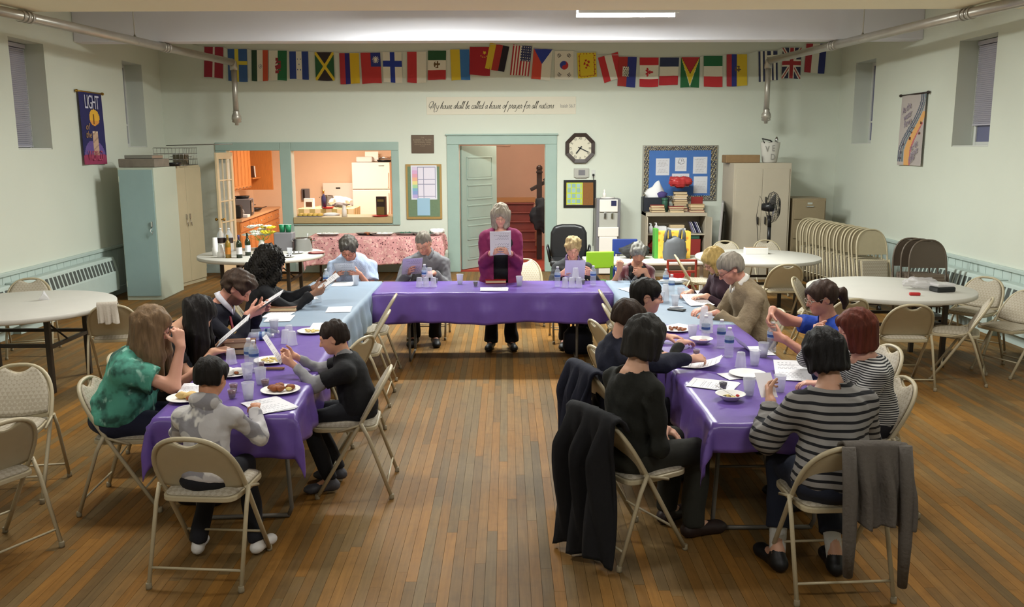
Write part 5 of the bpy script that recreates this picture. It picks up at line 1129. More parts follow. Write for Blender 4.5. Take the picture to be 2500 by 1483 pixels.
MB().box((-.27, -.24, .44), (.27, .26, .54)).build('seat', 'leather', e, bevel=.04, seg=4); m = MB().prism([(-.25, .50), (.25, .50), (.28, .62), (.27, .9), (.22, 1.0), (.1, 1.03), (-.1, 1.03), (-.22, 1.0), (-.27, .9), (-.28, .62)], -.30, -.19, 'y'); m.build('backrest', 'leather', e, bevel=.048, seg=5)
MB().tube([(0, 0, .1), (0, 0, .45)], .03, 10).build('gas_post', 'iron', e)
for k in range(5): a = 2*PI*k/5; MB().tube([(0, 0, .1), (.28*math.cos(a), .28*math.sin(a), .05)], .02, 6).build('base_arm', 'black_plastic', e); MB().lathe([(0, -.02), (.028, -.02), (.028, .02), (0, .02)], axis='x', n=10, c=(.29*math.cos(a), .29*math.sin(a), .028)).build('caster', 'black_plastic', e)
for s in (-1, 1): MB().tube([(s*.27, -.2, .5), (s*.31, -.15, .72), (s*.31, .15, .72), (s*.27, .1, .5)], .018, 8).build('armrest', 'black_plastic', e)
M('kid_white', 'd6d2c6', .5)
e = thing('low_table', "low white children's table behind the rear right people", 'table', (1.93, 12.35, 0)); MB().box((-.85, -.36, .555), (.85, .36, .60)).build('tabletop', 'kid_white', e, bevel=.012)
for sx in (-1, 1):
    for sy in (-1, 1): MB().box((sx*.75-.025, sy*.28-.025, 0), (sx*.75+.025, sy*.28+.025, .555)).build('leg', 'kid_white', e, bevel=.006)
M('lime', '8cbf2e', .45); M('kid_blue', '2a3f86', .5); M('kid_red', '9c3a2c', .5); M('dark_green', '3f6a2c', .5)
def kid_chair(label, loc, rz, mat, mat2=None):
    e = thing('kid_chair', label, 'chair', loc, rz, "children's chairs"); m2 = mat2 or mat
    MB().box((-.17, -.15, .33), (.17, .17, .36)).build('seat', m2, e, bevel=.012); MB().box((-.19, -.185, .56), (.19, -.155, .79)).build('backrest', mat, e, bevel=.03, seg=3)
    for s in (-1, 1): MB().box((s*.16-.018, -.185, 0), (s*.16+.018, -.15, .6)).build('rear_leg', m2, e, bevel=.006); MB().box((s*.15-.018, .12, 0), (s*.15+.018, .155, .335)).build('front_leg', m2, e, bevel=.006)
    return e
kid_chair("bright green child's chair beside the white low table", (1.21, 11.86, 0), R(8), 'lime', 'dark_green'); kid_chair("dark blue child's chair at the back of the low table", (1.78, 13.15, 0), R(180), 'kid_blue')
e = thing('kid_chair', "red open-frame child's chair under the shopping bags", 'chair', (2.32, 11.80, 0), R(2), "children's chairs")
for s in (-1, 1): MB().box((s*.19-.014, -.16, 0), (s*.19+.014, -.13, .68)).build('rear_leg', 'kid_red', e, bevel=.004); MB().box((s*.19-.014, .13, 0), (s*.19+.014, .16, .36)).build('front_leg', 'kid_red', e, bevel=.004)
for z in (.65, .50): MB().box((-.19, -.155, z), (.19, -.135, z+.03)).build('back_rail', 'kid_red', e, bevel=.004)
MB().box((-.2, -.16, .33), (.2, .16, .36)).build('seat', 'kid_red', e, bevel=.006)
# shopping bags on the low table
M('bag_grey', '5c5f63', .45, bump=(12, .4)); M('bag_green', '4f9a38', .6); M('bag_orange', 'd8842c', .6); two_tone(MATS['bag_orange'], 'voronoi', 'e8c04a', 14, (1, 1, 1), .2, .4)
e = thing('shopping_bag', 'grey plastic shopping bag with handles on the low table', 'bag', (2.33, 12.22, .6005))
m = MB().lathe([(0, 0), (.13, .0), (.155, .03), (.165, .12), (.15, .24), (.13, .31), (.11, .315), (0, .26)], n=36); m.v = [(p[0]*(1+.06*math.sin(p[1]*60+p[2]*25)), p[1]*.6*(1+.12*math.sin(p[0]*50+p[2]*18)), p[2]+.02*math.cos(p[0]*30)*(p[2] > .28)) for p in m.v]; m.build('bag_body', 'bag_grey', e)
for s in (-1, 1): m = MB().tube([(s*.13, 0, .27), (s*.125, 0, .38), (s*.105, 0, .44), (s*.075, 0, .42), (s*.06, 0, .27)], [.03, .022, .016, .018, .026], 8); m.build('handle', 'bag_grey', e)
e = thing('tote_bag', 'green and orange paper gift bag behind the grey shopping bag', 'bag', (2.33, 12.5, .6005)); MB().box((-.25, -.1, 0), (-.2, .1, .42)).build('green_side', 'bag_green', e, bevel=.004); MB().box((-.2, -.1, 0), (.26, .1, .38)).build('orange_body', 'bag_orange', e, bevel=.006)
M('dark_bag', '2b2b2c', .8)
blob_hang('duffel_bag', 'black duffel bag slumped at the left of the gift bag', 'bag', (1.82, 12.45, .715), (.20, .12, .10), 'dark_bag', 31)
shelf = MB().box((-.16, -.12, 0), (.16, .12, .30)).build('storage_box', 'red_plastic', bevel=.01); shelf.location = (2.62, 13.2, 0.6005-.6); tag(shelf, 'red bin on the floor behind the low table', 'box')
# ============================================================ people: one continuous surface per body, clothes and hair as children
V3 = lambda *a: np.array(a, float)
def rot_e(p=0, y=0, r=0):                                            # pitch down, yaw to the left, roll; frame: x right, y forward, z up
    a, b, c = R(-p), R(y), R(r)
    Rx_ = np.array([[1,0,0],[0,math.cos(a),-math.sin(a)],[0,math.sin(a),math.cos(a)]]); Ry_ = np.array([[math.cos(c),0,math.sin(c)],[0,1,0],[-math.sin(c),0,math.cos(c)]]); Rz_ = np.array([[math.cos(b),-math.sin(b),0],[math.sin(b),math.cos(b),0],[0,0,1]])
    return Rz_ @ Rx_ @ Ry_
class Cap:
    def __init__(s, a, b, ra, rb, k=.02, flat=None, cuts=(), sub=False): s.a, s.b, s.ra, s.rb, s.k, s.flat, s.cuts, s.sub = V3(*a), V3(*b), ra, rb, k, flat, cuts, sub
    def box(s):
        r = max(s.ra, s.rb); return np.minimum(s.a, s.b)-r, np.maximum(s.a, s.b)+r
    def d(s, x, y, z):
        ba = s.b-s.a; n = max(float(ba @ ba), 1e-9); px, py, pz = x-s.a[0], y-s.a[1], z-s.a[2]
        h = np.clip((px*ba[0]+py*ba[1]+pz*ba[2])/n, 0, 1); qx, qy, qz = px-h*ba[0], py-h*ba[1], pz-h*ba[2]; q = qx*qx+qy*qy+qz*qz
        if s.flat is not None: nn, kf = s.flat; t = qx*nn[0]+qy*nn[1]+qz*nn[2]; q = q+(kf*kf-1)*t*t
        d = np.sqrt(q)-(s.ra+(s.rb-s.ra)*h)
        for (c, nrm) in s.cuts: d = np.maximum(d, (x-c[0])*nrm[0]+(y-c[1])*nrm[1]+(z-c[2])*nrm[2])
        return d
class Ell:
    def __init__(s, c, r, rot=None, k=.02, cuts=(), sub=False): s.c, s.r, s.R, s.k, s.cuts, s.sub = V3(*c), V3(*r), (np.eye(3) if rot is None else rot), k, cuts, sub
    def box(s): m = max(s.r); return s.c-m, s.c+m
    def d(s, x, y, z):
        px, py, pz = x-s.c[0], y-s.c[1], z-s.c[2]; Rm = s.R; q = [(px*Rm[0,i]+py*Rm[1,i]+pz*Rm[2,i]) for i in range(3)]
        k0 = np.sqrt(sum((q[i]/s.r[i])**2 for i in range(3))); k1 = np.sqrt(sum((q[i]/s.r[i]**2)**2 for i in range(3)))+1e-9
        d = k0*(k0-1)/k1
        for (c, nrm) in s.cuts: d = np.maximum(d, (x-c[0])*nrm[0]+(y-c[1])*nrm[1]+(z-c[2])*nrm[2])
        return d
class Blk:                                                            # oriented box, rounded
    def __init__(s, c, h, rot=None, rr=.01, k=.01, sub=False): s.c, s.h, s.R, s.rr, s.k, s.sub = V3(*c), V3(*h), (np.eye(3) if rot is None else rot), rr, k, sub
    def box(s): m = float(np.linalg.norm(s.h))+s.rr; return s.c-m, s.c+m
    def d(s, x, y, z):
        px, py, pz = x-s.c[0], y-s.c[1], z-s.c[2]; Rm = s.R; q = [np.abs(px*Rm[0,i]+py*Rm[1,i]+pz*Rm[2,i])-s.h[i] for i in range(3)]
        return np.sqrt(sum(np.maximum(t, 0)**2 for t in q))+np.minimum(np.maximum(np.maximum(q[0], q[1]), q[2]), 0)-s.rr
def axis_pts(lo, hi, fine, hc, hf):
    P = [lo]
    while P[-1] < hi:
        x = P[-1]; f = any(a-.0 <= x <= b for a, b in fine); st = hf if f else hc
        if not f:
            nx_ = [a for a, b in fine if x < a < x+hc]
            if nx_: st = max(hf*.7, min(nx_)-x)
        P.append(x+st)
    return np.array(P)
def surf(prims, hc, hf=None, fine=(), noise=None, post=None, pad=.03):
    lo = np.min([p.box()[0] for p in prims if not p.sub], 0)-pad; hi = np.max([p.box()[1] for p in prims if not p.sub], 0)+pad
    ax = [axis_pts(lo[i], hi[i], [(f[0][i], f[1][i]) for f in fine], hc, hf or hc) for i in range(3)]
    S = np.full([len(a) for a in ax], .3)
    for p in prims:
        b0, b1 = p.box(); mg = .045+p.k; sl = []
        for i in range(3):
            i0 = max(0, np.searchsorted(ax[i], b0[i]-mg)-1); i1 = min(len(ax[i]), np.searchsorted(ax[i], b1[i]+mg)+1); sl.append(slice(i0, i1))
        if any(s_.stop-s_.start < 2 for s_ in sl): continue
        x, y, z = ax[0][sl[0]][:,None,None], ax[1][sl[1]][None,:,None], ax[2][sl[2]][None,None,:]
        d = p.d(x, y, z); A = S[sl[0], sl[1], sl[2]]
        if p.sub:
            h = np.clip(.5-.5*(A+d)/p.k, 0, 1); S[sl[0], sl[1], sl[2]] = A+(-d-A)*h+p.k*h*(1-h)
        else:
            h = np.clip(.5+.5*(A-d)/p.k, 0, 1); S[sl[0], sl[1], sl[2]] = A+(d-A)*h-p.k*h*(1-h)
    X, Y, Z = ax[0][:,None,None], ax[1][None,:,None], ax[2][None,None,:]
    if noise is not None: S = S+noise(X, Y, Z)
    if post is not None: S = post(S, X, Y, Z)
    S[0], S[-1], S[:,0], S[:,-1], S[:,:,0], S[:,:,-1] = .3, .3, .3, .3, .3, .3
    return nets(S, ax)
def nets(S, ax):
    I = S < 0; n = I[:-1,:-1,:-1].astype(np.int8)
    cnt = np.zeros_like(n)
    offs = [(i, j, k) for i in (0, 1) for j in (0, 1) for k in (0, 1)]
    for i, j, k in offs: cnt = cnt+I[i:I.shape[0]-1+i, j:I.shape[1]-1+j, k:I.shape[2]-1+k]
    act = np.argwhere((cnt > 0) & (cnt < 8)); m = len(act)
    val = {o: S[act[:,0]+o[0], act[:,1]+o[1], act[:,2]+o[2]] for o in offs}
    acc = np.zeros((m, 3)); num = np.zeros(m)
    for o in offs:
        for a in range(3):
            if o[a] == 0:
                q = list(o); q[a] = 1; q = tuple(q); v0, v1 = val[o], val[q]; mk = (v0 < 0) != (v1 < 0); t = np.where(mk, v0/(v0-v1+1e-12), 0)
                for c in range(3):
                    p0 = ax[c][act[:,c]+o[c]]; p1 = ax[c][act[:,c]+q[c]]; acc[:,c] += np.where(mk, p0+(p1-p0)*t, 0)
                num += mk
    V = acc/num[:,None]; idx = np.full(cnt.shape, -1, np.int32); idx[act[:,0], act[:,1], act[:,2]] = np.arange(m); Fq = []
    for a in range(3):
        b, c = (a+1) % 3, (a+2) % 3; s0 = [slice(None)]*3; s1 = [slice(None)]*3; s0[a] = slice(0, -1); s1[a] = slice(1, None)
        A0, A1 = I[tuple(s0)], I[tuple(s1)]; E_ = np.argwhere(A0 != A1); E_ = E_[(E_[:,b] > 0) & (E_[:,c] > 0)]
        if not len(E_): continue
        def cell(db, dc):
            q = E_.copy(); q[:,b] -= db; q[:,c] -= dc; return idx[q[:,0], q[:,1], q[:,2]]
        Q = np.stack([cell(1, 1), cell(0, 1), cell(0, 0), cell(1, 0)], 1); fl = A0[E_[:,0], E_[:,1], E_[:,2]]
        Q[~fl] = Q[~fl][:, ::-1]; Fq.append(Q)
    Fq = np.concatenate(Fq); Fq = Fq[(Fq >= 0).all(1)]; return V, Fq
def wob(seed, f=38, amp=.004):
    r = np.random.RandomState(seed); D = r.normal(size=(7, 3)); D /= np.linalg.norm(D, axis=1)[:,None]; ph = r.uniform(0, 6.3, 7); fr = f*np.linspace(.5, 1.5, 7)
    def g(x, y, z):
        s = 0
        for d, p, q in zip(D, ph, fr): s = s+np.sin(q*(d[0]*x+d[1]*y+d[2]*z)+p)
        return amp*s/2.6
    return g
def wob2(seed, k=1.):
    a, b_ = wob(seed, 30, .0075*k), wob(seed+50, 85, .0028*k)
    return lambda x, y, z: a(x, y, z)+b_(x, y, z)
def unit(v): v = np.asarray(v, float); return v/(np.linalg.norm(v)+1e-9)
def ik(a, t, l1, l2, pole):
    d = t-a; L = np.linalg.norm(d); mx = (l1+l2)*.995
    if L > mx: t = a+d/L*mx; d = t-a; L = mx
    u = d/L; x = (l1*l1-l2*l2+L*L)/(2*L); h = math.sqrt(max(1e-6, l1*l1-x*x)); p = unit(pole-u*(pole @ u)); return a+u*x+p*h, t
def hand_prims(w, d, n, side, s, curl, spread=1., thumb=.6):
    """w wrist, d finger direction, n palm normal (palm faces along n), side +1 right / -1 left"""
    d = unit(d); n = unit(n-d*(n @ d)); t = np.cross(d, n)*side      # t points to the thumb side
    P = []; k0 = .010*s
    for i, (off, ln, r) in enumerate(((.030, .070, .0088), (.010, .078, .0092), (-.010, .072, .0088), (-.029, .055, .0076))):
        kn = w+d*(.088-.006*abs(i-1))*s+t*off*s; P.append(Cap(w+t*off*.55*s+d*.01*s, kn, .0145*s, .0105*s, .014*s))
        a = 0; p = kn; dd = unit(d+t*off*1.6*spread)
        for j, f in enumerate((.45, .32, .23)):
            a += R(curl*(1 if j == 0 else 1.05)); q = p+(dd*math.cos(a)+n*math.sin(a))*ln*f*s; P.append(Cap(p, q, r*s*(1-.07*j), r*s*(1-.07*(j+1)), .0035*s)); p = q
    b = w+d*.024*s+t*.024*s; td = unit(t*.75+d*.75+n*thumb); q = b+td*.042*s; P.append(Cap(w+d*.012*s+t*.012*s, q, .0155*s, .0115*s, .012*s))
    td2 = unit(td+d*.35+n*thumb*.7-t*.35); q2 = q+td2*.032*s; q3 = q2+unit(td2+n*.25)*.024*s; P += [Cap(q, q2, .0108*s, .0098*s, .004*s), Cap(q2, q3, .0096*s, .0082*s, .004*s)]
    return P
def head_prims(C, Rh, s, fem=False, beard=False):
    def c(x, y, z): return C+Rh @ (V3(x, y, z)*s)
    def e(p, r, k=.02): return Ell(c(*p), V3(*r)*s, Rh, k*s)
    jw = .052 if fem else .057; P = [e((0, -.014, .028), (.074, .094, .087)), e((0, .022, -.012), (.067, .072, .085), .03), e((0, .026, -.053), (jw*.95, .056, .055), .03), e((0, .058, -.092), (.022, .022, .020), .03)]
    P += [Cap(c(-.036, .076, .020), c(.036, .076, .020), .013*s, .013*s, .018*s)]                                            # brow
    for q in (-1, 1): P += [Ell(c(q*.031, .098, -.001), V3(.017, .015, .011)*s, Rh, .010*s, sub=True), Ell(c(q*.041, .058, -.030), V3(.018, .020, .018)*s, Rh, .025*s)]
    P += [Cap(c(0, .090, .006), c(0, .109, -.030), .0075*s, .0115*s, .010*s), Ell(c(.011, .098, -.034), V3(.008, .009, .007)*s, Rh, .006*s), Ell(c(-.011, .098, -.034), V3(.008, .009, .007)*s, Rh, .006*s)]
    P += [Cap(c(-.017, .082, -.056), c(.017, .082, -.056), .0065*s, .0065*s, .006*s), Cap(c(-.015, .081, -.067), c(.015, .081, -.067), .0075*s, .0075*s, .005*s), Cap(c(-.02, .094, -.0615), c(.02, .094, -.0615), .003*s, .003*s, .003*s, sub=True)]
    for q in (-1, 1): P += [Ell(c(q*.077, -.006, -.008), V3(.009, .020, .031)*s, Rh @ rot_e(0, q*-18, 0), .008*s), Ell(c(q*.084, -.001, -.004), V3(.005, .010, .016)*s, Rh, .006*s, sub=True)]
    return P
SKIN = {}
def face_colours(V, C, Rh, s, skin, brow, lips, beard=None, age=0):
    q = ((V-C) @ Rh)/s; x, y, z = q[:,0], q[:,1], q[:,2]; col = np.tile(np.array(lin(skin)), (len(V), 1)); inhead = (np.abs(x) < .1) & (np.abs(y) < .15) & (np.abs(z) < .14)
    def blend(m, c): col[:] = col*(1-m[:,None])+np.array(lin(c))*m[:,None]
    fr = (y > .045) & inhead
    red = np.array(lin(skin))*np.array([1.02, .80, .78]); rc = tuple(red)
    m = np.exp(-(((np.abs(x)-.042)/.02)**2+((z+.03)/.022)**2))*fr*.45; col[:] = col*(1-m[:,None])+red*m[:,None]
    m = np.exp(-((x/.013)**2+((z+.03)/.016)**2))*((y > .085) & inhead)*.4; col[:] = col*(1-m[:,None])+red*m[:,None]
    if beard: blend(np.clip(1.2-np.hypot(x/.075, (z+.085)/.055), 0, 1)*(inhead & (y > -.005))*.0+np.clip((-.036-z)/.012, 0, 1)*(inhead & (y > .0) & (z > -.125))*np.clip((np.abs(y-.02)+.08)/.1, 0, 1)*.85, beard)
    blend(np.exp(-((x/.021)**4+((z+.0615)/.0085)**4))*((y > .07) & inhead)*.8, lips)
    blend(np.exp(-(((np.abs(x)-.032)/.017)**4+((z-.0225-.12*(.03-np.abs(x)))/.0048)**2))*fr*.9, brow)
    return col
def set_col(me, col):
    ca = me.color_attributes.new('Col', 'FLOAT_COLOR', 'POINT'); ca.data.foreach_set('color', np.c_[col, np.ones(len(col))].astype(np.float32).ravel())
M('skin', 'd8a488', .5, attr='Col', sss=.0, bump=(70, .05))
def hair_mat(name, col, var=.35, rough=.6): return M('hair_'+name, col, rough, spec=.25, noise=(55, var, (1, 1, .12)), bump=(90, .5, (1, 1, .1)))
def hair(style, C, Rh, s, seed=1, tint=None, drop=None):
    """list of prims plus noise for each hair style; head frame x right, y forward, z up"""
    def c(x, y, z): return C+Rh @ (V3(x, y, z)*s)
    def e(p, r, k=.02, sub=False): return Ell(c(*p), V3(*r)*s, Rh, k*s, sub=sub)
    dn = V3(0, 0, -1); P = []; _w = wob(seed, 150, .0042); fn = lambda x, y, z: _w(x, y, z*.13); face = e((0, .125, -.045), (.080, .085, .098), .012, True)
    if style in ('short', 'crop', 'boy', 'fringe', 'wavy', 'tuft'):
        t = {'crop': .006, 'short': .012, 'boy': .016, 'fringe': .017, 'wavy': .022, 'tuft': .022}[style]
        P += [e((0, -.016, .032), (.075+t, .094+t, .086+t)), e((0, -.045, -.02), (.068+t*.7, .062+t*.7, .07), .02)]
        if style in ('fringe', 'boy'): P += [e((0, .055, .068), (.066, .044, .038), .02), e((.035, .07, .05), (.034, .028, .03), .02)]
        if style == 'wavy': P += [e((.02, .06, .095), (.055, .045, .035), .02), e((-.035, .05, .09), (.04, .04, .035), .02)]
        if style == 'tuft': P += [e((0, .04, .10), (.05, .05, .035), .02), e((.04, -.02, .10), (.04, .05, .04), .02), e((-.045, .0, .095), (.04, .05, .04), .02)]
        P += [face]
        lo = {'crop': -.050, 'short': -.055, 'boy': -.048, 'fringe': -.062, 'wavy': -.05, 'tuft': -.06}[style]
        P += [Blk(c(0, 0, lo-.08), V3(.2, .2, .08)*s, Rh, .001, .012*s, sub=True)]
        for q in (-1, 1): P += [e((q*.088, .004, -.028), (.028, .036, .048), .008, True)]
        P += [Blk(c(0, .09, -.05), V3(.2, .045, .045)*s, Rh, .001, .01*s, sub=True)]
        if style in ('wavy', 'tuft'): _w2 = wob(seed, 140, .006); fn = lambda x, y, z: _w2(x, y, z*.5)
    elif style in ('bob', 'bowl', 'bobshort', 'layer'):
        t = .02 if style != 'layer' else .022; z1 = {'bob': -.125, 'bowl': -.085, 'bobshort': -.095, 'layer': -.105}[style]
        P += [e((0, -.016, .030), (.076+t, .095+t, .087+t))]
        for a in range(-7, 8):
            an = R(a*24 if abs(a) < 7 else a*21.5); 
            if abs(an) > R(150): continue
            x, y = math.sin(an)*.082, -.018-math.cos(an)*.092; P.append(Cap(c(x, y, .02), c(x*1.04, y*1.0, z1+.012*math.cos(an)*(-1 if style == 'bowl' else 0)), .026*s, .018*s, .022*s))
        P += [e((0, .062, .062), (.062, .042, .040), .02)]
        P += [e((0, .135, -.055), (.064, .085, .10), .012, True)]
    elif style == 'curlybig':
        rr = random.Random(seed); P += [e((0, -.03, .03), (.13, .135, .125))]
        for k in range(26):
            an = rr.uniform(-2.6, 2.6); zz = rr.uniform(-.24, .09); r0 = .105+.03*rr.random(); P.append(e((math.sin(an)*r0, -.035-math.cos(an)*r0*.95, zz), (.055, .055, .065), .02))
        P += [e((0, .14, -.05), (.072, .10, .10), .015, True)]; f1, f2 = wob(seed, 210, .009), wob(seed+1, 420, .006); fn = lambda x, y, z: f1(x, y, z)+f2(x, y, z)
    elif style in ('long', 'longdark'):
        t = .018; P += [e((0, -.016, .030), (.076+t, .095+t, .087+t))]; L = drop or .40
        for a in range(-6, 7):
            an = R(a*23); x, y = math.sin(an)*.080, -.018-math.cos(an)*.090; p0 = c(x, y, .01); p1 = p0+dn*.16*s+Rh @ (V3(x*.35, y*.2+.0, 0)); p2 = p1+dn*(L-.16)+V3(0, 0, 0)+V3(0, -.13*max(0, math.cos(an)) if style == 'long' else .02, 0)+Rh @ V3(x*.25, 0, 0)
            P += [Cap(p0, p1, .030*s, .030*s, .025*s), Cap(p1, p2, .030*s, .014*s, .02*s)]
        P += [e((0, .058, .06), (.06, .04, .036), .02)]
        P += [e((0, .14, -.055), (.060, .085, .105), .012, True)]
    elif style == 'pony':
        P += [e((0, -.016, .030), (.088, .107, .100)), e((0, .06, .058), (.064, .042, .042), .02), e((.05, .05, .02), (.03, .035, .05), .015), e((-.05, .05, .02), (.03, .035, .05), .015)]
        P += [face, Blk(c(0, 0, -.135), V3(.2, .2, .08)*s, Rh, .001, .012*s, sub=True)]
        for q in (-1, 1): P += [e((q*.092, .006, -.028), (.024, .036, .044), .008, True)]
        P += [Blk(c(0, .09, -.05), V3(.2, .045, .045)*s, Rh, .001, .01*s, sub=True)]
        P += [Cap(c(0, -.115, .01), c(0, -.150, .0), .022*s, .034*s, .01*s), Cap(c(0, -.150, .0), c(0, -.165, -.07), .036*s, .026*s, .02*s), Cap(c(0, -.165, -.07), c(0, -.15, -.11), .026*s, .012*s, .015*s)]
    return P, fn
def person(name_label, head_px, hz, yaw, s=1., b=1., fem=False, lean=12, curve=10, hp=20, hy=0, hr=0, side=0, skin='d9a68a', brow='5a4636', lips='b86a62', beard=None, hs=None,
           hands=None, poles=None, hairspec=('short', 'brown', '4a372a'), top=None, sleeve='long', under=None, bottom='1f2024', shoe='1c1a1a', sock=None, knees=None, feet=None, standing=False, res=.0075, seed=1,
           glasses=None, collar=None, chair_label=None, hem=-.02, neck=.0, chest=0., open_front=None, eyes='down', shoulders=None, cuff=.93, loose=0., hood=False, loc=None, foot_y=None, topmat=None, neck_r=None, fold=1., pant_up=0., tee=None, undermat=None, cback=0.):
    """hands = {side: (wrist local xyz, finger dir, palm normal, curl[, thumb])}, local frame: x right, y forward, z up, origin on the floor below the hips"""
    hs = hs or s; hipz = .455+.082*s if not standing else .90*s
    P0 = V3(0, 0, hipz)
    def spine(tl):
        a1 = R(lean); a2 = R(lean+curve); sd = R(side)
        p1 = P0+tl*.27*s*V3(math.sin(sd), math.sin(a1), math.cos(a1)); p2 = p1+tl*.235*s*V3(math.sin(sd), math.sin(a2), math.cos(a2)); Rh = rot_e(hp, hy, hr); an = R(lean*.5+curve+hp*.35)
        nt = p2+.070*s*V3(0, math.sin(an), math.cos(an)); return p1, p2, nt, nt+Rh @ (V3(0, .018, .092)*hs), Rh
    tl = 1.
    for _ in range(6):
        p1, p2, nt, C, Rh = spine(tl); tl *= 1+(hz-C[2])/(.505*s)*.95
        tl = min(max(tl, .78), 1.2)
    p1, p2, nt, C, Rh = spine(tl)
    a = R(yaw); Rz2 = np.array([[math.cos(a), -math.sin(a)], [math.sin(a), math.cos(a)]])
    if loc is None: base = PZ(head_px[0], head_px[1], C[2])[:2]-Rz2 @ C[:2]
    else: base = np.array(loc)
    sw = (.172 if fem else .192)*s if shoulders is None else shoulders
    up = unit(p2-p1); sd_ = V3(1, 0, 0); fw = np.cross(up, sd_); SH_ = {q: p2-up*.100*s+V3(q*sw, 0, 0) for q in (-1, 1)}
    body, shirt, pants, fine = [], [], [], []
    lo_ = loose
    tor = [(Ell, P0+V3(0, -.01, .035)*s, (.165*b, .120*b, .10)), (Ell, P0+(p1-P0)*.55, (.142*b, .108*b, .13)), (Ell, p1+up*.06*s, (.152*(.6+.4*b), .108*(.6+.4*b), .155))]
    Rt = np.stack([sd_, -fw if fw[1] < 0 else fw, up], 1)
    for _, c_, r_ in tor: body.append(Ell(c_, V3(*r_)*s*.88, Rt, .05*s)); shirt.append(Ell(c_, (V3(*r_)+.012+lo_)*s, Rt, .05*s))
    for q in (-1, 1):
        body.append(Cap(p2-up*.03*s, SH_[q]-up*.012*s, .046*s, .026*s, .04*s)); shirt.append(Cap(p2-up*.022*s, SH_[q]-up*.004*s, (.060+lo_*.3)*s, (.042+lo_*.3)*s, .04*s))
    body.append(Cap(SH_[-1]*.85+SH_[1]*.15, SH_[1]*.85+SH_[-1]*.15, .028*s, .028*s, .03*s)); shirt.append(Cap(SH_[-1]*.9+SH_[1]*.1, SH_[1]*.9+SH_[-1]*.1, (.046+lo_*.3)*s, (.046+lo_*.3)*s, .05*s)); shirt.append(Cap(p2-up*.03*s, p2+up*.005*s, .085*s, .06*s, .04*s)); body.append(Cap(p2-up*.03*s, p2, .075*s, .055*s, .04*s))
    if fem or chest:
        for q in (-1, 1): cc = p1+up*.055*s+fw*.085*s+sd_*q*.068*s; body.append(Ell(cc, V3(.062, .056, .062)*s*(.9+chest), Rt, .04*s)); shirt.append(Ell(cc+fw*.006, V3(.070, .064, .072)*s*(.9+chest), Rt, .05*s))
    body += [Cap(p2, nt+Rh @ V3(0, -.005, .03)*hs, (.053 if fem else .060)*s, (.048 if fem else .055)*hs, .025*s)]; hd = head_prims(C, Rh, hs, fem); body += hd
    fine.append((C-.135*hs, C+.135*hs))
    wr = {}
    hands = hands or {}
    for q in (-1, 1):
        hd_ = hands.get(q) or (V3(q*.12, .30, .78), (0, 1, 0), (0, 0, -1), 22)
        tgt = V3(*hd_[0]); pole = V3(*(poles or {}).get(q, (q*.45, -.3, -.85))); el, wt = ik(SH_[q], tgt, .285*s, .245*s, pole); wr[q] = (el, wt)
        fd = V3(*hd_[1]) if hd_[1] is not None else wt-el; th = hd_[4] if len(hd_) > 4 else .6
        fat = .7+.3*b
        ub = .030 if sleeve != 'none' else .048; eb = .040 if sleeve in ('short', 'none') else .032
        body += [Cap(SH_[q], el, ub*s*fat, eb*s*fat, .03*s), Cap(el, wt, (.040 if sleeve in ('short', 'none') else .034)*s*fat, .026*s, .025*s), Cap(wt, wt+unit(fd)*.02*s, .025*s, .022*s, .02*s)]
        hp_ = hand_prims(wt+unit(fd)*.012*s, fd, V3(*hd_[2]), q, s*1.0, hd_[3], thumb=th); body += hp_
        bl = np.min([h.box()[0] for h in hp_], 0); bh = np.max([h.box()[1] for h in hp_], 0); fine.append((bl, bh))
        if sleeve == 'none': continue
        u1 = unit(el-SH_[q])
        if sleeve == 'short': e2 = SH_[q]+(el-SH_[q])*.62; shirt.append(Cap(SH_[q], el, (.055+lo_*.6)*s*fat, (.060+lo_)*s*fat, .035*s, cuts=((e2, u1),)))
        else:
            u2 = unit(wt-el); ce = el+(wt-el)*(cuff if sleeve == 'long' else .35); shirt += [Cap(SH_[q], el, (.054+lo_*.7)*s*fat, (.049+lo_)*s*fat, .035*s), Cap(el, wt, (.050+lo_)*s*fat, (.036+lo_)*s, .03*s, cuts=((ce, u2),))]
    if hem < -.5: shirt.append(Cap(P0, P0-V3(0, 0, .36*s), .175*b*s, .205*b*s, .05*s, flat=(V3(0, 1, 0), 1.35)))
    # legs
    for q in (-1, 1):
        hj = P0+V3(q*.085*s, .01, -.015*s)
        if standing: kn = V3(q*.095*s, .015, .48*s); an_ = V3(q*.115*s, 0, .075)
        else:
            kn = V3(*(knees[q] if knees else (q*.115*s, .415*s, max(.455+.02, hipz-.035)))); zf = .075
            an_ = V3(*(feet[q] if feet else (q*.11*s, .40*s, max(.075, kn[2]-.43*s))))
        ft = an_+V3(q*.025, .155*s if foot_y is None else foot_y, -an_[2]+.03 if an_[2] < .12 else -.05)
        body += [Cap(hj, kn, .080*s, .056*s, .03*s), Cap(kn, an_, .054*s, .036*s, .03*s), Cap(an_, ft, .036*s, .026*s, .02*s)]
        wp = .018*s if not standing else .03*s; ua = unit(an_-kn)
        pants += [Cap(hj, kn, (.096 if b < 1.1 else .105)*s, .070*s, .05*s), Cap(kn, an_, .068*s, .046*s+wp, .035*s, cuts=((an_-ua*pant_up, ua),))]
        wr[('foot', q)] = (an_, ft)
    pants.append(Ell(P0+V3(0, -.015, 0), (.180*b*s, .135*b*s, .105*s), None, .05*s))
    nr = neck_r or (.066 if fem else .063)*s
    ntr = [Cap(p2-up*.02*s-fw*.0, nt+up*.1, nr, nr*.95, .008, sub=True)]
    if neck: ntr += [Ell(p2+fw*.075*s-up*(.02+neck)*s, V3(.06+neck*.5, .06, .05+neck)*s, Rt, .012, sub=True)]
    root = None
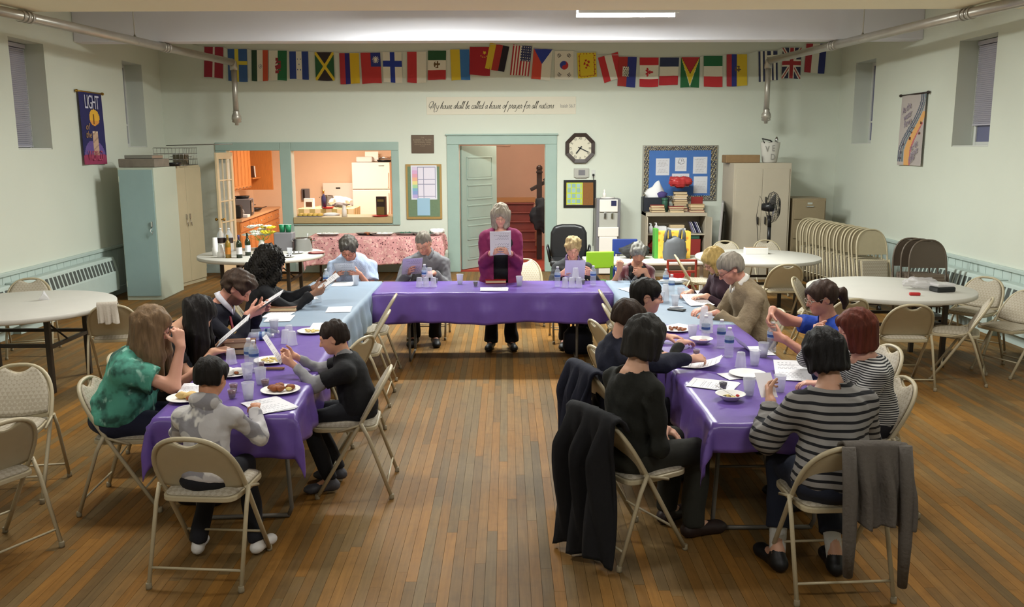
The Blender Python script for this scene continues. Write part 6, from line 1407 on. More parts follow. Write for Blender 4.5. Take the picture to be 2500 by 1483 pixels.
    Vb, Fb = surf(body, .019, res, fine); me = mesh_np('person', Vb, Fb, True); set_col(me, face_colours(Vb, C, Rh, hs, skin, brow, lips, beard))
    root = obj('person', me, 'skin', None, (base[0], base[1], 0), (0, 0, a)); tag(root, name_label, 'person', 'people at the tables' if not standing else None)
    gname = 'shirt'
    hemc = P0+(p1-P0)*(hem) ; hn = -unit(p1-P0)
    def garment(nm, prims, mat, h=.012, nz=None, post=None, fine_=()):
        V, Fq = surf(prims, h, noise=nz, post=post, hf=.007 if fine_ else None, fine=fine_); o = obj(nm, mesh_np(nm, V, Fq, True), mat, root); return o
    gh = max(.0095, res*1.35)
    if top:
        def hemcut(S, X, Y, Z): return np.maximum(S, (X-hemc[0])*hn[0]+(Y-hemc[1])*hn[1]+(Z-hemc[2])*hn[2])
        if open_front:
            wdt = open_front
            def post(S, X, Y, Z):
                S = hemcut(S, X, Y, Z); y = (X-p1[0])*fw[0]+(Y-p1[1])*fw[1]+(Z-p1[2])*fw[2]; zz = (X-p1[0])*up[0]+(Y-p1[1])*up[1]+(Z-p1[2])*up[2]
                gap = np.maximum(np.abs(X)-(wdt+np.maximum(0, zz)*-.05), -(y-.02)); return np.maximum(S, -gap)
        else: post = hemcut
        garment(top[0], shirt+ntr, M('cloth_'+top[1], top[2], .9, bump=(26, .35)) if topmat is None else topmat, gh, wob2(seed, fold), post)
    if tee:
        tp = [Ell(c_, (V3(*r_)+.034)*s, Rt, .05*s) for _, c_, r_ in tor]+[Cap(p2-up*.022*s, SH_[q]+up*.002*s, .078*s, .070*s, .04*s) for q in (-1, 1)]+[Cap(SH_[-1], SH_[1], .066*s, .066*s, .05*s)]
        for q in (-1, 1): el = wr[q][0]; tp.append(Cap(SH_[q], el, .080*s, .074*s, .035*s, cuts=((SH_[q]+(el-SH_[q])*.66, unit(el-SH_[q])),)))
        garment('t_shirt', tp+ntr, M('cloth_'+tee[0], tee[1], .9, bump=(26, .35)), gh, wob2(seed+2, fold*.5), hemcut)
    if under:
        ush = [Ell(c_, (V3(*r_)-.001)*s, Rt, .05*s) for _, c_, r_ in tor]+[Cap(p2-up*.025*s, SH_[q]*.6+SH_[-q]*.4, .052*s, .030*s, .04*s) for q in (-1, 1)]
        if fem: ush += [Ell(p1+up*.055*s+fw*.09*s+sd_*q*.068*s, V3(.068, .060, .068)*s*(.9+chest), Rt, .04*s) for q in (-1, 1)]
        garment(under[0], ush+[Cap(p2-up*.02*s, nt+up*.1, nr*1.1, nr, .008, sub=True)]+([Ell(p2+fw*.075*s-up*.06*s, V3(.05, .06, .08)*s, Rt, .012, sub=True)] if len(under) > 3 else []), undermat or M('cloth_'+under[1], under[2], .9, bump=(26, .3)), .013)
    if collar:
        cm = M('cloth_'+collar[0], collar[1], .85, bump=(26, .2)); n0 = p2+up*.026*s; m = MB()
        for q in (-1, 1):
            pts = [n0-fw*.062*s+up*.028*s, n0-fw*.035*s+sd_*q*.055*s+up*.030*s, n0+sd_*q*.068*s+fw*.02*s+up*.012*s, n0+sd_*q*.045*s+fw*.068*s-up*.012*s, n0+sd_*q*.012*s+fw*.085*s-up*.035*s]
            V = []
            for i, p in enumerate(pts): o_ = unit(p-n0-up*((p-n0) @ up)); V += [p+up*.014*s+o_*.002, p+o_*.026*s-up*.020*s]
            m.add(V, [(2*i, 2*i+1, 2*i+3, 2*i+2) for i in range(len(pts)-1)], True)
        o = m.build('collar', cm, root); o.modifiers.new('s', 'SOLIDIFY').thickness = .006
        if len(collar) > 2:                                          # necktie
            tm = M('cloth_tie_'+collar[2], collar[2], .7); m = MB(); q0 = p2+fw*.092*s-up*.04*s; A = [q0]
            bb = .6+.4*b; front = [p2+fw*.088*s-up*.055*s, p1+up*.10*s+fw*(.125*bb+.026+lo_)*s, p1-up*.02*s+fw*(.125*bb+.030+lo_)*s, P0+(p1-P0)*.55+fw*(.125*b+.03+lo_)*s]
            for i, p in enumerate(front): wd_ = (.016, .026, .034, .038)[i]*s; m.add([p-sd_*wd_, p+sd_*wd_, p+sd_*wd_+fw*.008, p-sd_*wd_+fw*.008], [])
            m.f = [(4*i+3, 4*i+2, 4*i+6, 4*i+7) for i in range(3)]+[(4*i, 4*i+4, 4*i+5, 4*i+1) for i in range(3)]+[(4*i+1, 4*i+5, 4*i+6, 4*i+2) for i in range(3)]+[(4*i, 4*i+3, 4*i+7, 4*i+4) for i in range(3)]; m.sm = [False]*len(m.f)
            m.build('necktie', tm, root)
    if bottom: garment('trousers', pants, M('cloth_'+bottom, bottom, .9, bump=(22, .3)), .014, wob(seed+3, 34, .005))
    for q in (-1, 1):
        an_, ft = wr[('foot', q)]; low = min(an_[2], .2)
        if an_[2] < .13 or True:
            fl = V3(0, 0, 0) if an_[2] < .13 else V3(0, 0, an_[2]-.085); bz = fl[2]
            dr = unit((ft-an_)*V3(1, 1, 0)); sp_ = [Cap(V3(*(an_[:2]-dr[:2]*.035*s), bz+.045), V3(*(ft[:2]), bz+.036), .042*s, .040*s, .02, cuts=((V3(0, 0, bz+.004), V3(0, 0, -1)),)), Cap(V3(*(an_[:2]-dr[:2]*.01), bz+.05), V3(*an_[:2], bz+.085), .044*s, .042*s, .02), Ell(V3(*(ft[:2]+dr[:2]*.01), bz+.032), V3(.043, .06, .032)*s, None, .02, cuts=((V3(0, 0, bz+.004), V3(0, 0, -1)),))]
            sp_.append(Cap(V3(*an_[:2], bz+.10), V3(*an_[:2], bz+.2), .034*s, .034*s, .004, sub=True)) if False else None
            garment('shoe', [t for t in sp_ if t is not None], M('shoe_'+shoe, shoe, .5, bump=(30, .1)), .011)
            if sock: garment('sock', [Cap(an_+V3(0, 0, -.02), an_-unit(an_-V3(*(knees[q] if knees else (q*.115*s, .415*s, max(.455+.02, hipz-.035)))))*.15, .041*s, .046*s, .01)], M('sock_'+sock, sock, .95, bump=(60, .4)), .012)
    # hair
    hp2, hn2 = hair(hairspec[0], C, Rh, hs, seed, None, hairspec[3] if len(hairspec) > 3 else None); hm = hair_mat(hairspec[1], hairspec[2])
    V, Fq = surf(hp2, max(.0065, res*.9), noise=hn2); ho = obj('hair', mesh_np('hair', V, Fq, True), hm, root)
    # eyes
    def hc(x, y, z): return C+Rh @ (V3(x, y, z)*hs)
    for q in (-1, 1):
        V = []; Fs = []; n1, n2 = 10, 14; cl = []
        for i in range(n1+1):
            t = PI*i/n1
            for j in range(n2):
                ph = 2*PI*j/n2; d = V3(math.sin(t)*math.cos(ph), math.cos(t), math.sin(t)*math.sin(ph)); V.append(hc(q*.031, .0795, -.001)+Rh @ (d*V3(.0145, .0125, .0115)*hs))
                if eyes == 'down': cl.append(lin('3a2a22') if -.55 < d[2] < -.32 and d[1] > .3 else np.array(lin(skin))*.9)
                else: cl.append(lin('241a14') if d[1] > .93 else (lin('4a3424') if d[1] > .80 else (lin('d8d2c8') if d[2] < .32 else np.array(lin(skin))*.85)))
        Fs = [(i*n2+j, i*n2+(j+1) % n2, (i+1)*n2+(j+1) % n2, (i+1)*n2+j) for i in range(n1) for j in range(n2)]
        me = mesh_np('eye', V, Fs, True); set_col(me, np.array([list(c_) for c_ in cl])); obj('eye', me, 'skin', root)
    if glasses:
        gm = M('specs_'+glasses, glasses, .35, metal=.3); m = MB()
        for q in (-1, 1):
            L_ = [hc(q*.033+.021*math.cos(t)*(1+.15*math.cos(2*t)), .104, -.003+.015*math.sin(t)) for t in np.linspace(0, 2*PI, 18, endpoint=False)]; m.tube([tuple(p) for p in L_], .0018*hs, 5, closed=True)
            m.tube([tuple(hc(q*.055, .102, .002)), tuple(hc(q*.076, .06, .004)), tuple(hc(q*.082, -.005, .006)), tuple(hc(q*.080, -.02, -.008))], .0017*hs, 5)
        m.tube([tuple(hc(-.012, .106, .002)), tuple(hc(0, .110, .006)), tuple(hc(.012, .106, .002))], .0017*hs, 5); m.build('glasses', gm, root)
    if hood:
        garment('hood', [Ell(p2-fw*.075*s+up*.0*s, V3(.10, .055, .075)*s, Rt, .03), Cap(p2-fw*.05*s+sd_*.07*s+up*.02*s, p2+fw*.04*s+sd_*.06*s, .032*s, .024*s, .03), Cap(p2-fw*.05*s-sd_*.07*s+up*.02*s, p2+fw*.04*s-sd_*.06*s, .032*s, .024*s, .03), Cap(p2, nt+up*.1, .06*s, .058*s, .008, sub=True)], topmat, gh, wob(seed+9, 60, .004))
    if chair_label:
        cpos = base+Rz2 @ np.array([0, .05-cback]); chair(cpos, a, chair_label, 'chairs under the seated people')
    W4 = np.eye(4); W4[:2,:2] = Rz2; W4[:2,3] = base
    return dict(root=root, base=base, yaw=a, wr=wr, C=C, Rh=Rh, W=lambda p: (W4 @ np.array([*p, 1.]))[:3], p1=p1, p2=p2, up=up, fw=fw, SH=SH_, s=s, hs=hs, Rz2=Rz2)
# ============================================================ the people
def dirv(*a): return tuple(a)
PP = {}
def two_hands(x=.12, y=.34, z=.92, curl=32, tilt=.5): return {1: ((x, y, z), (-.45, .7, tilt), (-.9, -.1, .25), curl, .5), -1: ((-x, y, z), (.45, .7, tilt), (.9, -.1, .25), curl, .5)}
def striped(name, base, line, scale, lo, hi): return two_tone(M(name, base, .9, bump=(26, .3)), 'wave', line, scale, (1, 1, 1), lo, hi)
teal = two_tone(two_tone(M('teal_print', '4f9a86', .8, bump=(18, .5)), 'noise', '2a5248', 9, (1, 1, 1), .48, .62), 'noise', '93c4b4', 17, (1, 1, .6), .60, .68)
PP['teal'] = person('woman in teal patterned blouse with long brown-blonde hair, hand at her glasses', (372, 797), 1.10, -86, s=.98, b=1.32, fem=True, chest=.28, lean=14, curve=8, hp=24, side=0, hands={1: ((.070, .395, .985), (-.2, -.15, 1), (-.75, -.65, 0), 55, .7), -1: ((-.17, .46, .80), (.25, 1, 0), (0, 0, -1), 25)}, poles={1: (.25, .25, -1), -1: (-.4, -.2, -.9)}, hairspec=('long', 'ombre', '7a6248', .36), top=('blouse', 'teal', '4f9a86'), topmat=teal, sleeve='short', loose=.018, bottom='1c2036', res=.0065, seed=11, skin='d8a088', glasses='5a2a24', chair_label='folding chair under the woman in teal', hem=.02, neck=.02)
PP['dark'] = person('woman with long black hair in black T-shirt bending over a book', (486, 765), 1.05, -80, s=.95, b=1.08, fem=True, lean=24, curve=16, hp=46, hands={1: ((.11, .47, .80), (-.35, 1, .1), (-.3, 0, -.9), 28), -1: ((-.10, .50, .81), (.3, 1, .1), (.3, 0, -.9), 28)}, hairspec=('longdark', 'black', '1b1716', .42), top=('t_shirt', 'blacktee', '17171a'), sleeve='short', bottom='1a1a1e', seed=12, res=.007, skin='cf9d80', chair_label='folding chair under the woman in black T-shirt')
PP['beard'] = person('bearded man in dark navy jacket and red tie reading a booklet', (580, 703), 1.12, -88, s=1.04, lean=18, curve=14, hp=40, hands={1: ((.10, .42, .93), (-.2, .9, .35), (-.9, 0, .3), 34), -1: ((-.10, .44, .93), (.2, .9, .35), (.9, 0, .3), 34)}, hairspec=('wavy', 'brown', '3f3026'), beard='5a3f30', top=('jacket', 'navyjacket', '1a1b26'), open_front=.035, under=('shirt', 'whiteshirt', 'c9c8d2'), collar=('whiteshirt', 'c9c8d2', '8e2230'), bottom='1b1b22', seed=13, res=.007, skin='cf9480', chair_label='folding chair under the bearded man')
PP['curly'] = person('woman with big curly black hair in black jacket over striped top, holding a sheet', (662, 640), 1.15, -72, s=1.0, b=1.22, fem=True, chest=.15, lean=4, curve=8, hp=18, hands={1: ((.15, .46, .86), (-.15, 1, .25), (-.8, 0, .4), 30), -1: ((-.08, .50, .88), (.2, 1, .3), (.8, 0, .4), 30)}, hairspec=('curlybig', 'jet', '17130f'), top=('jacket', 'blackjacket', '17171b'), open_front=.045, under=('striped_top', 'st', '111111'), undermat=striped('white_stripe', '16161a', 'd9d6cf', 5.2, .80, .86), bottom='17171b', seed=14, res=.008, skin='8f6650', brow='2a1c14', lips='7a4440', chair_label='folding chair under the curly-haired woman')
camo = two_tone(two_tone(M('camo', 'bdbabb', .85, bump=(20, .4)), 'voronoi', '8b898f', 7.5, (1, 1, 1), .55, .58), 'noise', 'dad7d4', 8, (1, 1, .7), .56, .60)
two_tone(camo, 'noise', '3c3d44', 6.5, (1, 1, .8), .70, .71)
PP['hoodie'] = person('small boy in grey patterned hoodie seen from behind at the left table', (516, 922), 1.0, -5, s=.72, hs=.84, b=1.0, lean=6, curve=10, hp=16, hy=-8, hands={1: ((.16, .30, .79), (-.4, 1, 0), (0, 0, -1), 20), -1: ((-.16, .30, .79), (.4, 1, 0), (0, 0, -1), 20)}, hairspec=('boy', 'blackboy', '17120f'), top=('hoodie', 'camo', 'aaaaaa'), topmat=camo, loose=.013, hood=True, bottom='15161d', shoe='d4d2cf', feet={1: (.17, .20, .075), -1: (-.15, .17, .075)}, seed=15, res=.0065, skin='c98f6e', chair_label='folding chair under the boy in hoodie, seen from behind', hem=-.12)
PP['boy'] = person('boy with short dark hair in black T-shirt over grey sleeves reading a card', (814, 824), .985, 93, s=.76, hs=.86, b=1.05, lean=8, curve=12, hp=18, hands={1: ((.07, .40, .85), (-.2, 1, .4), (-.8, 0, .3), 40), -1: ((-.08, .38, .83), (.2, 1, .5), (.8, 0, .3), 35)}, hairspec=('short', 'darkbrown', '2b201a'), top=('long_sleeved_shirt', 'greysleeve', '8d8d90'), tee=('blacktee2', '131316'), bottom='14151b', shoe='4a4a52', feet={1: (.10, .16, .085), -1: (-.10, .18, .085)}, seed=16, res=.0065, skin='d9a184', chair_label='folding chair under the boy in black', hem=-.10, eyes='down')
PP['blue_shirt'] = person('man with glasses in light blue shirt reading papers at the back left', (851, 607), 1.055, 180, s=1.06, b=1.28, lean=14, curve=12, hp=34, hands=two_hands(.13, .36, .795, 32, .3), hairspec=('wavy', 'greybrown', '55504a'), top=('shirt', 'bluecheck', 'a9bad6'), topmat=two_tone(M('blue_check', 'b3c2dc', .85, bump=(18, .5)), 'checker', 'a3b3d0', 70, (1, 1, 1), .3, .7), sleeve='short', loose=.026, collar=('bluecheck', 'a9bad6'), bottom='2a2c38', seed=17, res=.008, skin='c98a74', glasses='4a2f28', chair_label='folding chair under the man in light blue', cuff=.9)
PP['grey_shirt'] = person('grey-haired man in dark grey shirt and blue tie holding papers', (1034, 593), 1.11, 180, s=1.06, b=1.12, lean=8, curve=10, hp=30, hy=-14, hands={1: ((.17, .35, .80), (-.2, .9, .4), (-.9, 0, .3), 32), -1: ((-.10, .33, .785), (.5, .9, .1), (.4, 0, -.8), 30)}, hairspec=('crop', 'grey', '7f776c'), top=('shirt', 'darkgrey', '6d6d70'), collar=('darkgrey', '6d6d70', '3a3d5e'), loose=.012, bottom='17171c', seed=18, res=.008, skin='cb917b', brow='7a6a5c', glasses='8a7a6a', chair_label='folding chair under the man with blue tie')
PP['standing'] = person('standing woman in magenta cardigan over black reading aloud from papers', (1222, 526), 1.455, 180, s=.965, b=1.28, fem=True, chest=.2, standing=True, lean=1, curve=5, hp=22, hands=two_hands(.10, .29, 1.075, 34, .35), poles={1: (.2, -.35, -1), -1: (-.2, -.35, -1)}, hairspec=('bob', 'ashblonde', '9a8f80'), top=('cardigan', 'magenta', '7c2350'), open_front=.075, under=('black_top', 'blacktop', '141416', 1), bottom='101013', shoe='151414', seed=19, res=.008, skin='d39c88', glasses='b09a80', hem=-1.05, loose=.014)
PP['blond'] = person('woman with spiky blonde hair in dark cardigan and purple scarf', (1399, 607), 1.06, 180, s=.97, b=1.15, fem=True, lean=8, curve=10, hp=22, hands={1: ((.14, .34, .80), (-.4, .9, .3), (-.9, 0, 0), 30), -1: ((-.20, .33, .80), (.6, .8, .3), (.8, 0, .2), 36)}, hairspec=('tuft', 'blonde', 'b39c70'), top=('cardigan', 'charcoal', '37383a'), open_front=.045, under=('purple_blouse', 'plum', '5a4468'), collar=('plum', '66506f'), bottom='1b1b20', seed=20, res=.008, skin='d79f8a', glasses='a08878', chair_label='folding chair under the woman with purple scarf')
velvet = M('velvet', '5c1c26', .75, bump=(16, .5), sheen=.6)
PP['velvet'] = person('grey-haired woman with hoop earrings in dark red jacket over black top', (1558, 619), 1.02, 180, s=.92, b=1.12, fem=True, lean=6, curve=10, hp=26, hands={1: ((.22, .30, .86), (-.1, .2, 1), (-.3, -.9, 0), 70, .8), -1: ((-.06, .27, .85), (.8, .3, -.1), (0, -.9, -.3), 35)}, poles={1: (.6, .3, -1)}, hairspec=('wavy', 'silver', '8f8d86'), top=('jacket', 'velvet', '5c1c26'), topmat=velvet, open_front=.10, sleeve='half', under=('black_top', 'blacktop', '141416', 1), bottom='17171b', seed=21, res=.008, skin='c48d72', lips='9a4a44', brow='5a5048', chair_label='folding chair under the woman in dark red')
PP['blonde_bob'] = person('woman with straight blonde hair in dark plum top, head bowed', (1742, 636), 1.11, 112, s=.96, b=1.1, fem=True, lean=14, curve=10, hp=34, hands={1: ((.13, .40, .80), (-.3, 1, 0), (0, 0, -1), 22), -1: ((-.13, .40, .80), (.3, 1, 0), (0, 0, -1), 22)}, hairspec=('bob', 'golden', 'b59a5e'), top=('top', 'plumtop', '3e2a34'), bottom='1d1b22', seed=22, res=.008, skin='d9a58c', glasses='5a4030', chair_label='folding chair under the blonde woman in plum')
PP['tan'] = person('grey-haired man with glasses in tan cardigan looking down', (1783, 655), 1.15, 96, s=1.06, b=1.08, lean=12, curve=12, hp=32, hands={1: ((.10, .42, .79), (-.4, 1, -.1), (0, 0, -1), 24), -1: ((-.12, .40, .79), (.4, 1, -.1), (0, 0, -1), 24)}, hairspec=('short', 'grey2', '8e867a'), top=('cardigan', 'tan', '867660'), topmat=M('tan_knit', '8a7a62', .95, bump=(60, .5)), collar=('offwhite', 'd6d2ca'), loose=.018, bottom='857a66', seed=23, res=.0075, skin='cf9480', brow='8a7a6a', glasses='5a2a24', chair_label='folding chair under the man in tan cardigan')
PP['teen'] = person('teenager with black hair and glasses looking to the right', (1579, 724), 1.12, -72, s=1.0, lean=14, curve=10, hp=4, hy=-24, hands={1: ((.12, .40, .79), (-.4, 1, 0), (0, 0, -1), 22), -1: ((-.12, .40, .79), (.4, 1, 0), (0, 0, -1), 22)}, hairspec=('fringe', 'black2', '17130f'), top=('jacket', 'darkolive', '24241f'), collar=('khaki', '8f8468'), bottom='1d1d22', seed=24, res=.007, skin='d9a58e', glasses='6a4038', eyes='open', chair_label='folding chair under the teenager with glasses')
PP['navy'] = person('boy with brown hair in navy sweater reaching across the right table', (1534, 778), 1.085, -72, s=.92, hs=.95, lean=0, curve=8, hp=20, hands={1: ((.08, .60, .80), (-.1, 1, .0), (-.5, 0, -.7), 30), -1: ((-.12, .42, .79), (.4, 1, 0), (0, 0, -1), 22)}, poles={1: (.6, -.1, -.6)}, hairspec=('boy', 'brown3', '32241a'), top=('sweater', 'navysweater', '171a2c'), loose=.01, bottom='15161d', seed=25, res=.0065, skin='d2a088', chair_label='folding chair under the boy in navy')
PP['grey_bob'] = person('woman with dark grey bobbed hair in black top, hands in her lap', (1577, 826), 1.15, -60, s=.99, b=1.05, fem=True, lean=4, curve=8, hp=14, hands={1: ((.05, .22, .64), (-.7, .6, -.2), (0, 0, -1), 30), -1: ((-.04, .25, .62), (.7, .6, -.2), (0, 0, -1), 30)}, hairspec=('bobshort', 'slate', '2a2825'), top=('top', 'blackgreen', '14150f'), sleeve='half', bottom='26261f', shoe='2a1d1a', seed=26, res=.0065, skin='d9a88c', chair_label='folding chair with dark coats under the woman with grey bob', neck_r=.10, hem=-.1)
PP['ponytail'] = person('woman with ponytail and glasses in bright blue T-shirt opening a water bottle', (2006, 727), 1.14, 97, s=.97, b=1.22, fem=True, chest=.2, lean=15, curve=8, cback=.13, hp=12, hands={1: ((.02, .55, 1.06), (-.35, .5, -.75), (-.6, -.2, -.6), 38, .7), -1: ((-.12, .52, .885), (.75, .7, .15), (.6, -.4, .2), 50, .7)}, poles={1: (.8, -.1, -.4), -1: (-.5, -.2, -.9)}, hairspec=('pony', 'brown4', '3a2a22'), top=('t_shirt', 'royal', '1f3f9a'), sleeve='short', loose=.014, bottom='1b2040', seed=27, res=.0065, skin='c98f7a', glasses='c8c0b0', neck=.05, eyes='open', chair_label='folding chair under the woman in bright blue')
PP['redhead'] = person('red-haired woman in thin black and white stripes drinking from a cup', (2088, 803), 1.09, 90, s=.96, b=1.12, fem=True, chest=.1, lean=6, curve=10, hp=12, hands={1: ((.06, .34, 1.03), (-.6, .3, .5), (-.6, -.3, .4), 48, .7), -1: ((-.14, .36, .79), (.5, 1, 0), (0, 0, -1), 24)}, poles={1: (.7, .0, -.7)}, hairspec=('bob', 'auburn', '5f2c1e'), top=('striped_top', 'thinstripe', '222222'), topmat=striped('thin_stripe', '1d1e22', 'b9b8b4', 25, .42, .58), loose=.012, bottom='17181f', seed=28, res=.0065, skin='dba58f', chair_label='folding chair under the red-haired woman', neck_r=.105)
PP['bowl'] = person('woman with black bowl-cut hair in wide black and grey stripes, seen from behind', (2009, 862), 1.14, 3, s=.98, b=1.2, fem=True, lean=8, curve=10, hp=24, hy=14, hands={1: ((.14, .36, .79), (-.4, 1, 0), (0, 0, -1), 22), -1: ((-.20, .36, .84), (.1, .9, .4), (.8, 0, .3), 36)}, hairspec=('bowl', 'jet2', '120f0f'), top=('striped_sweater', 'widestripe', '777777'), topmat=striped('wide_stripe', '8a8784', '15151a', 8.2, .66, .76), loose=.014, bottom='1c2233', shoe='121214', sock='c9c9c6', pant_up=.13, feet={1: (.08, .10, .085), -1: (-.20, .16, .085)}, seed=29, res=.006, skin='c99a80', chair_label='folding chair with grey sweater under the woman in wide stripes', neck_r=.085, hem=-.1)
# earrings of the woman in dark red, collar strap details
d = PP['velvet']
for q in (-1, 1):
    c0 = d['C']+d['Rh'] @ (V3(q*.086, -.002, -.062)*d['hs']); MB().tube([tuple(c0+V3(.004*q*0, .0, 0)+.017*V3(.2*math.cos(t), math.cos(t), math.sin(t))) for t in np.linspace(0, 2*PI, 16, endpoint=False)], .0028, 5, closed=True).build('hoop_earring', 'brass', d['root'])
# coats and sweaters over chair backs
def chair_of(d): p = d['base']+d['Rz2'] @ np.array([0, .05]); return (p[0], p[1]), d['yaw']
M('coat_black', '101014', .92, bump=(14, .5)); M('coat_navy', '15182a', .92, bump=(14, .5)); M('sweater_grey', '5c5650', .95, bump=(60, .5))
l, a = chair_of(PP['grey_bob']); drape('coat', 'long black coat hung over the chair of the woman with grey bob', 'coat', 'coat_black', l, a, .42, .10, .78, seed=3, thick=.02, fold=.05, flare=-.02)
l, a = chair_of(PP['navy']); drape('coat', 'navy coat hung over the chair of the boy in navy', 'coat', 'coat_navy', l, a, .40, .06, .5, seed=5, thick=.02, fold=.04, flare=0)
l, a = chair_of(PP['bowl']); e = drape('sweater', 'grey sweater hung over the chair of the woman in wide stripes', 'sweater', 'sweater_grey', l, a, .30, .06, .40, seed=6, thick=.014, fold=.03, xoff=.09)
for x, yl in ((-.05, .62), (.215, .68)): MB().tube([(x, -.30, .80), (x+.005, -.335, .6), (x+.012, -.34, .35), (x+.02, -.33, .80-yl)], [.03, .034, .03, .022], 10).build('sleeve', 'sweater_grey', e)
# extra chair behind the standing woman
chair_top(1278, 634, 184, 'folding chair standing behind the woman in magenta', EG)
# handbag and bags on the floor
M('bag_navy', '171a2e', .7, bump=(14, .3))
e = thing('handbag', 'dark navy shoulder bag on the floor below the blonde woman', 'bag', tuple(PZ(1410, 862, 0))); m = MB().lathe([(0, 0), (.13, 0), (.16, .06), (.15, .22), (.10, .28), (0, .27)], n=20); m.v = [(p[0], p[1]*.6, p[2]) for p in m.v]; m.build('bag_body', 'bag_navy', e); MB().tube([(-.09, 0, .26), (-.12, .05, .45), (-.05, .1, .52), (.05, .05, .4), (.09, 0, .26)], .010, 6).build('strap', 'bag_navy', e)
blob_hang('backpack', 'black bag lying on the floor under the right front table', 'bag', tuple(PZ(1800, 1040, .14)), (.18, .14, .13), 'dark_bag', 41)
# ============================================================ tableware
TZ = .7425
M('clear_plastic', 'e4e6ee', .25, alpha=.42, spec=.4); M('bottle_plastic', 'dfe6ee', .06, alpha=.28, spec=.8); M('water_label', 'a9bdd2', .5); M('label_blue', '3a5a96', .5); M('wine', '5a1020', .2); M('dark_wine', '1a0a12', .2); M('foam', 'e8e6e2', .7); M('food_brown', '8a4a20', .6, noise=(30, .3), bump=(30, .5)); M('food_yellow', 'd8c27a', .7, noise=(20, .2)); M('food_pink', 'd99a98', .6, noise=(20, .2)); M('cap_white', 'e6e6ea', .4); M('phone_black', '1a1b1c', .2); M('brown_leather', '7a5238', .55, noise=(20, .1)); M('liquid', 'c9ccd8', .1, alpha=.35)
def on(x, y, z=TZ): p = PZ(x, y, z); return (p[0], p[1], z+.0005)
def m_cup():
    e = thing('plastic_cup', 'x', 'cup'); MB().lathe([(.024, 0), (.026, .002), (.036, .098), (.038, .1), (.0365, .1), (.0345, .097), (.0245, .004), (.0, .004)], n=20, close=False).build('cup_wall', 'clear_plastic', e); MB().lathe([(0, .0045), (.025, .0045), (.028, .032), (0, .032)], n=16).build('water', 'liquid', e); return e
def m_inv():
    e = thing('plastic_cup', 'x', 'cup'); MB().lathe([(.038, 0), (.036, .003), (.026, .098), (.024, .1), (0, .1)], n=20, close=False).build('cup_wall', 'clear_plastic', e); MB().lathe([(.0385, 0), (.0395, .003), (.0385, .006)], n=20, close=False).build('rim', 'clear_plastic', e); return e
M('thin_plastic', 'dfe0ea', .2, alpha=.16)
def m_shot(mat):
    e = thing('small_cup', 'x', 'cup'); MB().lathe([(.018, 0), (.025, .052), (.0245, .052), (.0175, .003), (0, .003)], n=16, close=False).build('cup_wall', 'thin_plastic', e); MB().lathe([(0, .0035), (.0172, .0035), (.0235, .043), (0, .043)], n=16).build('wine', mat, e); return e
def m_bottle():
    e = thing('water_bottle', 'x', 'bottle'); pr = [(.0, 0), (.028, 0), (.031, .006)]
    for k in range(5): z = .012+k*.016; pr += [(.031, z), (.029, z+.005), (.031, z+.010)]
    pr += [(.031, .10), (.031, .145), (.029, .155), (.018, .178), (.012, .186), (.012, .194)]
    MB().lathe(pr, n=20, close=False).build('body', 'bottle_plastic', e); MB().lathe([(.0316, .098), (.0316, .142)], n=20, close=False).build('label', 'water_label', e); MB().lathe([(.0319, .104), (.0319, .122)], n=20, close=False).build('label_band', 'label_blue', e); MB().lathe([(.014, .192), (.014, .206), (.0, .207)], n=14).build('cap', 'cap_white', e); return e
def m_plate():
    e = thing('paper_plate', 'x', 'plate'); MB().lathe([(0, .002), (.075, .002), (.108, .014), (.115, .015), (.115, .017), (.107, .017), (.074, .005), (0, .005)], n=32).build('plate', 'foam', e); return e
PROTO = {}
def put(kind, loc, label, group, rz=0, rot=None):
    if kind not in PROTO:
        o = {'cup': m_cup, 'inv': m_inv, 'wine': lambda: m_shot('wine'), 'dark': lambda: m_shot('dark_wine'), 'bottle': m_bottle, 'plate': m_plate}[kind](); PROTO[kind] = (o, kids_of(o)); o.location = loc; o.rotation_euler = (0, 0, rz); o['label'] = label; o['group'] = group
    else: o = clone(PROTO[kind][0], loc, rz, label, group, PROTO[kind][1])
    if rot: o.rotation_euler = rot
    return o
CG, BG_, WG, PG = 'clear plastic cups', 'water bottles', 'small wine cups', 'paper plates'
for x, y, lb in ((607, 976, 'clear plastic cup near the papers of the boy in hoodie'), (605, 927, 'tall clear plastic cup beside the napkin plate'), (637, 938, 'clear plastic cup behind the small red cup'), (1123, 693, 'clear plastic cup left of the standing woman'), (1268, 698, 'clear plastic cup right of the red book'), (869, 696, 'clear plastic cup in front of the man in light blue'), (755, 742, 'clear plastic cup next to the napkin on the left blue cloth'), (1842, 892, 'clear plastic cup beside the wine-stained cup'), (1828, 966, 'clear plastic cup next to the bowl with spoon'), (1903, 957, 'clear plastic cup nearest the woman in wide stripes'), (1690, 826, 'clear plastic cup by the hand of the boy in navy'), (1662, 728, 'clear plastic cup among the bottles on the right blue cloth'), (1613, 738, 'clear plastic cup in front of the teenager'), (670, 812, 'upright clear cup at the border of blue and purple cloth')): put('cup', on(x, y), lb, CG)
put('cup', on(1863, 872), 'clear cup with dark wine at its bottom near the woman in blue', CG); o = MB().lathe([(0, 0), (.0225, 0), (.0245, .012), (0, .012)], n=16).build('wine', 'wine', bpy.data.objects[[x.name for x in bpy.data.objects if x.get('label') == 'clear cup with dark wine at its bottom near the woman in blue'][0]]); o.location.z = .006
put('cup', on(1648, 748), 'clear cup with dark drink beside the phone', CG); o = MB().lathe([(0, 0), (.0225, 0), (.0245, .014), (0, .014)], n=16).build('drink', 'dark_wine', bpy.data.objects[[x.name for x in bpy.data.objects if x.get('label') == 'clear cup with dark drink beside the phone'][0]]); o.location.z = .006
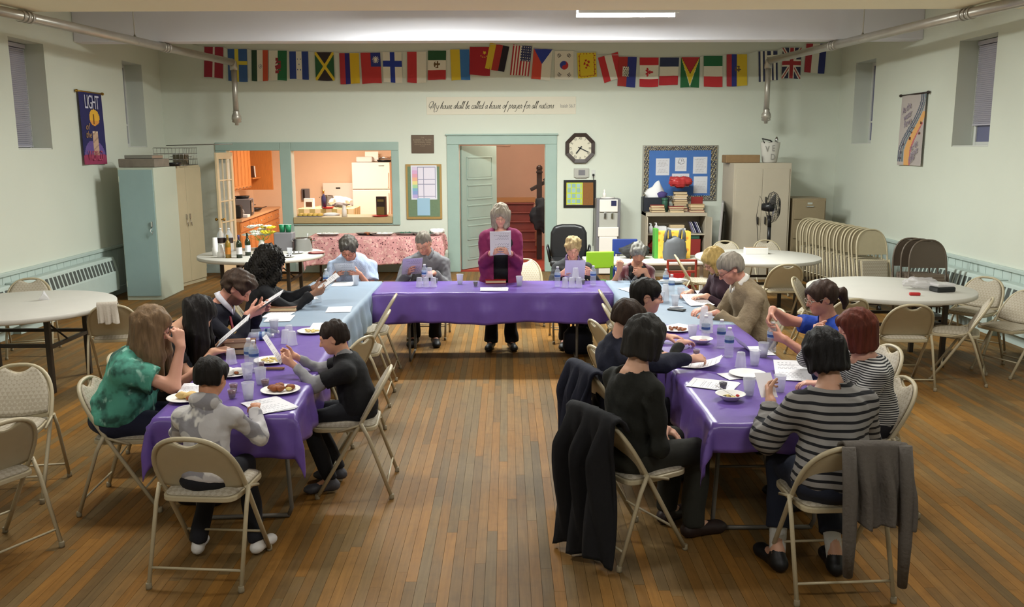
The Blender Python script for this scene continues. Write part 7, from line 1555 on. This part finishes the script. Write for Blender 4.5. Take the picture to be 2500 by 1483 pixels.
for x, y, lb in ((565, 888, 'upside-down cup by the black book box'), (698, 838, 'left upside-down cup of the group by the lying bottles'), (714, 842, 'front upside-down cup of the group by the lying bottles'), (706, 826, 'rear upside-down cup of the group by the lying bottles'), (1808, 897, 'upside-down cup beside the clear bottle on the right purple cloth'), (1024, 701, 'left cup of the small pyramid in front of the man with tie'), (1041, 701, 'middle cup of the small pyramid in front of the man with tie'), (1058, 701, 'right cup of the small pyramid in front of the man with tie'), (1379, 702, 'left cup of the pyramid in front of the blonde woman'), (1396, 702, 'middle cup of the pyramid in front of the blonde woman'), (1413, 702, 'right cup of the pyramid in front of the blonde woman')): put('inv', on(x, y), lb, CG)
p = on(1049, 701); put('inv', (p[0], p[1], TZ+.1015), 'top cup of the pyramid in front of the man with tie', CG); p = on(1405, 702); put('inv', (p[0], p[1], TZ+.1015), 'top cup of the pyramid in front of the blonde woman', CG)
for k, (x, y, n, lb) in enumerate(((1718, 805, 4, 'rear tall stack of upside-down cups on the right purple cloth'), (1729, 812, 3, 'front stack of upside-down cups on the right purple cloth'), (1624, 735, 3, 'stack of upside-down cups on the right blue cloth'))):
    e = thing('cup_stack', lb, 'cups', on(x, y), 0, 'stacks of clear cups'); me = MB().lathe([(.038, 0), (.036, .003), (.026, .098), (.024, .1), (0, .1)], n=20, close=False).mesh('cup'); me.materials.append(MATS['clear_plastic'])
    for i in range(n): obj('cup', me, None, e, (0, 0, i*.028))
for x, y, kd, lb in ((567, 972, 'wine', 'front small cup of red wine beside the hooded boy'), (571, 957, 'wine', 'rear small cup of red wine beside the hooded boy'), (648, 946, 'wine', 'small cup of red juice next to the chicken plate'), (637, 902, 'wine', 'small cup of red wine near the dip plate'), (712, 740, 'dark', 'small dark cup at the left edge of the blue cloth'), (1161, 699, 'dark', 'small dark cup left of the red book'), (1423, 694, 'dark', 'small dark cup beside the right cup pyramid'), (1700, 871, 'wine', 'small cup of red wine behind the curled sheet'), (1765, 952, 'dark', 'small dark cup behind the bowl with spoon'), (1064, 692, 'dark', 'small dark cup behind the left cup pyramid')): put(kd, on(x, y), lb, WG)
for x, y, lb in ((610, 902, 'left water bottle standing in front of the dark-haired woman'), (622, 908, 'right water bottle standing in front of the dark-haired woman'), (778, 738, 'front water bottle on the left blue cloth'), (797, 706, 'rear water bottle on the left blue cloth'), (1037, 693, 'water bottle in front of the man with tie'), (1361, 700, 'water bottle left of the blonde woman'), (1448, 697, 'water bottle right of the blonde woman'), (1625, 706, 'rear water bottle on the right blue cloth'), (1639, 722, 'front water bottle on the right blue cloth'), (1760, 850, 'rear water bottle on the right purple cloth'), (1779, 872, 'front water bottle on the right purple cloth'), (1722, 838, 'water bottle behind the bowl of pink fruit')): put('bottle', on(x, y), lb, BG_)
for k, (x, y) in enumerate(((600, 832), (614, 824))): p = on(x, y); put('bottle', (p[0], p[1], TZ+.0325), ['front water bottle lying on its side on the left purple cloth', 'rear water bottle lying on its side on the left purple cloth'][k], BG_, rot=(0, R(90), R(8)))
# printed sheets
def sheet_lines(seed, n=22, two=False):
    rr = random.Random(seed); wd = [rr.uniform(.45, .9) for _ in range(n)]
    def f(u, v):
        if v < .09 or v > .93 or u < .1: return 'e4e3e8'
        k = int((v-.09)/.84*n); q = (v-.09)/.84*n % 1; lim = wd[min(k, n-1)]
        return 'a9a8b0' if q < .42 and u < lim and wd[min(k, n-1)] > .5 and math.sin(u*170+k*9) > -.45 else 'e6e5ea'
    return f
SHM = {}
def sheet_mesh(key, w_=.216, h_=.279, bend=None, seed=1, lines=True):
    if key not in SHM: SHM[key] = sheet(sheet_lines(seed) if lines else (lambda u, v: 'e6e4ea'), 36, 44 if lines else 20, w_, h_, bend); SHM[key].materials.append(MATS['print'])
    return SHM[key]
bends = {'flat': None, 'curl': lambda u, v: (0, -.035*(v-.4)**2*4*(v > .4)-.004, 0), 'roll': lambda u, v: (0, -.05*max(0, .45-u)**2*8-.002, 0), 'lift': lambda u, v: (0, -.06*(1-v)**2-.002, 0)}
def paper(label, loc, rz, bend='flat', seed=1, n=1, w_=.216, h_=.279, lines=True, rot=None, name='paper_sheet', group='printed sheets'):
    e = thing(name, label, 'paper', loc, 0 if rot else R(rz), group)
    if rot: e.rotation_euler = rot
    for k in range(n): obj('sheet', sheet_mesh((bend, seed % 3, w_, h_, lines), w_, h_, bends[bend], seed % 3, lines), None, e, (0.004*k, .003*k, .0012+.0015*k) if rot is None else (0, -.0015*k, 0), (-PI/2 if rot is None else 0, 0, R(4*k)))
    return e
for x, y, rz, bd, sd, n, lb in ((655, 992, 32, 'flat', 1, 3, 'sheets of paper beside the boy in hoodie, nearest on the left table'), (485, 950, 10, 'flat', 2, 1, 'sheet of paper in front of the woman in teal'), (683, 778, 4, 'flat', 1, 1, 'printed sheet at the front of the left blue cloth'), (828, 756, 6, 'flat', 2, 1, 'printed sheet on the inner edge of the left blue cloth'), (792, 797, 5, 'flat', 3, 1, 'sheet peeking out behind the boy in black'), (680, 769, -4, 'flat', 2, 1, 'sheet under the brown book on the left blue cloth'), (838, 694, 3, 'flat', 1, 1, 'sheet in front of the man in light blue'), (1707, 893, 68, 'curl', 1, 2, 'curling printed sheets behind the lower one on the right purple cloth'), (1741, 940, 62, 'flat', 2, 2, 'printed sheets nearest the corner of the right purple cloth'), (1840, 858, 4, 'roll', 3, 1, 'rolled sheet near the woman in blue'), (1935, 917, -12, 'lift', 1, 1, 'curled sheet in front of the red-haired woman'), (1691, 716, 8, 'flat', 2, 1, 'rear sheet on the outer edge of the right blue cloth'), (1702, 741, 8, 'lift', 1, 2, 'middle sheets in front of the blonde woman in plum'), (1738, 759, -6, 'flat', 3, 1, 'sheet in front of the man in tan cardigan'), (1207, 707, 88, 'flat', 1, 2, 'sheets below the red book on the middle table'), (1546, 708, 20, 'flat', 2, 1, 'sheet at the corner of the right blue cloth'), (745, 727, 20, 'flat', 3, 1, 'folded napkin-like sheet on the left blue cloth')): paper(lb, on(x, y), rz, bd, sd, n)
paper('small white strip under the dark drink cup', on(1652, 750), 10, 'flat', 1, 1, .12, .05, False)
def held(d, label, y, z, tilt, n=2, w_=.216, h_=.279, x=0, yaw=0, name='paper_sheet', lines=True):
    p = d['W']((x, y, z)); return paper(label, tuple(p), 0, 'flat', 1, n, w_, h_, lines, rot=(R(-tilt), 0, d['yaw']+R(yaw)), name=name, group='sheets held in hands')
held(PP['standing'], 'sheaf of papers held up by the standing woman', .385, 1.19, 24, 3); held(PP['blue_shirt'], 'papers held by the man in light blue', .47, .86, 52); held(PP['grey_shirt'], 'papers held by the man with blue tie', .46, .88, 45, 2, x=.12, yaw=12); held(PP['blond'], 'sheet held upright by the woman with purple scarf', .46, .855, 30, 1, lines=False)
held(PP['curly'], 'sheet held by the curly-haired woman', .60, .93, 55, 2, x=.03); held(PP['beard'], 'open booklet held by the bearded man', .54, 1.0, 58, 3); held(PP['boy'], 'folded card held by the boy in black', .52, .915, 30, 1, .11, .20, x=.0); held(PP['dark'], 'sheet turned by the dark-haired woman', .60, .92, 50, 2); held(PP['bowl'], 'small card held by the woman in wide stripes', .47, .90, 50, 1, .09, .16, x=-.19, lines=False)
# plates and bowls of food
def lumps(e, mat, n, r0, sz, seed, z0=.012):
    rr = random.Random(seed)
    for k in range(n):
        a, r_ = rr.uniform(0, 6.3), r0*math.sqrt(rr.random()); bm = bmesh.new(); bmesh.ops.create_icosphere(bm, subdivisions=2, radius=1)
        for v in bm.verts: v.co = Vector((v.co.x*sz*rr.uniform(.85, 1.2), v.co.y*sz*rr.uniform(.7, 1.), v.co.z*sz*.6*rr.uniform(.85, 1.15)))
        for f in bm.faces: f.smooth = True
        me = bpy.data.meshes.new('food'); bm.to_mesh(me); bm.free(); obj('food', me, mat, e, (r_*math.cos(a), r_*math.sin(a), z0+sz*.35), (0, 0, a))
def plate(x, y, lb, *foods):
    o = put('plate', on(x, y), lb, PG)
    for k, (mt, n, r0, sz) in enumerate(foods): lumps(o, mt, n, r0, sz, int(x)+k)
    return o
M('bun', 'd9b878', .7, noise=(12, .1)); M('flower_rim', '6a4a9a', .6)
plate(685, 957, 'paper plate with brown roast chicken in front of the boy in black', ('food_brown', 7, .06, .03), ('food_yellow', 2, .07, .02)); plate(458, 976, 'paper plate with filled bread roll in front of the woman in teal', ('bun', 3, .035, .035), ('food_brown', 5, .05, .02)); plate(661, 884, 'paper plate with yellow dip on the left purple cloth', ('food_yellow', 22, .058, .012)); plate(762, 812, 'paper plate with yellow food behind the boy in black', ('food_yellow', 16, .058, .012))
plate(568, 916, 'paper plate with crumpled napkins and leftovers', ('foam', 5, .05, .034), ('food_brown', 3, .07, .018)); plate(1650, 808, 'paper plate with fried food and napkin by the boy in navy', ('food_brown', 22, .07, .014)); plate(1825, 917, 'empty paper plate on the right purple cloth')
paper('white napkin behind the plate of fried food', tuple(np.array(on(1660, 797))), 40, 'flat', 1, 1, .17, .17, False, name='napkin', group='white napkins'); paper('white napkin under the empty paper plate', on(1800, 918), 15, 'flat', 1, 1, .2, .16, False, name='napkin', group='white napkins')
def bowl(x, y, lb, *foods):
    e = thing('paper_bowl', lb, 'bowl', on(x, y), 0, 'paper bowls'); MB().lathe([(0, .002), (.045, .002), (.075, .03), (.085, .034), (.085, .036), (.074, .034), (.044, .006), (0, .006)], n=28).build('bowl', 'foam', e)
    for k, (mt, n, r0, sz) in enumerate(foods): lumps(e, mt, n, r0, sz, int(x)+k, .014)
    return e
bowl(1712, 838, 'paper bowl with pink fruit pieces on the right purple cloth', ('food_pink', 6, .035, .016)); e = bowl(1783, 976, 'paper bowl with spoon and colourful salad at the front of the right table', ('food_yellow', 5, .03, .014), ('red_plastic', 2, .05, .012), ('navy', 2, .05, .012)); MB().obox((-.03, 0, .05), (.13, .018, .004), (0, R(30), 0)).build('spoon', 'foam', e, bevel=.001)
# books and small things
def tbook(label, x, y, size, rz, mat, name='book', z=TZ):
    p = on(x, y, z); return book(label, p, size, R(rz), mat, 'books on the U tables', name)
tbook('brown leather book on the left blue cloth', 690, 757, (.26, .18, .035), 3, 'brown_leather', z=TZ+.004); tbook('red book lying in front of the standing woman', 1210, 690, (.22, .15, .035), 4, 'red_plastic')
for k, lb in enumerate(('bottom black book of the pile before the dark-haired woman', 'top brown book of the pile before the dark-haired woman')): p = on(588, 862); book(lb, (p[0], p[1], TZ+.0005+k*.045), (.20, .14, .044), R(10), ['book_black', 'brown_leather'][k], 'books on the U tables')
e = thing('phone', 'black phone in case on the right blue cloth', 'phone', on(1652, 758), R(-35)); MB().box((-.075, -.038, 0), (.075, .038, .012)).build('body', 'phone_black', e, bevel=.004); MB().box((-.068, -.033, .012), (.068, .033, .0125)).build('screen', 'black_plastic', e)
e = thing('phone', 'dark phone on the left blue cloth by the curly-haired woman', 'phone', on(735, 717), R(4)); MB().box((-.075, -.038, 0), (.075, .038, .009)).build('body', 'phone_black', e, bevel=.003); MB().box((-.068, -.033, .009), (.068, .033, .0095)).build('screen', 'black_plastic', e)
e = thing('eyeglass_case', 'brown pencil case on the left purple cloth', 'case', on(668, 903), R(2)); MB().box((-.07, -.012, 0), (.07, .012, .016)).build('body', 'brown_leather', e, bevel=.005); MB().box((-.05, -.013, .006), (.06, .013, .010)).build('zip', 'book_tan', e)
blob_hang('napkin_pile', 'crumpled white napkins at the far end of the right blue cloth', 'napkins', (on(1645, 692)[0], on(1645, 692)[1], TZ+.028), (.14, .08, .026), 'foam', 51)
e = thing('flower_sprig', 'small dark dried sprig in front of the woman in dark red', 'sprig', on(1540, 694)); rr = random.Random(2)
for k in range(14): a = rr.uniform(0, 6.3); t = rr.uniform(.2, .8); MB().tube([(0, 0, .002), (.03*math.cos(a)*t, .03*math.sin(a)*t, .05), (.07*math.cos(a), .07*math.sin(a), .05+.06*rr.random())], .002, 4).build('twig', 'coat_grey', e)
# bottle and cup in the hands
d = PP['ponytail']; w1 = d['wr'][-1][1]; p = d['W']((w1[0]+.075, w1[1]+.055, w1[2]-.10)); put('bottle', tuple(p), 'water bottle held by the woman in bright blue', BG_)
d = PP['redhead']; w1 = d['wr'][1][1]; p = d['W'](tuple(d['C']+d['Rh'] @ V3(0, .125, -.07)*d['hs'])); o = put('cup', tuple(p), 'clear cup at the lips of the red-haired woman', CG, rot=(R(-60), 0, d['yaw']+PI))
# wine table
WZ = .7485
def wine(x, y, lb, glass, labcol, cap, fl=1.):
    e = thing('wine_bottle', lb, 'bottle', on(x, y, WZ), 0, 'wine bottles'); MB().lathe([(0, 0), (.037, 0), (.037, .18*fl), (.03, .205*fl), (.014, .235*fl), (.013, .30), (.0, .30)], n=20).build('body', glass, e); MB().lathe([(.0376, .05), (.0376, .14)], n=20, close=False).build('label', labcol, e); MB().lathe([(.0145, .24), (.0145, .302), (0, .303)], n=14).build('capsule', cap, e)
M('green_glass', '1c2a14', .15, spec=.8); M('amber_glass', '8a6a1c', .15, spec=.8); M('capsule_purple', '3a2c5a', .4); M('orange_label', 'c07a2c', .6); M('soda_label', '2a1a16', .5)
wine(558, 630, 'golden wine bottle with orange label on the round table', 'amber_glass', 'orange_label', 'amber_glass'); wine(585, 630, 'dark green wine bottle with white label and purple capsule', 'green_glass', 'paper', 'capsule_purple'); wine(606, 624, 'second dark wine bottle, partly behind the curly hair', 'green_glass', 'paper', 'green_glass')
for k, x in enumerate((541, 561)):
    e = thing('soda_bottle', ['left large clear soda bottle with dark label', 'right large clear soda bottle with dark label'][k], 'bottle', on(x, 614, WZ), 0, 'soda bottles'); MB().lathe([(0, 0), (.05, 0), (.054, .02), (.054, .2), (.05, .23), (.02, .29), (.014, .30), (.014, .315)], n=20, close=False).build('body', 'bottle_plastic', e); MB().lathe([(.0548, .12), (.0548, .19)], n=20, close=False).build('label', 'soda_label', e); MB().lathe([(.017, .31), (.017, .325), (0, .326)], n=14).build('cap', 'cap_white', e)
for k, (x, y, h) in enumerate(((527, 624, .24), (540, 629, .17))):
    e = thing('foam_cup_stack', ['tall stack of white cups at the left of the wine table', 'shorter stack of white cups beside the tall one'][k], 'cups', on(x, y, WZ), 0, 'white cup stacks'); MB().lathe([(0, 0), (.045, 0), (.045, h*.4), (.036, h*.45), (.030, h), (0, h)], n=18).build('cups', 'foam', e)
e = thing('flower_vase', 'white and yellow flowers in a vase on the wine table', 'flowers', on(640, 612, WZ)); MB().lathe([(0, 0), (.04, 0), (.05, .08), (.03, .14), (.035, .15)], n=16).build('vase', 'white_enamel', e); M('petal_white', 'eceadf', .7); M('petal_yellow', 'e6d23c', .7); rr = random.Random(4)
for k in range(26):
    a, t = rr.uniform(0, 6.3), rr.uniform(0, .19); z = .2+rr.uniform(0, .15); c0 = Vector((t*math.cos(a)*1.2, t*math.sin(a), z)); MB().tube([(0, 0, .12), (c0.x*.6, c0.y*.6, .17), tuple(c0)], .002, 4).build('stem', 'bag_green', e); m = MB()
    for j in range(6): b_ = 2*PI*j/6+a; m.add([c0-Vector((0, 0, .012)), c0+Vector((.045*math.cos(b_-.5), .045*math.sin(b_-.5), .02)), c0+Vector((.07*math.cos(b_), .07*math.sin(b_), .012)), c0+Vector((.045*math.cos(b_+.5), .045*math.sin(b_+.5), .02)), c0+Vector((.03*math.cos(b_), .03*math.sin(b_), .034))], [(0, 1, 2, 3), (0, 3, 4), (0, 4, 1), (1, 4, 2), (2, 4, 3)])
    m.build('blossom', 'petal_yellow' if c0.x > .03 and k % 3 else 'petal_white', e)
pot('large steel stock pot on the round wine table', on(741, 612, WZ), .125, .17, name='stock_pot')
e = thing('ladle', 'ladle handle sticking out of the stock pot', 'ladle', tuple(np.array(on(741, 612, WZ))+np.array([.02, 0, .02]))); MB().tube([(0, 0, 0), (.05, 0, .22)], .006, 6).build('handle', 'chrome', e); MB().lathe([(0, 0), (.03, .01), (.035, .03)], n=12, close=False).build('bowl', 'chrome', e)
for k, (x, y) in enumerate(((690, 583), (705, 582))):
    p = PY(x, y+0, 12.38); e = thing('party_cup', ['left green plastic cup on the grey box', 'right green plastic cup on the grey box'][k], 'cup', (p[0], 12.38, 1.0005), 0, 'green party cups'); M('party_green', '1e7a50', .4); MB().lathe([(0, 0), (.034, 0), (.046, .11), (.043, .11), (.032, .004), (0, .004)], n=18).build('cup_wall', 'party_green', e); MB().lathe([(.046, .107), (.048, .11), (.046, .113)], n=18, close=False).build('rim', 'foam', e)
o = MB().box((-.13, -.1, 0), (.13, .1, .2515)).build('cool_box', 'grey_plastic', bevel=.012); p = PY(696, 600, 12.38); o.location = (p[0], 12.38, WZ); tag(o, 'grey plastic box behind the stock pot on the wine table', 'box')
for x, y, lb in ((700, 628, 'plate with dark crumbs on the wine table'), (722, 619, 'second plate with dark crumbs on the wine table')):
    e = put('plate', on(x, y, WZ), lb, PG); lumps(e, 'book_black', 4, .06, .012, int(x))
put('cup', on(708, 624, WZ), 'clear cup on the wine table beside the plates', CG)
e = thing('plate', 'dark red plate on the wine table next to the pot', 'plate', on(774, 619, WZ)); M('dark_red', '7a1c24', .4); MB().lathe([(0, 0), (.09, 0), (.12, .012), (.118, .016), (.088, .005), (0, .005)], n=24).build('body', 'dark_red', e)
# buffet dishes
BZ = .7475
for k, (x, fd, lb) in enumerate(((795, 'foam', 'pink-edged tray with white dishes at the left of the buffet'), (890, 'food_brown', 'dark pan on the buffet behind the man in light blue'), (928, 'foam', 'tray with white napkins in the middle of the buffet'), (985, 'food_brown', 'oval tray of dark greens on the buffet'), (1036, 'food_brown', 'second oval tray of greens by the grey-haired man'))):
    p = PZ(x, 578, BZ); e = thing('serving_tray', lb, 'tray', (p[0], 14.5+.1*(k % 2), BZ), 0, 'buffet trays'); m = MB().lathe([(0, 0), (.15, 0), (.2, .03), (.195, .034), (.148, .006), (0, .006)], n=28); m.v = [(q[0], q[1]*.6, q[2]) for q in m.v]; m.build('tray', 'iron' if k == 1 else 'wire', e); lumps(e, fd if k != 3 and k != 4 else 'green_bin', 8, .09, .035, k+70, .01)
p = PZ(1072, 577, BZ); blob_hang('serving_cloth', 'white cloth bundle at the right end of the buffet', 'cloth', (p[0]-.06, 14.55, BZ+.055), (.13, .12, .05), 'foam', 61)
# right round tables
e = thing('carton', 'long white open carton on the middle round table', 'box', on(1845, 620, WZ), R(-2)); MB().box((-.15, -.06, 0), (.15, .06, .085)).build('body', 'foam', e, bevel=.004); MB().box((-.145, -.055, .085), (.145, .055, .0865)).build('opening', 'cardboard', e)
M('clear_wrap', 'd8d4d6', .12, alpha=.45, spec=.8)
o = blob_hang('plastic_bag', 'clear plastic bag lying on the right round table', 'bag', (on(2245, 705, WZ)[0], on(2245, 705, WZ)[1], WZ+.06), (.17, .10, .055), 'clear_wrap', 71)
e = thing('food_container', 'black takeaway container with clear lid on the right round table', 'container', on(2300, 712, WZ), R(12)); m = MB().box((-.10, -.07, 0), (.10, .07, .05)); m.build('tray', 'phone_black', e, bevel=.012); MB().box((-.10, -.07, .051), (.10, .07, .085)).build('lid', 'clear_wrap', e, bevel=.015)
o = MB().box((-.05, -.02, 0), (.05, .02, .03)).build('candy_wrapper', 'red_plastic', bevel=.01); o.location = on(2233, 722, WZ); o.rotation_euler = (0, 0, R(-12)); tag(o, 'small red wrapper on the right round table', 'wrapper')
e = thing('paper_bird', 'small folded white paper on the left round table', 'paper', on(108, 733, WZ), R(20)); MB().add([(-.05, 0, 0), (.05, 0, .0), (.0, .03, .09), (0, -.03, .07), (.02, .05, 0)], [(0, 1, 3), (0, 2, 1), (1, 4, 2), (0, 3, 2)]).build('folded_sheet', 'paper', e)
